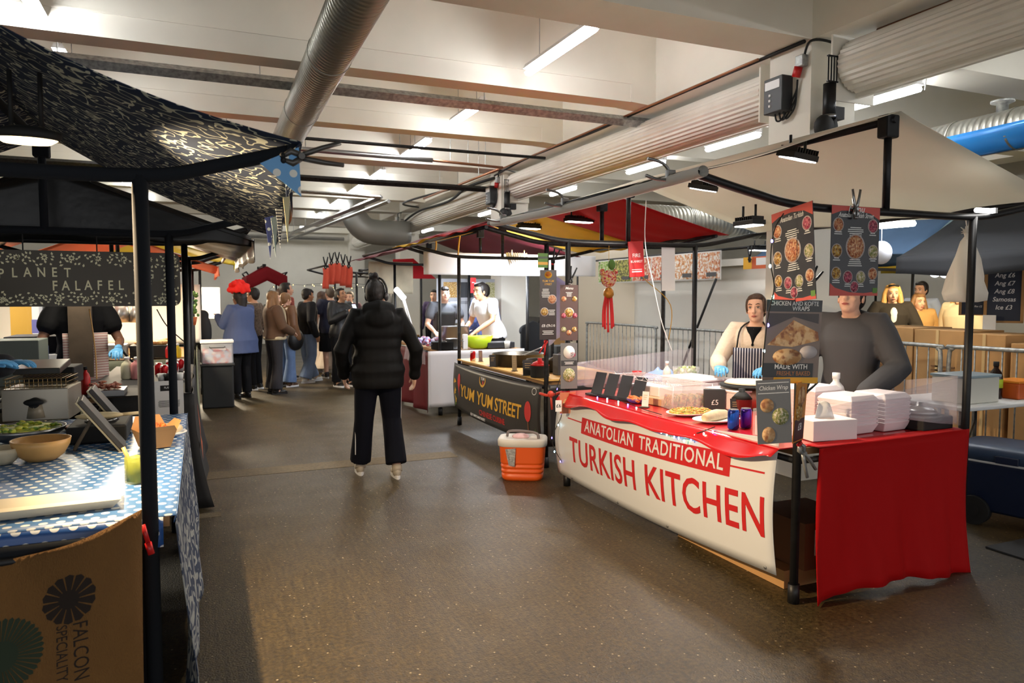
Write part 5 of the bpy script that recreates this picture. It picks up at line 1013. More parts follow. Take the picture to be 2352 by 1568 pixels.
cable([P(1484, 460, Y=5.0), P(1482, 560, Y=5.1), P(1500, 650, Y=5.1), P(1520, 740, Y=5.1), P(1545, 810, Y=5.1)], .004, WHITE, 'white cable drooping from the canopy down to the counter', 'cable')
cable([P(1450, 600, Y=5.9), P(1480, 640, Y=5.9), P(1540, 700, Y=5.9), P(1536, 780, Y=5.9)], .004, YEL, 'thin yellow cord behind the white cable', 'cord')
cable([P(1000, 545, Y=9), P(1002, 560, Y=9), P(1000, 580, Y=9)], .01, YEL, 'short yellow strap tied on the maroon canopy bar', 'strap', 'tie_strap', 'yellow straps on the maroon canopy'); cable([P(1058, 530, Y=8.9), P(1054, 560, Y=8.9), P(1052, 590, Y=8.9)], .01, YEL, 'longest yellow strap hanging from the maroon canopy bar', 'strap', 'tie_strap', 'yellow straps on the maroon canopy')
# ---- noodle stall goods
N_ = lambda px, py, z=.816: P(px, py, Z=z)
can(N_(1086, 828), COKE, 'red and white drinks can at the far corner of the noodle table')
DPAN = mat('dark_pan', (74, 72, 68), .35, .7)
pan(N_(1190, 838), .29, .13, DPAN, 'big round steel pan with foil and ladle on the noodle table', food=blotch('foil_food', ((220, 216, 208), (190, 186, 176), (235, 232, 226)), 9), ladle=True)
pan(N_(1248, 852), .17, .12, DPAN, 'second steel pan beside the big one on the noodle table', food=blotch('noodles', ((206, 180, 130), (226, 200, 150), (170, 130, 80)), 60), ladle=True)
pan(N_(1240, 866), .09, .11, RUB, 'small black pot with a red lid near the menu board', lid=REDP, name='rice_pot', cat='pot', handles=False)
for k, (px, py, lb, m) in enumerate(((1104, 830, 'narrow brown menu stand nearest to the drinks can', mat('stand_brown', (120, 92, 84), .5)), (1132, 842, 'leaning black menu stand beside the big pan', None), (1182, 852, 'narrow pale brown menu stand in the middle of the noodle table', mat('stand_tan', (150, 132, 100), .5)), (1213, 862, 'wide black menu stand nearest to the menu board', None))):
    cardstand(N_(px, py), (.045, .07, .05, .1)[k], (.13, .13, .16, .15)[k], lb, m, rad(-10))
t = thing('paper_cup', 'white paper cup on the noodle stall pans', 'cup', P(1165, 800, Z=.87)); MB().lathe([(.03, 0), (.042, .1), (.04, .1), (.028, .003)], n=20).build('cup', WHITE, t)
boxy(P(1288, 860, Z=.816), (.12, .12, .2), mat('dark_tub', (62, 60, 64), .5), 'dark grey tub between the two stalls', name='tub', cat='tub')
# cool box
t = thing('cool_box', 'orange picnic cool box with white lid on the floor by the noodle stall', 'cool box', P(1210, 1075, Z=0), rad(-28)); t.location = (2.55, 5.72, 0); MW[t.name] = Matrix.Translation((2.55, 5.72, 0)) @ Matrix.Rotation(rad(-28), 4, 'Z')
mb = MB(); rings = [(0, .165, .12), (.02, .178, .13), (.05, .182, .134), (.056, .172, .126), (.066, .172, .126), (.072, .184, .136), (.09, .185, .137), (.096, .175, .128), (.106, .175, .128), (.112, .187, .138), (.13, .188, .139), (.136, .179, .131), (.146, .179, .131), (.152, .19, .14), (.16, .19, .14), (.3, .2, .148)]; vs = []
n = 32
for z, a, b in rings:
    for k in range(n): g = 2 * pi * k / n; vs.append((a * copysign_pow(cos(g), .45), b * copysign_pow(sin(g), .45), z))
mb.add(vs, [(i * n + k, i * n + (k + 1) % n, (i + 1) * n + (k + 1) % n, (i + 1) * n + k) for i in range(len(rings) - 1) for k in range(n)] + [list(range(n))], True); mb.build('body', mat('orange_plastic', (226, 92, 26), .4), t)
mb = MB(); vs = []
for z, f in ((.295, 1.0), (.3, 1.06), (.345, 1.07), (.36, 1.02), (.36, .8), (.35, .76)):
    for k in range(n): g = 2 * pi * k / n; vs.append((.2 * f * copysign_pow(cos(g), .45), .148 * f * copysign_pow(sin(g), .45), z))
mb.add(vs, [(i * n + k, i * n + (k + 1) % n, (i + 1) * n + (k + 1) % n, (i + 1) * n + k) for i in range(5) for k in range(n)] + [list(range(5 * n, 6 * n))], True); cl = mb.build('lid', mat('lid_white', (216, 212, 204), .5), t)
MB().tube(bez([(-.14, .05, .355), (-.12, .04, .4), (0, .0, .41), (.12, -.04, .4), (.14, -.05, .355)], 4), .012, 6).build('handle', mat('grey_handle', (120, 110, 110), .5), cl); MB().ell((-.02, .02, .36), (.08, .05, .03), 10).build('ice_bag', mat('ice_bag', (226, 190, 196), .2, bump=.5, bs=30), t, rm=.006)
MB().add([(-.14, -.152, .28), (-.05, -.158, .29), (-.06, -.154, .13), (-.11, -.152, .14)], [(0, 1, 2, 3)]).build('torn_sticker', mat('sticker_grey', (150, 150, 150), .5, var=.5, vs=60), t)
# ---- grill stall goods
G_ = lambda px, py, Y=9.7: P(px, py, Y=Y)
GT = .866
pan((3.35, 9.9, GT), .2, .28, STEEL, 'large silver stock pot in front of the man in grey', name='stock_pot', cat='pot'); pan((3.0, 9.35, GT), .17, .1, RUB, 'black pan at the corner of the grill table'); pan((3.12, 9.3, GT + .0), .1, .14, STEEL, 'small silver pot behind the black post', name='stock_pot', cat='pot')
t = thing('serving_bowl', 'lime green serving bowl on the grill table', 'bowl', (3.5, 9.35, GT)); MB().lathe([(.11, 0), (.15, .03), (.21, .17), (.205, .17), (.14, .035), (0, .01)], n=30, sq=.7).build('bowl_wall', mat('lime_plastic', (196, 226, 40), .4), t)
boxy((3.28, 9.28, GT), (.07, .04, .2), WHITE, 'white carton beside the green bowl', name='carton', cat='carton'); boxy((3.8, 9.4, GT), (.4, .3, .08), mat('dark_tray', (50, 50, 54), .4), 'dark tray full of tools right of the green bowl', name='tray', cat='tray'); bottle((3.62, 9.75, GT), mat('olive_bottle', (110, 110, 80), .3), WHITE, 'dark bottle behind the green bowl', h=.2)
mb = MB(); R_ = random.Random(2)
for q in range(26): mb.ell((R_.uniform(-.15, .15), R_.uniform(-.1, .1), R_.uniform(.03, .12)), (.045, .04, .03), 6)
solo('cutlery_bags', mb, blotch('packets', ((200, 190, 210), (150, 160, 210), (190, 90, 110)), 16, .3), 'heap of plastic packets at the aisle corner of the grill table', 'packets').location = (2.98, 10.0, GT)
t = thing('folding_lamp', 'white folding lamp standing beside the walking woman', 'lamp', (2.95, 10.6, GT)); MB().tube([(2.98, 10.6, GT), (2.76, 10.5, 1.55)], .012, 6).tube([(2.94, 10.62, GT), (2.73, 10.5, 1.6)], .012, 6).build('arm', WHITE, t, world=True); MB().tube([(2.76, 10.5, 1.55), (2.62, 10.4, 1.68)], .04, 8).build('tube', GLOW, t, world=True)
poster('grey menu board with food photographs at the back of the grill stall', (4.25, 11.75, 1.5), (1, 0, 0), (0, 0, 1), 1.2, .75, mat('board_grey', (170, 172, 178), .5), [('rect', .2, .75, .2, .35, FOODP[1]), ('rect', .45, .75, .2, .35, mat('photo_dark', (60, 62, 66), .5)), ('disc', .62, .75, .07, CHI), ('rect', .85, .75, .24, .35, FOODP[3]), ('lines', .5, .48, .8, 3, DKG), ('rect', .75, .2, .3, .2, CHI)], cat='menu board', name='menu_board', grp=None)
poster('red slip of paper hanging at the back of the grill stall', P(1087, 655, Y=11), (1, 0, 0), (0, 0, 1), .09, .24, REDP, [('lines', .5, .7, .5, 3, PAPER)], name='paper_slip', cat='paper', grp=None)
sheet('apron_cloth', 'pale lilac cloth hanging by the far post of the kebab stall', 'cloth', mat('lilac_cloth', (196, 196, 240), .8), (3.35, 6.9), (3.62, 6.9), (1.05, 1.2), (1.85, 1.7), .02, 1.5)
boxy((4.6, 9.0, 0), (.3, .3, .9), mat('dark_cabinet', (60, 62, 62), .5), 'dark cabinet behind the white menu strips', name='cabinet', cat='cabinet')
# ---------------------------------------------------------------- barriers and backdrop on the right
def barrier(x, y0, y1, label, zt=1.1):
    t = thing('crowd_barrier', label, 'barrier', (x, (y0 + y1) / 2, 0), 0, 'steel crowd barriers behind the stalls')
    MB().tube(bez([(x, y0, .2), (x, y0, zt - .12), (x, y0 + .04, zt - .03), (x, y0 + .13, zt), (x, y1 - .13, zt), (x, y1 - .04, zt - .03), (x, y1, zt - .12), (x, y1, .2)], 4), .02, 8).tube([(x, y0, .2), (x, y1, .2)], .018, 8).build('outer_tube', GALV, t, world=True)
    n = int((y1 - y0) / .12)
    for q in range(1, n): MB().tube([(x, y0 + (y1 - y0) * q / n, .2), (x, y0 + (y1 - y0) * q / n, zt)], .007, 6).build('upright_bar', GALV, t, world=True)
    for y in (y0 + .3, y1 - .3): MB().tube([(x - .25, y, .01), (x, y, .2), (x + .25, y, .01)], .015, 6).build('foot', GALV, t, world=True)
barrier(6.6, 2.6, 4.75, 'steel crowd barrier in front of the cardboard boxes at the right'); barrier(6.55, 4.8, 6.95, 'steel crowd barrier behind the man in the grey sweatshirt'); barrier(6.5, 7.1, 9.3, 'steel crowd barrier in front of the white sidewall'); barrier(6.5, 9.5, 11.7, 'steel crowd barrier with rounded end behind the red tassels')
SIDE = mat('white_sidewall', (228, 224, 214), .7, var=.05, vs=1.2, bump=.15, bs=3)
sheet('tent_sidewall', 'white plastic tent sidewall behind the barriers', 'sidewall', SIDE, (7.2, 11.2), (7.2, 6.6), .05, 2.0, .02, 3); sheet('tent_sidewall', 'beige sidewall sheet further back behind the red tassels', 'sidewall', mat('beige_sidewall', (216, 204, 184), .8), (7.5, 15.2), (7.4, 11.2), .05, 2.6, .02, 3)
solo('sidewall_shelf', MB().box(7.1, 7.6, 6.6, 11.2, 2.02, 2.12), SIDE, 'white folded canopy edge resting along the top of the sidewall', 'canopy edge')
fb = thing('food_photo_banner', 'long banner of food photographs hanging above the white sidewall', 'banner', (6.9, 10.5, 1.9)); cols = [((150, 190, 90), (226, 220, 190), (90, 130, 60)), ((90, 90, 60), (210, 200, 120), (140, 150, 60)), ((216, 120, 80), (240, 220, 200), (200, 80, 60)), ((220, 150, 110), (245, 235, 225), (206, 90, 60)), ((230, 190, 150), (248, 244, 238), (206, 130, 70)), ((226, 170, 130), (250, 246, 240), (200, 110, 60))]
ya, yb_ = P(1440, 600, X=6.9).y + 1.0, P(1655, 600, X=6.9).y
for q in range(6):
    y1 = ya + (yb_ - ya) * q / 6; y2 = ya + (yb_ - ya) * (q + 1) / 6
    MB().box(6.895, 6.905, y2 + .02, y1 - .02, 1.84, 2.22).build('food_photo', blotch('banner_photo_%d' % q, cols[q], 22), fb, world=True); MB().box(6.885, 6.895, y2 + .08, y2 + .3, 1.87, 1.93).build('caption_plate', mat('caption_grey', (90, 90, 92), .5), fb, world=True)
MB().box(6.906, 6.915, yb_, ya, 1.82, 2.24).build('backing', PAPER, fb, world=True)
solo('support_frame', MB().tube([(7.0, 6.7, 0), (7.0, 6.7, 2.25)], .02, 8).tube([(7.0, 13.0, 0), (7.0, 13.0, 2.25)], .02, 8).tube([(6.93, 6.7, 2.25), (6.93, 13.0, 2.25)], .018, 8), BLK, 'thin black frame carrying the banner of food photographs', 'frame')
solo('leaning_pole', MB().tube([P(1545, 900, X=6.7), P(1590, 780, X=6.7), P(1645, 640, X=6.7)], .018, 8), BLK, 'black pole leaning against the white sidewall behind the barrier', 'pole')
t = thing('tilted_stool', 'black and tan furniture stacked behind the red tassels', 'furniture', (6.0, 12.5, 0)); MB().bc((6.2, 12.6, .95), (.8, .5, .25), Matrix.Rotation(.3, 4, 'Y')).build('dark_panel', RUB, t, world=True); MB().bc((6.0, 12.6, .4), (1.0, .5, .8)).build('tan_body', CARD, t, world=True)
# food trailer behind the kebab stall top right
flood('small black lamp on the far white awning left of the big pillar', P(1745, 575, X=6.9), 0, 0, .3, .12, .1)
poster('yellow and orange painted panel on the far awning left of the big pillar', P(1740, 603, X=6.8), (0, -1, 0), (0, 0, 1), .55, .16, ORG, [('rect', .15, .5, .3, 1, YEL), ('rect', .65, .6, .4, .6, PAPER)], name='awning_panel', cat='panel', grp=None)
clamp('spring_clamp', 'dark clamp on the far white awning left of the big pillar', P(1722, 590, X=6.75), rad(90), BLKW, BLKW, 1.3)
# right back stalls
BLUEC = mat('blue_canvas', (86, 116, 150), .8, var=.05, tl=.3); GREYC = mat('charcoal_canvas', (44, 46, 50), .8, tl=.1)
R1 = stall(7.6, 9.2, 3.6, 7.2, 'black frame of the dark stall behind the cardboard boxes', BLK, zr=1.95, zp=2.7, over=.4, tabh=.9, tab=(8.4, 9.1), group='market stall frames')
canopy(R1, 'slate blue canopy cloth behind the hanging plastic bag', BLUEC, 7.1, 9.7, 5.6, 8.2, 2.05, 2.85, .05); canopy(R1, 'charcoal canopy cloth at the far right edge', GREYC, 6.9, 9.9, 1.2, 5.6, 2.0, 2.75, .06, droop=(.2, .2))
R2 = stall(10.6, 11.2, 6.0, 9.5, 'distant black frame with yellow awning behind the blonde woman', BLK, zr=2.1, zp=2.4, over=.3, tabh=.9)
canopy(R2, 'yellow awning cloth behind the blonde woman', mat('yellow_awning', (216, 190, 60), .8, tl=.4), 10.0, 11.9, 5.0, 10.0, 2.1, 2.6, .04, droop=(.12, .1))
solo('led_strip', MB().tube([P(2090, 585, X=8.0), P(2180, 598, X=8.4)], .012, 6), GLOW, 'bright light strip under the dark canopies at the right', 'light strip')
flood('lamp shining on the blonde woman from the yellow awning', (10.4, 8.2, 2.2), 0, 0, .3, .15, .1, BLK, GLOWW, 'floodlight')
for k, (px, py, w_, h_, lb, lines) in enumerate(((2307, 660, .33, .75, 'large chalkboard menu with wooden frame, rightmost of the three', ['SPRING', 'Samosa', 'Ang £6', 'Ang £7', 'Ang £8', 'Samosas', 'Ice £3']), (2253, 640, .3, .6, 'dark chalkboard menu half hidden by the hanging plastic bag', ['MENU', 'Veg', 'Rice']), (2243, 690, .3, .32, 'small chalkboard list below the other chalkboards', ['Drinks', 'Water £1', 'Tea £1', 'Coffee £2']))):
    X_ = 7.9 - .05 * k; c = P(px, py, X=X_)
    poster(lb, c, (.55, -.8, 0), (0, 0, 1), w_ * 1.0, h_, mat('blackboard', (36, 44, 62), .6), [('rect', .5, .99, 1.08, .03, CARD, .01), ('rect', .5, .01, 1.08, .03, CARD, .01), ('rect', 0, .5, .09, 1, CARD, .01), ('rect', 1, .5, .09, 1, CARD, .01)] + [('text', .5, .9 - q * .8 / len(lines), s_, h_ * .09, PAPER, .9, .2) for q, s_ in enumerate(lines)], name='chalkboard', cat='chalkboard', grp='chalkboard menus', th=.012)
sheet('paper_note', 'white paper note hanging below the chalkboards', 'paper', PAPER, P(2258, 730, X=7.7)[:2], P(2288, 730, X=7.7)[:2], 1.2, 1.38, .003, 1)
for k, (px, py, r, lb) in enumerate(((2024, 580, .1, 'white balloon beside the menu poster'), (2148, 622, .08, 'left one of two round white lanterns at the right back'), (2170, 625, .07, 'right one of two round white lanterns at the right back'))):
    t = thing('balloon' if k == 0 else 'round_lantern', lb, 'balloon' if k == 0 else 'lantern', P(px, py, X=(6.2, 9.5, 9.6)[k])); MB().ell((0, 0, 0), (r, r, r * 1.15), 18).build('globe', mat('balloon_white', (226, 228, 236), .35) if k == 0 else mat('lantern_glow', (240, 245, 255), .5, emit=3), t); MB().tube([(0, 0, r * 1.1), (0, 0, r * 1.1 + .12)], .003, 5).build('string', PAPER, t)
# hanging plastic bag on the right post
t = thing('plastic_bag', 'knotted translucent white plastic bag hanging beside the right corner post', 'bag', (4.15, 2.86, 1.55)); BAGM = mat('bag_plastic', (240, 238, 232), .4, bump=.5, bs=14, tl=.55)
c = (4.15, 2.9)
mb = MB(); prof = [(.012, 1.99), (.028, 1.955), (.02, 1.93), (.045, 1.90), (.09, 1.80), (.125, 1.70), (.15, 1.60), (.14, 1.555), (.08, 1.545), (0, 1.545)]; vs = []; n = 28
for z_i, (r, z) in enumerate([(p[0], p[1]) for p in prof]):
    for k in range(n): g = 2 * pi * k / n; f = 1 + (.12 * sin(g * 5 + z * 20)); vs.append((c[0] + r * f * cos(g), c[1] + r * .55 * f * sin(g), z))
mb.add(vs, [(i * n + k, i * n + (k + 1) % n, (i + 1) * n + (k + 1) % n, (i + 1) * n + k) for i in range(len(prof) - 1) for k in range(n)], True); mb.build('bag', BAGM, t, world=True)
MB().tube([(c[0], c[1], 1.95), (c[0] - .03, c[1], 2.06)], .004, 5).tube([(c[0], c[1], 1.95), (c[0] + .02, c[1], 2.06)], .004, 5).build('tie_handle', BAGM, t, world=True)
mb = MB()
for q in range(16): a = q * .4; mb.tube([(c[0], c[1], 1.955), (c[0] + .045 * cos(a), c[1] + .03 * sin(a), 1.965 + .02 * sin(q * 2.3))], [.006, .002], 5)
mb.build('knotted_frill', BAGM, t, world=True)
t = thing('clip_lamp', 'short white lamp clipped to the right corner of the kebab stall rail', 'lamp', (4.02, 2.74, 2.06)); MB().tube([(4.0, 2.75, 2.06), (4.17, 2.77, 2.065)], .014, 8).build('tube', GLOW, t, world=True); MB().bc((4.18, 2.77, 2.067), (.02, .03, .03)).build('end_cap', WHITE, t, world=True)
# cartons behind the barrier
for k, (y0, y1, h, lb) in enumerate(((5.3, 5.9, 1.25, 'tall brown carton behind the barrier, left of the row'), (4.75, 5.28, 1.24, 'tall brown carton behind the barrier, second of the row'), (4.35, 4.73, 1.22, 'tall brown carton behind the barrier next to the black post'), (3.5, 4.3, 1.15, 'wide brown carton behind the barrier at the right edge'))):
    t = thing('cardboard_box', lb, 'box', (7.1, (y0 + y1) / 2, 0), 0, 'tall cartons behind the barrier'); MB().box(6.8, 7.4, y0, y1, 0, h).build('carton', CARD, t, world=True, bevel=.005); MB().box(6.79, 6.8, (y0 + y1) / 2 - .01, (y0 + y1) / 2 + .02, 0, h).build('tape', mat('packing_tape', (200, 170, 120), .3), t, world=True)
    mb = MB()
    for q in range(4): mb.box(6.79, 6.8, y0 + .08, y1 - .2, .75 + q * .04, .765 + q * .04)
    mb.build('printed_lines', mat('carton_print', (120, 84, 50), .8), t, world=True)
# folding table and its load
t = thing('folding_table', 'white topped folding table behind the right corner of the kebab stall', 'table', (5.8, 3.9, 0)); MB().box(5.2, 6.3, 3.6, 4.3, .72, .75).build('table_top', PAPER, t, world=True, bevel=.008)
for x in (5.3, 6.2):
    for y in (3.7, 4.2): MB().tube([(x, y, 0), (x, y, .72)], .014, 8).build('leg', BLK, t, world=True)
MB().tube([(5.3, 3.7, .3), (6.2, 4.2, .5)], .008, 6).build('brace', BLK, t, world=True)
t = thing('storage_tub', 'white rectangular tub on the folding table', 'tub', (5.55, 3.85, .75)); MB().box(-.2, .2, -.14, .14, 0, .2).build('tub', mat('ivory_plastic', (220, 218, 206), .4), t, bevel=.01); MB().box(-.21, .21, -.15, .15, .2, .22).build('lid', mat('translucent_lid', (150, 170, 180), .3), t, bevel=.005)
t = bottle((5.93, 3.86, .75), mat('cola_bottle', (40, 22, 18), .15), RUB, 'dark brown bottle with green label on the folding table', r=.05, h=.3); MB().lathe([(.052, .09), (.052, .16)], n=18).build('label_band', mat('label_green', (180, 200, 50), .5), t)
t = thing('storage_tub', 'orange tub at the corner of the folding table', 'tub', (6.13, 3.82, .75)); MB().box(-.13, .13, -.1, .1, 0, .13).build('tub', mat('orange_tub', (206, 92, 26), .4), t, bevel=.012); MB().box(-.14, .14, -.11, .11, .13, .15).build('rim', mat('orange_rim', (236, 140, 40), .4), t, bevel=.005)
for k, (x, y, lb) in enumerate(((5.6, 4.05, 'white crate on the floor under the folding table'), (6.2, 4.9, 'clear bag of waste on the floor behind the folding table'))):
    if k == 0: boxy((x, y, 0), (.4, .3, .2), PAPER, lb, name='crate', cat='crate')
    else: solo('refuse_bag', MB().ell((x, y, .18), (.25, .2, .18), 16).ell((x + .15, y + .1, .15), (.2, .2, .15), 12), mat('refuse_plastic', (150, 160, 140), .3, bump=.6, bs=14), lb, 'bag', rm=.02)
# blue wheeled cool box
t = thing('wheeled_cool_box', 'dark blue wheeled cool box with white stripe at the right edge', 'cool box', (5.22, 3.08, 0), rad(-76)); BL = mat('dark_blue_plastic', (22, 34, 62), .45); BL2 = mat('slate_blue_lid', (58, 76, 104), .4)
mb = MB()
vs = []; n = 28
for z, f in ((.1, .86), (.12, .9), (.42, .98), (.44, 1.0)):
    for k in range(n): g = 2 * pi * k / n; vs.append((.46 * f * copysign_pow(cos(g), .35), .26 * f * copysign_pow(sin(g), .35), z))
mb.add(vs, [(i * n + k, i * n + (k + 1) % n, (i + 1) * n + (k + 1) % n, (i + 1) * n + k) for i in range(3) for k in range(n)] + [list(range(n)), list(range(3 * n, 4 * n))], True); mb.build('body', BL, t)
def rrect(z0, z1, f, m, nm):
    mb = MB(); vs = []
    for z, f2 in ((z0, f), (z1, f), (z1 + .015, f * .96)):
        for k in range(n): g = 2 * pi * k / n; vs.append((.46 * f2 * copysign_pow(cos(g), .35), .26 * f2 * copysign_pow(sin(g), .35), z))
    mb.add(vs, [(i * n + k, i * n + (k + 1) % n, (i + 1) * n + (k + 1) % n, (i + 1) * n + k) for i in range(2) for k in range(n)] + [list(range(n)), list(range(2 * n, 3 * n))], True); mb.build(nm, m, t)
rrect(.44, .455, 1.02, WHITE, 'white_stripe'); rrect(.456, .53, 1.03, BL2, 'lid')
MB().bc((-.1, -.27, .48), (.14, .03, .05)).build('latch', BL, t, bevel=.006); MB().lathe([(.06, .548), (.06, .553), (0, .553)], (.15, 0, 0), 18).build('cup_holder', mat('lid_disc', (120, 140, 170), .4), t)
for q in (-.3, .3): MB().tube([(q, -.27, .1), (q, -.2, .1)], .1, 20).tube([(q, -.275, .1), (q, -.27, .1)], .04, 12).build('wheel', RUB, t)
MB().tube(bez([(-.47, -.1, .4), (-.5, -.1, .25), (-.5, .1, .25), (-.47, .1, .4)], 4), .012, 6).build('handle', BL, t)
# ---------------------------------------------------------------- falafel table goods
L_ = lambda px, py, z=.806: P(px, py, Z=z)
WD = mat('bamboo_bowl', (206, 160, 96), .4, var=.1, vs=12)
bowl(L_(96, 1055), .125, .1, WD, 'wooden coloured oval bowl on the blue polka dot cloth'); bowl(L_(5, 1065), .08, .075, mat('cream_bowl', (206, 196, 170), .4), 'cream bowl cut by the left edge beside the wooden bowl')
bowl(L_(60, 1012), .19, .075, STEEL, 'wide steel salad bowl with yellow green salad', blotch('chopped_salad', ((196, 200, 60), (110, 150, 50), (226, 214, 90)), 30), fz=.95)
t = thing('tray', 'white rectangular serving tray at the front of the falafel table', 'tray', L_(105, 1148), rad(4)); t.location = (-.49, 3.05, .806); MW[t.name] = Matrix.Translation((-.49, 3.05, .806)) @ Matrix.Rotation(rad(4), 4, 'Z')
mb = MB(); o_ = [(-.22, -.1, .035), (.2, -.1, .035), (.2, .1, .035), (-.22, .1, .035)]; i_ = [(-.19, -.07, .006), (.17, -.07, .006), (.17, .07, .006), (-.19, .07, .006)]; b_ = [(-.19, -.07, 0), (.17, -.07, 0), (.17, .07, 0), (-.19, .07, 0)]
mb.add(o_ + i_ + b_, [(4, 5, 6, 7)] + [(k, (k + 1) % 4, 4 + (k + 1) % 4, 4 + k) for k in range(4)] + [(8 + k, 8 + (k + 1) % 4, (k + 1) % 4, k) for k in range(4)] + [(11, 10, 9, 8)], False); mb.build('dish', mat('tray_white', (220, 210, 188), .35), t)
t = thing('glass_cup', 'green tinted square glass with a wooden spoon on the polka dot cloth', 'cup', L_(313, 1108)); MB().lathe([(.038, 0), (.042, .004), (.042, .11), (.039, .11), (.036, .006), (0, .006)], n=4).build('glass', mat('olive_glass', (150, 158, 70), .15, alpha=.6), t); MB().lathe([(.034, .008), (.034, .09), (0, .092)], n=4).build('green_sauce', mat('green_sauce', (140, 150, 60), .5), t); MB().tube([(.0, 0, .03), (-.045, .01, .15)], .008, 6).build('wooden_spoon', WD, t)
t = thing('food_carton', 'open brown food carton with orange filling beside the post', 'carton', L_(355, 1025), rad(20)); mb = MB(); a, b, h = .06, .085, .09
mb.add([(-a, -a, 0), (a, -a, 0), (a, a, 0), (-a, a, 0), (-b, -b, h), (b, -b, h), (b, b, h), (-b, b, h)], [(3, 2, 1, 0), (0, 1, 5, 4), (1, 2, 6, 5), (2, 3, 7, 6), (3, 0, 4, 7)], False); mb.add([(-b, -b, h), (b, -b, h), (b * .7, -b * 1.5, h + .03), (-b * .7, -b * 1.5, h + .03)], [(0, 1, 2, 3)]); mb.add([(-b, b, h), (b, b, h), (b * .7, b * 1.2, h + .06), (-b * .7, b * 1.2, h + .06)], [(0, 1, 2, 3)]); mb.add([(b, -b, h), (b, b, h), (b * 1.4, b * .6, h + .04), (b * 1.4, -b * .6, h + .04)], [(0, 1, 2, 3)]); mb.build('carton', mat('kraft', (196, 146, 92), .7), t)
mb = MB(); R_ = random.Random(4)
for q in range(30): mb.ell((R_.uniform(-.06, .06), R_.uniform(-.06, .06), .085 + R_.uniform(0, .02)), .014, 6)
mb.build('filling', blotch('orange_filling', ((206, 96, 36), (226, 130, 60), (170, 70, 30)), 50), t)
plate(L_(385, 1000), .1, 'pale plate with wrapped bread behind the food carton', lambda mb: mb.ell((0.01, 0, .04), (.07, .05, .03), 12), mat('bread_wrap', (226, 206, 170), .7))
# leaning menu holders
for k, (px, py, lb) in enumerate(((285, 1025, 'nearest black wooden menu holder leaning back on the falafel table'), (300, 990, 'second dark menu holder leaning behind the nearest one'))):
    c = L_(px, py); t = thing('menu_holder', lb, 'menu holder', c, rad(5 - k * 2), 'leaning menu holders on the falafel table')
    R = Matrix.Rotation(-.62, 4, 'Y'); MB().box(-.012, .012, -.11, .11, 0, .32, R).build('panel', mat('menu_charcoal', (46, 44, 42), .45), t, bevel=.003); MB().box(-.02, -.012, -.115, .115, 0, .325, R).build('edge_strip', mat('worn_brass', (150, 140, 112), .4, .5), t)
    MB().box(-.008, .008, -.04, .04, 0, .2, Matrix.Translation((-.22, 0, .005)) @ Matrix.Rotation(.5, 4, 'Y')).build('rear_leg', mat('dark_wood', (70, 60, 46), .6), t, bevel=.006)
# fryer
t = thing('deep_fryer', 'steel table top deep fryer with a black knob and wire basket', 'fryer', L_(85, 965), rad(-4)); FS = mat('brushed_steel', (186, 178, 162), .35, .7); MB().box(-.18, .18, -.02, .34, 0, .2).build('tank', FS, t, bevel=.006); MB().tube([(0, -.02, .115), (0, -.06, .115)], .032, 18).ell((0, -.06, .12), (.055, .02, .022), 14).build('tap_knob', RUB, t); MB().lathe([(.05, -.03), (.035, .05)], (0, -.023, .05), 12).build('drain_cup', mat('drain_plastic', (150, 140, 120), .4), t)
mb = MB()
for q in range(14): mb.tube([(-.16 + q * .025, .0, .2), (-.16 + q * .025, .0, .26)], .0015, 4); mb.tube([(-.16 + q * .025, .0, .26), (-.16 + q * .025, .3, .26)], .0015, 4)
for z in (.21, .235, .26): mb.tube([(-.17, 0, z), (.17, 0, z), (.17, .3, z), (-.17, .3, z), (-.17, 0, z)], .003, 5)
mb.build('wire_basket', mat('basket_wire', (160, 140, 100), .35, .8), t)
MB().box(-.16, .14, .34, .62, .18, .3).build('control_head', RUB, t, bevel=.01); MB().box(-.14, .12, .1, .4, .27, .31, Matrix.Rotation(.12, 4, 'X')).build('lid', mat('dark_steel', (90, 90, 88), .3, .8), t, bevel=.006)
t = thing('gas_burner', 'low black gas burner beside the fryer', 'burner', (-.52, 4.55, .806)); MB().box(-.14, .14, -.2, .2, 0, .09).build('burner_body', RUB, t, bevel=.01); MB().lathe([(.08, .09), (.08, .1), (.05, .1)], n=20).build('ring', STEEL, t); 
mb = MB(); mb.ell((0, 0, .12), (.12, .05, .02), 12); t2 = thing('scoop', 'pale wooden scoop lying across the burner', 'scoop', (-.52, 4.5, .81)); mb.tube([(.1, 0, .12), (.2, .03, .12)], .01, 6); mb.build('scoop_body', mat('pale_wood', (226, 206, 160), .6), t2)
plate(L_(175, 985), .09, 'dark orange rimmed dish beside the salad bowl', m=mat('terracotta_dark', (120, 60, 30), .5), sq=.7)
poster('clear menu price sheet leaning on the black cloth behind the post', P(388, 920, Y=5.6), (1, .1, 0), (-.12, 0, 1), .19, .28, PAPER, [('rect', .5, .82, .55, .14, RUB), ('lines', .35, .5, .5, 8, DKG), ('lines', .82, .5, .1, 8, DKG), ('text', .5, .83, 'PLANET', .02, PAPER, .8)], name='menu_sheet', cat='menu', grp=None)
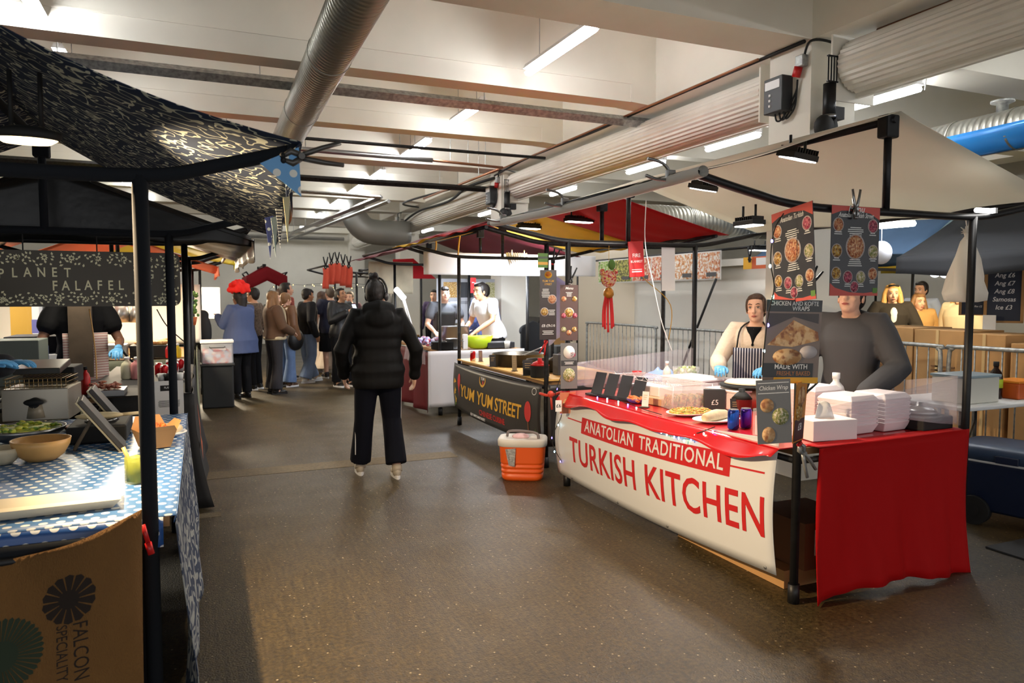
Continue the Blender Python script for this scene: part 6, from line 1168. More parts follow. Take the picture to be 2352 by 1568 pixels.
# sign
sg = thing('planet_falafel_sign', 'dark hanging sign with cream stencilled letters and floral border', 'sign', P(205, 640, Y=5.3)); SGM = mat('sign_olive_black', (70, 64, 52), .5); CRM = mat('stencil_cream', (226, 222, 186), .6)
sx0, sx1, sz0, sz1, sy = -1.42, -.12, 1.515, 1.865, 5.34
def rr_(x0, x1, z0, z1, r, n=5):
    o = []
    for cx_, cz, a0 in ((x1 - r, z1 - r, 0), (x0 + r, z1 - r, 90), (x0 + r, z0 + r, 180), (x1 - r, z0 + r, 270)):
        for k in range(n + 1): a = rad(a0 + 90 * k / n); o.append((cx_ + r * cos(a), cz + r * sin(a)))
    return o
MB().ext(rr_(sx0, sx1, sz0, sz1, .045), .012, Matrix.Translation((0, sy + .012, 0)) @ Matrix.Rotation(pi / 2, 4, 'X')).build('board', SGM, sg, world=True)
FM = lambda x, z: Matrix.Translation((x, sy - .001, z)) @ Matrix.Rotation(pi / 2, 4, 'X')
for s_, px, py, sz_ in (('P', 2, 629, .075), ('L', 33, 627, .075), ('A', 63, 626, .075), ('N', 95, 626, .075), ('E', 125, 626, .075), ('T', 155, 627, .075), ('F', 126, 657, .078), ('A', 151, 657, .078), ('L', 178, 657, .078), ('A', 203, 656, .078), ('F', 229, 656, .078), ('E', 254, 656, .078), ('L', 278, 656, .078), ('V', 314, 630, .075), ('G', 345, 631, .075), ('O', 318, 653, .06), ('F', 344, 653, .06)):
    p = P(px, py, Y=sy); mb = MB(); mb.text(s_, sz_ * 1.1, FM(p.x, p.z), .75, .0008, bold=.015); mb.build('lettering', CRM, sg, world=True)
mb = MB(); R_ = random.Random(12)
def leafm(x, z, a, l=.014, w_=.0045):
    p = [(-l / 2, 0), (-l * .1, w_), (l / 2, 0), (-l * .1, -w_)]; mb.ext([(x + u * cos(a) - v * sin(a), z + u * sin(a) + v * cos(a)) for u, v in p], .0015, Matrix.Translation((0, sy, 0)) @ Matrix.Rotation(pi / 2, 4, 'X'))
zs = []
for q in range(900):
    x = R_.uniform(sx0 + .02, sx1 - .012); z = R_.uniform(sz0 + .012, sz1 - .012)
    if not (z < sz0 + .092 or z > sz1 - .092 or x > sx1 - .11): continue
    if any((x - a) ** 2 + (z - b) ** 2 < .0155 ** 2 for a, b in zs): continue
    zs.append((x, z)); leafm(x, z, R_.uniform(0, pi), R_.uniform(.017, .025), .0068)
for k in range(9):
    for z in ((sz0 + .045), (sz1 - .045)):
        x = -1.33 + k * .147 + (.07 if z < 1.7 else 0)
        if x < sx1 - .03:
            for q in range(8): leafm(x + .013 * cos(q * pi / 4), z + .013 * sin(q * pi / 4), q * pi / 4, .016, .005)
for q in range(8): leafm(sx1 - .05 + .013 * cos(q * pi / 4), 1.7 + .013 * sin(q * pi / 4), q * pi / 4, .016, .005)
o = mb.build('floral_border', CRM, sg, world=True); o['kind'] = 'stuff'
for x in (-1.0, -.6): MB().tube([(x, sy, sz1), (x, sy, 1.97)], .004, 5).build('hanging_cord', RUB, sg, world=True)
# lamp and pennants
t = thing('work_lamp', 'warm glowing oval lamp hanging under the patterned canopy', 'lamp', P(62, 320, Y=3.05)); t.scale = (.9, .9, .9)
MB().lathe([(.11, 0), (.12, .012), (.12, .03), (.05, .05), (0, .05)], n=28, sq=.5).build('housing', RUB, t); MB().lathe([(0, -.022), (.08, -.016), (.105, 0), (0, .002)], n=28, sq=.5).build('lamp_glass', GLOWW, t)
for q in (-.05, .05): MB().tube([(q, 0, .04), (q, 0, .26)], .009, 6).build('stem', RUB, t)
PN = dots('pennant_blue_dots', (92, 158, 214), (226, 226, 218), .055, .24, (0, 2)); 
def tri(name, label, pts, m, grp='bunting pennants'):
    t = thing(name, label, 'pennant', V(pts[0]), 0, grp); mb = MB(); a = [V(p) for p in pts]; n_ = (a[1] - a[0]).cross(a[2] - a[0]).normalized() * .0015; mb.add([p + n_ for p in a] + [p - n_ for p in a], [(0, 1, 2), (5, 4, 3), (0, 3, 4, 1), (1, 4, 5, 2), (2, 5, 3, 0)]); mb.build('flag', m, t, world=True); return t
yp = 2.66
tri('bunting_pennant', 'light blue polka dot pennant clamped at the corner of the patterned canopy', [P(597, 375, Y=yp), P(686, 338, Y=yp), P(692, 452, Y=yp)], PN)
for k, (px, py, q, ln, m, lb) in enumerate(((618, 500, 10, 95, dots('pennant_navy_dots', (40, 50, 120), (226, 226, 218), .03, .22, (0, 2)), 'narrow navy dotted pennant hanging below the canopy corner'), (630, 500, 8, 90, mat('pennant_grey_green', (150, 164, 160), .8), 'narrow grey green pennant beside the navy one'), (641, 480, 8, 90, stripes('pennant_check', (200, 200, 196), (40, 44, 60), .012, 2), 'narrow checked pennant beside the grey green one'), (658, 455, 8, 100, mat('pennant_cream', (214, 204, 160), .8), 'cream ribbon pennant hanging straight down'), (668, 445, 4, 55, mat('pennant_black', (30, 30, 40), .8), 'thin black cord pennant next to the cream ribbon'))):
    yy = 3.1 - .05 * k; tri('bunting_pennant', lb, [P(px - q, py, Y=yy), P(px + q, py - 5, Y=yy), P(px + 3, py + ln, Y=yy)], m)
t = clamp('spring_clamp', 'large grey clamp with black handles at the corner of the patterned canopy', P(692, 360, Y=2.66), 0, mat('gunmetal', (90, 88, 86), .4, .5), RUB, 1.3, rad(82))
# second stall goods
B_ = lambda px, py, z=.87: P(px, py, Z=z)
for k, (px, py, lb) in enumerate(((390, 855, 'red can standing tallest at the left back of the black counter'), (402, 860, 'red can beside the tallest red can on the black counter'), (365, 862, 'red can at the left of the red cans'), (378, 868, 'red and white can in the front row of cans'), (415, 852, 'red can just left of the scuffed post'))): can(B_(px, py), COKE, lb, 'red drinks cans on the black counter')
for k, (px, py, m, lb) in enumerate(((372, 874, PAPER, 'white tub in front of the red cans'), (386, 874, RUB, 'black pot in front of the red cans'), (398, 873, STEEL, 'steel pot in front of the red cans'), (412, 872, PAPER, 'small white tub beside the steel pot'), (430, 868, STEEL, 'steel pot right of the scuffed post'))):
    t = thing('condiment_pot', lb, 'pot', B_(px, py), 0, 'condiment pots on the black counter'); MB().lathe([(.028, 0), (.034, .06), (.031, .06), (.026, .004)], n=18).build('pot', m, t)
for k, (px, lb) in enumerate(((293, 'left squeeze bottle with a white cap on the black counter'), (315, 'right squeeze bottle with pink sauce on the black counter'))):
    bottle(B_(px, 870), mat('sauce_%d' % k, ((226, 220, 190), (226, 150, 150))[k], .3), WHITE, lb, 'squeeze bottles on the black counter', .05, .19)
t = thing('food_tray', 'steel tray of grilled meat beside the squeeze bottles', 'tray', (-.62, 5.95, .868)); MB().box(-.13, .1, -.08, .18, 0, .04).build('tray', STEEL, t); mb = MB(); R_ = random.Random(9)
for q in range(40): mb.ell((R_.uniform(-.11, .08), R_.uniform(-.06, .16), .05 + R_.uniform(0, .03)), (.03, .012, .01), 6, Matrix.Rotation(R_.uniform(0, 3), 4, 'Z'))
mb.build('meat', blotch('grilled_meat', ((150, 80, 60), (190, 120, 90), (110, 50, 36)), 40), t)
YP = mat('yellow_label', (226, 190, 30), .4)
t = thing('gas_canister', 'black bottle with bright yellow panels behind the falafel stall', 'canister', (-.92, 5.95, .87)); MB().lathe([(.05, 0), (.055, .01), (.055, .15), (.03, .19), (.015, .2), (.015, .22)], n=20).build('bottle', RUB, t)
for a in (rad(200), rad(320)): MB().bc((.053 * cos(a), .053 * sin(a), .08), (.045, .02, .15), Matrix.Rotation(a + pi / 2, 4, 'Z')).build('yellow_panel', YP, t)
bottle((-.78, 6.05, .87), REDP, RUB, 'red sauce bottle with a dark cap beside the yellow panels', r=.03, h=.2)
solo('cable_tie_cord', MB().tube(bez([P(205, 710, Y=5.2), P(213, 760, Y=5.1), P(220, 820, Y=5.0), P(222, 870, Y=4.9)], 5), .004, 6), mat('tan_cord', (196, 150, 90), .7), 'tan cord hanging from the sign down to the burner', 'cord')
cable([P(245, 720, Y=7.9), P(262, 770, Y=7.9), P(285, 810, Y=7.9), P(320, 845, Y=7.9)], .01, RUB, 'thick black cable curving down in front of the sage cloth'); cable([P(360, 710, Y=7.5), P(385, 750, Y=7.5), P(430, 790, Y=7.5)], .006, RUB, 'thin black cable behind the scuffed post')
# blue and white boxes behind
for k, (px, py, d, m, lb) in enumerate(((45, 760, (.34, .4, .36), mat('grey_green_box', (96, 104, 98), .6), 'grey green machine behind the falafel stall'), (40, 830, (.42, .3, .28), mat('blue_crate', (96, 108, 170), .6), 'blue plastic crate behind the fryer'), (95, 770, (.3, .3, .2), PAPER, 'white carton with blue panel behind the crate'), (100, 830, (.5, .5, .35), RUB, 'dark draped machine behind the fryer'))):
    c = P(px, py + (20 if k else 60), Y=7.0 + .3 * k); boxy((c.x, c.y, .87), d, m, lb, name=('machine', 'crate', 'carton', 'machine')[k], cat=('machine', 'crate', 'carton', 'machine')[k])
solo('back_counter', MB().box(-2.6, -1.45, 6.6, 8.4, 0, .868), mat('counter_grey', (110, 108, 100), .6), 'grey counter at the back of the second left stall', 'counter')
for k, (px, w_, m, lb) in enumerate(((48, .2, mat('amber_sheet', (206, 160, 60), .6), 'amber yellow poster behind the left stalls'), (88, .22, PAPER, 'white poster next to the amber one behind the left stalls'), (120, .25, mat('pale_grey_sheet', (200, 204, 206), .6), 'pale grey poster behind the left stalls'))):
    poster(lb, P(px, 718, Y=9.4), (1, 0, 0), (0, 0, 1), w_, .5, m, [('rect', .5, .2, .6, .3, mat('violet_print', (110, 110, 170), .6))] if k else [], cat='poster', name='wall_poster', grp=None)
solo('wooden_post', MB().box(-1.06, -.88, 7.3, 7.36, .87, 1.9), mat('weathered_wood', (84, 70, 56), .7, var=.2, vs=8), 'weathered brown wooden board standing behind the sign', 'board')
# third stall goods
C_ = lambda px, py: P(px, py, Z=.87)
boxy((-.5, 9.4, .88), (.5, .35, .14), RUB, 'black food warmer on the sage cloth counter', name='food_warmer', cat='warmer'); boxy((-.95, 9.3, .88), (.35, .3, .16), mat('silver_box', (170, 170, 166), .4, .6), 'silver appliance on the sage cloth counter', name='appliance', cat='appliance')
bottle((-.35, 9.1, .88), REDP, WHITE, 'ketchup bottle standing on the lit counter', r=.03, h=.16); bottle((-.25, 9.12, .88), YP, WHITE, 'mustard jar standing on the lit counter', r=.035, h=.16)
for k, px in enumerate((280, 316)):
    t = thing('pendant_lamp', ('left silver pendant lamp over the lit counter', 'right silver pendant lamp over the lit counter')[k], 'lamp', P(px, 740, Y=10.2), 0, 'silver pendant lamps'); MB().lathe([(.09, 0), (.1, .005), (.075, .2), (.03, .24), (0, .25)], n=20).build('shade', STEEL, t); MB().lathe([(0, .0), (.08, .004), (0, .01)], n=16).build('bulb_glow', GLOWW, t); MB().tube([(0, 0, .24), (0, 0, .6)], .006, 6).build('cord', RUB, t)
solo('pastry_heap', MB().ell((-.75, 9.5, .93), (.3, .12, .05), 14).ell((-.4, 9.45, 1.04), (.16, .12, .03), 12), blotch('pastries', ((206, 160, 90), (170, 110, 50), (230, 200, 140)), 26), 'heap of browned food on the lit counter', 'food', kind=None) if False else None
t = thing('food_heap', 'heap of browned food on top of the black food warmer', 'food', (-.5, 9.4, 1.02)); MB().ell((0, 0, .02), (.22, .14, .04), 14).ell((.1, .05, .04), (.08, .07, .03), 10).build('heap', blotch('pastries', ((206, 160, 90), (170, 110, 50), (230, 200, 140)), 26), t); t['category'] = 'food'
# storage boxes by the queue
bx, by = .2, 11.15
t = thing('storage_box', 'black plastic storage box standing on the floor by the queue', 'storage box', (bx, by, 0)); MB().box(bx - .21, bx + .21, by - .16, by + .16, 0, .6).build('box_body', mat('black_plastic_box', (30, 32, 34), .5), t, world=True, bevel=.02); MB().box(bx - .225, bx + .225, by - .175, by + .175, .6, .63).build('lid', mat('grey_lid', (50, 52, 54), .5), t, world=True, bevel=.008)
t = thing('storage_box', 'clear plastic box of packets on top of the black storage box', 'storage box', (bx, by, .631)); MB().box(bx - .21, bx + .21, by - .15, by + .15, .631, .92).build('box_body', mat('cloudy_plastic', (206, 210, 214), .25, alpha=.45), t, world=True, bevel=.02); MB().box(bx - .22, bx + .22, by - .16, by + .16, .92, .96).build('lid', PAPER, t, world=True, bevel=.008); MB().box(bx - .19, bx + .19, by - .13, by + .13, .635, .84).build('packets', blotch('packets_red', ((206, 70, 70), (170, 180, 210), (226, 220, 220)), 14), t, world=True); MB().tube([(bx - .1, by - .155, .87), (bx - .09, by - .18, .86), (bx + .09, by - .18, .86), (bx + .1, by - .155, .87)], .006, 6).build('handle', RUB, t, world=True)
# far left market bits
solo('bright_sheet', MB().box(-.6, .35, 15.2, 15.22, 1.15, 1.75), mat('lit_white_panel', (240, 236, 226), .7), 'brightly lit white panel beyond the red pompom hat', 'panel')
t = thing('potted_plant', 'trailing green plant hanging by the lit stall', 'plant', (-.1, 9.9, 1.35)); mb = MB(); R_ = random.Random(1)
for q in range(60): mb.ell((-.1 + R_.uniform(-.07, .07), 9.9 + R_.uniform(-.07, .07), 1.3 + R_.uniform(0, .35)), (.03, .012, .02), 6, Matrix.Rotation(R_.uniform(0, 3), 4, 'Z'))
mb.build('leaves', GRN, t, world=True); MB().lathe([(.04, 0), (.06, .1), (.055, .1)], (-.1, 9.9, 1.22), 14).build('pot', mat('terracotta', (190, 100, 50), .7), t, world=True)
solo('black_jacket', MB().ell((.02, 11.8, 1.05), (.13, .1, .3), 14).ell((.02, 11.8, 1.3), (.1, .07, .08), 12), RUB, 'dark jacket hanging from the far left stall rail', 'jacket', rm=.02).location.z
for k in range(5):
    x = 2.02 + .1 * k; z = 2.02 + .06 * math.sin(k * 1.1) + .02 * k
    t = thing('orange_cloth', ('leftmost of the orange cloths clipped on the distant frame', 'second orange cloth clipped on the distant frame', 'third orange cloth clipped on the distant frame', 'fourth orange cloth clipped on the distant frame', 'rightmost orange cloth clipped on the distant frame')[k], 'cloth', (x, 12.98, z - .35), 0, 'orange cloths clipped on the distant frame')
    MB().surf(lambda u, v: (x - .055 + .11 * u + .01 * sin(v * 5), 12.96 + .02 * sin(u * 6), z + .05 - .36 * v), 6, 6, .004).build('cloth', mat('coral_cloth', (216, 88, 66), .8), t, world=True)
    clamp('spring_clamp', ('leftmost dark clamp above the orange cloths', 'second dark clamp above the orange cloths', 'third dark clamp above the orange cloths', 'fourth dark clamp above the orange cloths', 'rightmost dark clamp above the orange cloths')[k], (x, 12.96, z + .1), 0, RUB, RUB, 1.3, group='clamps above the orange cloths')
string_lights('string of warm lights along the distant frame with orange cloths', [(1.7, 13.1, 1.78), (2.3, 13.1, 1.82), (2.9, 13.1, 1.78), (3.6, 13.1, 1.82)], .1, ((255, 226, 150), (255, 210, 120)), power=8)
string_lights('string of warm lights behind the queue', [(1.4, 16.5, 0), (1.4, 16.5, 1.0), (1.4, 16.5, 1.75), (2.2, 16.4, 1.82), (3.0, 16.3, 1.76), (3.8, 16.2, 1.85)], .12, ((255, 226, 150), (255, 210, 120)), power=8)
# ---------------------------------------------------------------- people
def cm(name, col, **k): return mat(name, col, k.pop('rough', .85), **k)
DEN = cm('blue_denim', (104, 128, 168), var=.12, vs=9); BJ = cm('black_trousers', (14, 14, 17), spec=.2); SHW = cm('white_trainers', (222, 220, 214), rough=.5); SHB = cm('black_shoes', (26, 24, 24), rough=.4)
# walking woman, back to the camera
PUF = cm('black_puffer', (7, 7, 8), rough=.7, spec=.25, bump=.3, bs=8)
t, j, L, H, R3 = person('woman in a long black puffer coat and dark track trousers walking away down the aisle', 1.41, 6.27, -6, 1.72, SKIN, ('bun', HDK), dict(mat=PUF, hem=.78, puff=.042, quilt=.012, hood=1, flare=.015, name='puffer_coat', sw=.014, neck=1.44), dict(mat=cm('navy_track_trousers', (9, 12, 24), spec=.2), puff=.022, flare=.02, len=.93), cm('beige_trainers', (176, 166, 150), rough=.5),
    dict(LE=(-.31, -.02, 1.1), LW=(-.28, .1, .88), RE=(.33, -.02, 1.1), RW=(.33, .08, .86), LK=(-.12, .03, .5), LA=(-.15, .12, .09), RK=(.12, .05, .5), RA=(.14, -.1, .09), RF=0), head=(-28, -4, 0), vox=.008, wide=1.03)
HPM = cm('dark_headphones', (50, 48, 50), rough=.4)
mb = MB(); mb.tube(bez([H((.085, -.01, -.02)), H((.095, -.01, .05)), H((.06, -.01, .125)), H((0, -.01, .145)), H((-.06, -.01, .125)), H((-.095, -.01, .05)), H((-.085, -.01, -.02))], 4), .009, 8, sq=(1, 1.6)); mb.ell(H((.088, -.01, -.015)), (.018, .034, .04), 12, R3); mb.ell(H((-.088, -.01, -.015)), (.018, .034, .04), 12, R3); mb.build('headphones', HPM, t)
for q in (-1, 1): MB().tube([(q * .2, 0, .86), (q * .195, .02, .5), (q * .2, -.0, .2)], .004, 5).build('trouser_piping', PAPER, t)
# queue
t, j, L, H, R3 = person('person in a blue jacket and red pompom hat in the queue holding something up', .55, 11.95, 42, 1.68, SKIND, ('afro', HDK), dict(mat=cm('slate_blue_jacket', (70, 84, 122), bump=.3, bs=5), hem=.72, puff=.045, flare=.07, sw=.03, collar=1, name='jacket'), dict(mat=BJ, puff=.025), SHB, dict(LE=(-.24, .1, 1.15), LW=(-.12, .33, 1.28), RE=(.26, .1, 1.12), RW=(.12, .32, 1.2), dark_sole=1), wide=1.1)
mb = MB(); R_ = random.Random(6)
for q in range(60):
    a, b = R_.uniform(0, 6.28), R_.uniform(-.2, 1.4); mb.ell(H((.15 * cos(a) * cos(b), -.02 + .13 * sin(a) * cos(b), .12 + .13 * sin(b))), R_.uniform(.03, .045), 8)
mb.ell(H((0, -.02, .14)), (.11, .1, .09), 14); mb.build('pompom_hat', cm('scarlet_ruffles', (236, 30, 14)), t, rm=.012)
person('young man with dark hair half hidden behind the blue jacket', .82, 13.0, 60, 1.72, SKINT, ('short', HDK), dict(mat=cm('patterned_shirt', (96, 80, 66), var=.5, vs=30)), dict(mat=BJ), SHB, vox=.012)
FUR = cm('cream_fur_trim', (196, 180, 146), bump=.8, bs=60); BRJ = cm('brown_suede', (88, 62, 42), bump=.2, bs=20)
t, j, L, H, R3 = person('woman with long fair hair in a brown jacket with cream fur trim', 1.08, 12.3, -75, 1.66, SKIN, ('long', HLB), dict(mat=BRJ, hem=.92, puff=.05, sw=.035, name='jacket'), dict(mat=cm('charcoal_trousers', (34, 32, 38)), puff=.02, flare=.035), SHB, dict(LE=(-.27, .06, 1.12), LW=(-.1, .28, 1.05), RE=(.27, .05, 1.12), RW=(.1, .27, 1.02), dark_sole=1), vox=.011, head=(10, 0, 0))
mb = MB(); mb.tube(bez([L((-.16, 0, .93)), L((0, -.15, .93)), L((.2, 0, .93)), L((.0, .18, .93)), L((-.16, 0, .93))], 5), .035, 8); mb.tube(bez([L((.03, .17, .93)), L((.03, .18, 1.2)), L((.06, .12, 1.42)), L((0, -.06, 1.48)), L((-.06, .12, 1.42)), L((-.03, .18, 1.2))], 5), .028, 8); mb.build('fur_trim', FUR, t, rm=.014)
t, j, L, H, R3 = person('person in a tan leather jacket and blue jeans with a big black shoulder bag', 1.36, 13.2, -58, 1.64, SKIN, ('tied', HLB), dict(mat=cm('tan_leather', (116, 78, 48), rough=.5), hem=1.0, puff=.04, name='leather_jacket'), dict(mat=DEN, puff=.02, flare=.05), cm('brown_shoes', (90, 60, 40), rough=.4), vox=.012)
MB().ell((.2, .05, .86), (.1, .17, .2), 16).build('shoulder_bag', cm('black_bag', (18, 18, 20), rough=.5), t, rm=.014); MB().tube(bez([(.2, .1, 1.0), (.19, .08, 1.3), (.05, -.02, 1.47), (-.02, -.1, 1.45)], 4), .01, 6).build('bag_strap', RUB, t)
person('tall man with dark hair facing across the queue behind the others', 1.5, 14.4, -70, 1.84, SKIN, ('short', HDK), dict(mat=cm('red_checked_shirt', (150, 70, 60), var=.5, vs=24)), dict(mat=cm('khaki', (150, 130, 90))), SHB, vox=.013, head=(-8, -12, 0))
person('person in a mustard coat deep in the queue', 1.5, 15.5, -30, 1.74, SKIN, ('short', HBR), dict(mat=cm('mustard_coat', (176, 130, 50)), puff=.03, hem=.7), dict(mat=BJ), SHB, vox=.014)
person('man with a short dark hair cap standing behind the tan leather jacket', 1.2, 13.9, -60, 1.68, SKINT, ('short', HDK), dict(mat=BJ), dict(mat=BJ), SHB, vox=.014)
t, *_ = person('young man in a black jumper and loose pale jeans with white trainers', 1.8, 13.72, -70, 1.72, SKINT, ('fringe', HDK), dict(mat=cm('black_jumper', (18, 18, 24)), hem=.88, puff=.045, sw=.03), dict(mat=cm('pale_denim', (122, 142, 176), var=.12, vs=9), puff=.03, flare=.035), SHW, dict(LE=(-.27, -.05, 1.12), LW=(-.25, .05, .86), RE=(.27, -.08, 1.12), RW=(.24, .04, .86), LA=(-.1, .14, .09), RA=(.1, -.12, .09)), vox=.011)
person('person in pale wide trousers behind the black jumper', 2.3, 15.3, -60, 1.68, SKIN, ('long', HBR), dict(mat=cm('grey_patterned_top', (140, 136, 140), var=.3, vs=30)), dict(mat=cm('ivory_trousers', (206, 190, 176)), puff=.04, flare=.1), SHW, vox=.014)
NV = cm('navy_tshirt', (30, 34, 56))
t, j, L, H, R3 = person('short haired man in a navy printed t shirt and black shorts', 2.3, 14.3, 20, 1.76, SKIN, ('short', HGR), dict(mat=NV, sleeve=.5, puff=.045, hem=.84, sw=.035, name='t_shirt'), dict(mat=BJ, len=.35, puff=.03, name='shorts'), cm('dark_trainers', (40, 40, 44), rough=.5), dict(LE=(-.28, 0, 1.12), LW=(-.3, .06, .86)), vox=.011, wide=1.1)
mb = MB(); mb.text('15', .2, Matrix.Translation((0, -.172, 1.16)) @ Matrix.Rotation(pi / 2, 4, 'X')); mb.bc((0, -.172, 1.33), (.18, .004, .03)); mb.build('shirt_print', PAPER, t)
person('person in a grey knitted hat behind the navy t shirt', 2.85, 15.2, 150, 1.68, SKIN, ('short', HGR), dict(mat=cm('plum_coat', (80, 50, 60)), puff=.03), dict(mat=BJ), SHB, vox=.014)
LJ = cm('black_leather', (20, 20, 22), rough=.45)
t, j, L, H, R3 = person('dark haired person in a black jacket looking at a glowing phone', 2.25, 12.85, -150, 1.72, SKINT, ('short', HDK), dict(mat=LJ, hem=.84, puff=.05, sw=.035, collar=1, name='jacket'), dict(mat=BJ, puff=.03), SHB, dict(LE=(-.27, .08, 1.14), LW=(-.08, .27, 1.3), RE=(.27, .08, 1.14), RW=(.1, .27, 1.28), LA=(-.1, .06, .09), LU=(0, .6, .8), RU=(0, .6, .8)), vox=.01, head=(6, -20, 0))
MB().bc((.0, .36, 1.36), (.07, .012, .14), Matrix.Rotation(.5, 4, 'X')).build('phone', mat('phone_screen', (220, 230, 255), .3, emit=1.2), t)
# third stall crew
t, j, L, H, R3 = person('young cook in a grey t shirt and black apron bending over pots', 3.5, 10.9, 172, 1.74, SKIN, ('fringe', HDK), dict(mat=cm('grey_tshirt', (84, 86, 92)), sleeve=.5, puff=.03, name='t_shirt'), dict(mat=BJ), SHB, dict(LE=(-.27, .12, 1.12), LW=(-.2, .38, 1.02), RE=(.27, .12, 1.12), RW=(.2, .38, 1.02)), lean=8, head=(0, -24, 0), vox=.01)
MB().surf(lambda u, v: L((-.14 + .28 * u, .155 + .025 * sin(pi * u) + .02 * v, 1.34 - .6 * v)), 10, 12, .006).build('apron', RUB, t)
person('stallholder in a crisp white t shirt leaning over the grill table', 4.05, 10.15, 108, 1.84, SKINT, ('short', HDK), dict(mat=cm('white_tshirt', (228, 228, 232)), sleeve=.5, puff=.03, sw=.022, hem=.88, name='t_shirt'), dict(mat=BJ), SHB, dict(LE=(-.27, .25, 1.14), LW=(-.22, .52, .98), RE=(.27, .2, 1.1), RW=(.16, .42, .98), curl=.6), lean=22, head=(8, -18, 0), vox=.009)
person('man in a blue checked shirt behind the stallholder in white', 4.25, 11.1, 20, 1.78, SKINT, ('short', HDK), dict(mat=cm('checked_blue_shirt', (66, 80, 130), var=.35, vs=26), puff=.03), dict(mat=BJ), SHB, vox=.011)
BLKC = cm('black_round_chair', (16, 16, 18))
t = thing('folding_chair', 'black curved chair back beside the stallholder in white', 'chair', (4.75, 10.1, 0)); MB().surf(lambda u, v: (4.75 + .28 * cos(pi * u), 10.1 + .18 * sin(pi * u), .45 + .75 * sin(pi / 2 * min(1, .12 + v)) * (1 - .25 * abs(2 * u - 1) * v)), 14, 8, .02).build('backrest', BLKC, t, world=True); MB().box(4.5, 5.0, 9.85, 10.2, .42, .47).build('seat', BLKC, t, world=True, bevel=.01)
for x in (4.53, 4.97):
    for y in (9.88, 10.17): MB().tube([(x, y, 0), (x, y, .42)], .015, 6).build('leg', BLKC, t, world=True)
person('passer by in dark clothes far behind the grill stall', 4.6, 15.0, 150, 1.72, SKIN, ('short', HDK), dict(mat=cm('dark_purple_top', (54, 44, 80))), dict(mat=BJ), SHB, vox=.015)
person('passer by in a dark coat between the posts behind the grill stall', 5.9, 15.2, 120, 1.7, SKINT, ('long', HDK), dict(mat=BJ, puff=.03), dict(mat=BJ), SHB, vox=.015)
# kebab vendors
VX = stripes('apron_stripes', (40, 40, 60), (206, 206, 214), .022, 0, .28)
t, j, L, H, R3 = person('woman vendor in a beige fleece and striped apron with blue gloves behind the griddle', 3.98, 4.46, 128, 1.6, SKIN, ('tied', HBR), dict(mat=cm('beige_fleece', (216, 196, 176), bump=.4, bs=45), puff=.035, sw=.025, hem=.84, name='fleece', neck=1.42), dict(mat=BJ), SHB, dict(LE=(-.27, .12, 1.14), LW=(-.16, .4, 1.12), RE=(.27, .16, 1.14), RW=(.2, .42, 1.12), curl=.55), head=(-2, -6, 3), vox=.006, gloves=NITR, wide=.96)
MB().surf(lambda u, v: L((-.15 + .3 * u, .165 + .03 * sin(pi * u) + .015 * v, 1.26 - .55 * v)), 14, 12, .006).build('apron', VX, t); MB().tube(bez([L((-.12, .17, 1.25)), L((-.1, .1, 1.42)), L((0, -.05, 1.48)), L((.1, .1, 1.42)), L((.12, .17, 1.25))], 4), .007, 6).build('apron_strap', RUB, t); MB().surf(lambda u, v: L(((u - .5) * .13 * (1 - v), .112 + .045 * v - .03 * abs(u - .5), 1.43 - .15 * v)), 6, 8, .01).build('black_top', BJ, t)
MB().ell(L((0, .11, 1.41)), .008, 8).build('pendant', STEEL, t)
person('man vendor in a grey sweatshirt looking down behind the nearer menu poster', 4.02, 3.58, 114, 1.7, SKIN, ('short', HDK), dict(mat=cm('grey_sweatshirt', (72, 72, 76), bump=.15, bs=7), puff=.045, sw=.035, hem=.84, collar=1, name='sweatshirt', neck=1.44), dict(mat=BJ), SHB, dict(LE=(-.31, .08, 1.12), LW=(-.2, .36, .98), RE=(.31, .1, 1.12), RW=(.2, .36, .95), curl=.5), head=(0, -20, 0), vox=.006, wide=.93, lean=4)
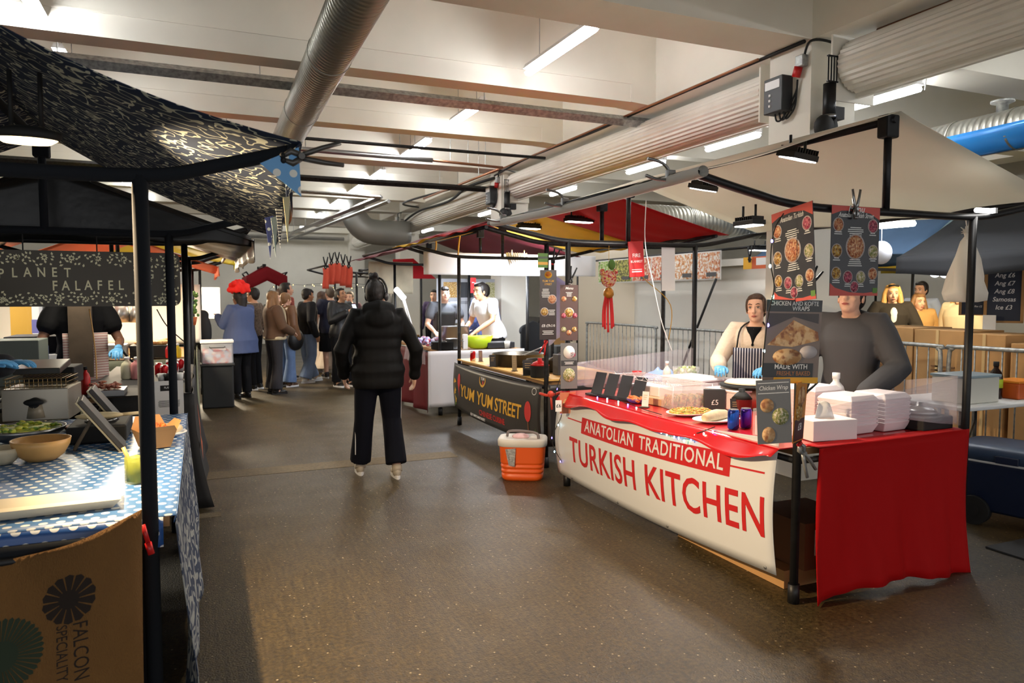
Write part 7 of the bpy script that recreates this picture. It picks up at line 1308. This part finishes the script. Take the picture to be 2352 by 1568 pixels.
# people at the right back
CAM = cm('camel_coat', (190, 150, 92), bump=.3, bs=30)
t, j, L, H, R3 = person('blonde woman with long curly hair in a dark blazer in the warm light', 8.5, 6.95, 140, 1.74, SKIN, ('long', HBL), dict(mat=cm('black_brown_blazer', (40, 34, 28)), puff=.04, name='blazer'), dict(mat=BJ), SHB, dict(LE=(-.3, .05, 1.12), LW=(-.05, .26, 1.02), RE=(.3, .05, 1.12), RW=(.08, .26, 1.04)), vox=.009, hz=.1)
MB().ell(L((0, .12, 1.28)), (.055, .04, .12), 12).build('white_top', PAPER, t); mb = MB(); mb.tube([H((-.06, .06, .1)), H((0, .09, .11)), H((.06, .06, .1))], .012, 8); mb.build('sunglasses', RUB, t)
person('person in a camel coat beside the blonde woman', 9.0, 6.95, 160, 1.62, SKIN, ('long', HLB), dict(mat=CAM, puff=.05, hem=.6), dict(mat=BJ), SHB, vox=.012)
person('bearded man with glasses and dark hair behind the camel coat', 9.9, 7.6, 100, 1.8, SKINT, ('short', HDK), dict(mat=cm('pale_blue_shirt', (170, 180, 200)), puff=.03), dict(mat=BJ), SHB, vox=.012)
person('woman with a honey blonde ponytail in a cream coat seen side on', 9.3, 6.55, 90, 1.72, SKIN, ('long', HBL), dict(mat=cm('cream_coat', (214, 202, 174)), puff=.05, collar=1, hem=.6, name='coat'), dict(mat=BJ), SHB, vox=.01)
person('person in a dark red top at the far right edge', 8.2, 4.4, 100, 1.72, SKIND, ('short', HDK), dict(mat=cm('dark_red_top', (96, 34, 34)), puff=.03), dict(mat=BJ), SHB, vox=.013)
# left crew
STR = stripes('pink_stripes', (206, 190, 182), (170, 120, 116), .022, 2, .35)
t, j, L, H, R3 = person('cook in black with a pink striped apron and blue glove behind the sign', -1.0, 7.55, -160, 1.78, SKIND, ('short', HDK), dict(mat=BJ, sleeve=.5, puff=.04, name='t_shirt'), dict(mat=BJ), SHB, dict(RE=(.3, .04, 1.14), RW=(.34, .14, .98), LE=(-.28, .1, 1.12), LW=(-.2, .34, 1.06), RD=(0, .2, -1)), vox=.01, gloves=NITR)
MB().surf(lambda u, v: L((-.17 + .34 * u, .16 + .03 * sin(pi * u), 1.2 - .6 * v)), 10, 10, .006).build('apron', STR, t)
person('vendor at the left edge reaching in with a blue gloved hand', -1.4, 4.5, -100, 1.72, SKINT, ('short', HDK), dict(mat=cm('dark_vendor_top', (40, 40, 46)), puff=.03), dict(mat=BJ), SHB, dict(LE=(-.26, .2, 1.16), LW=(-.2, .4, 1.2), RE=(.24, .2, 1.16), RW=(.16, .42, 1.22)), vox=.01, gloves=NITR)
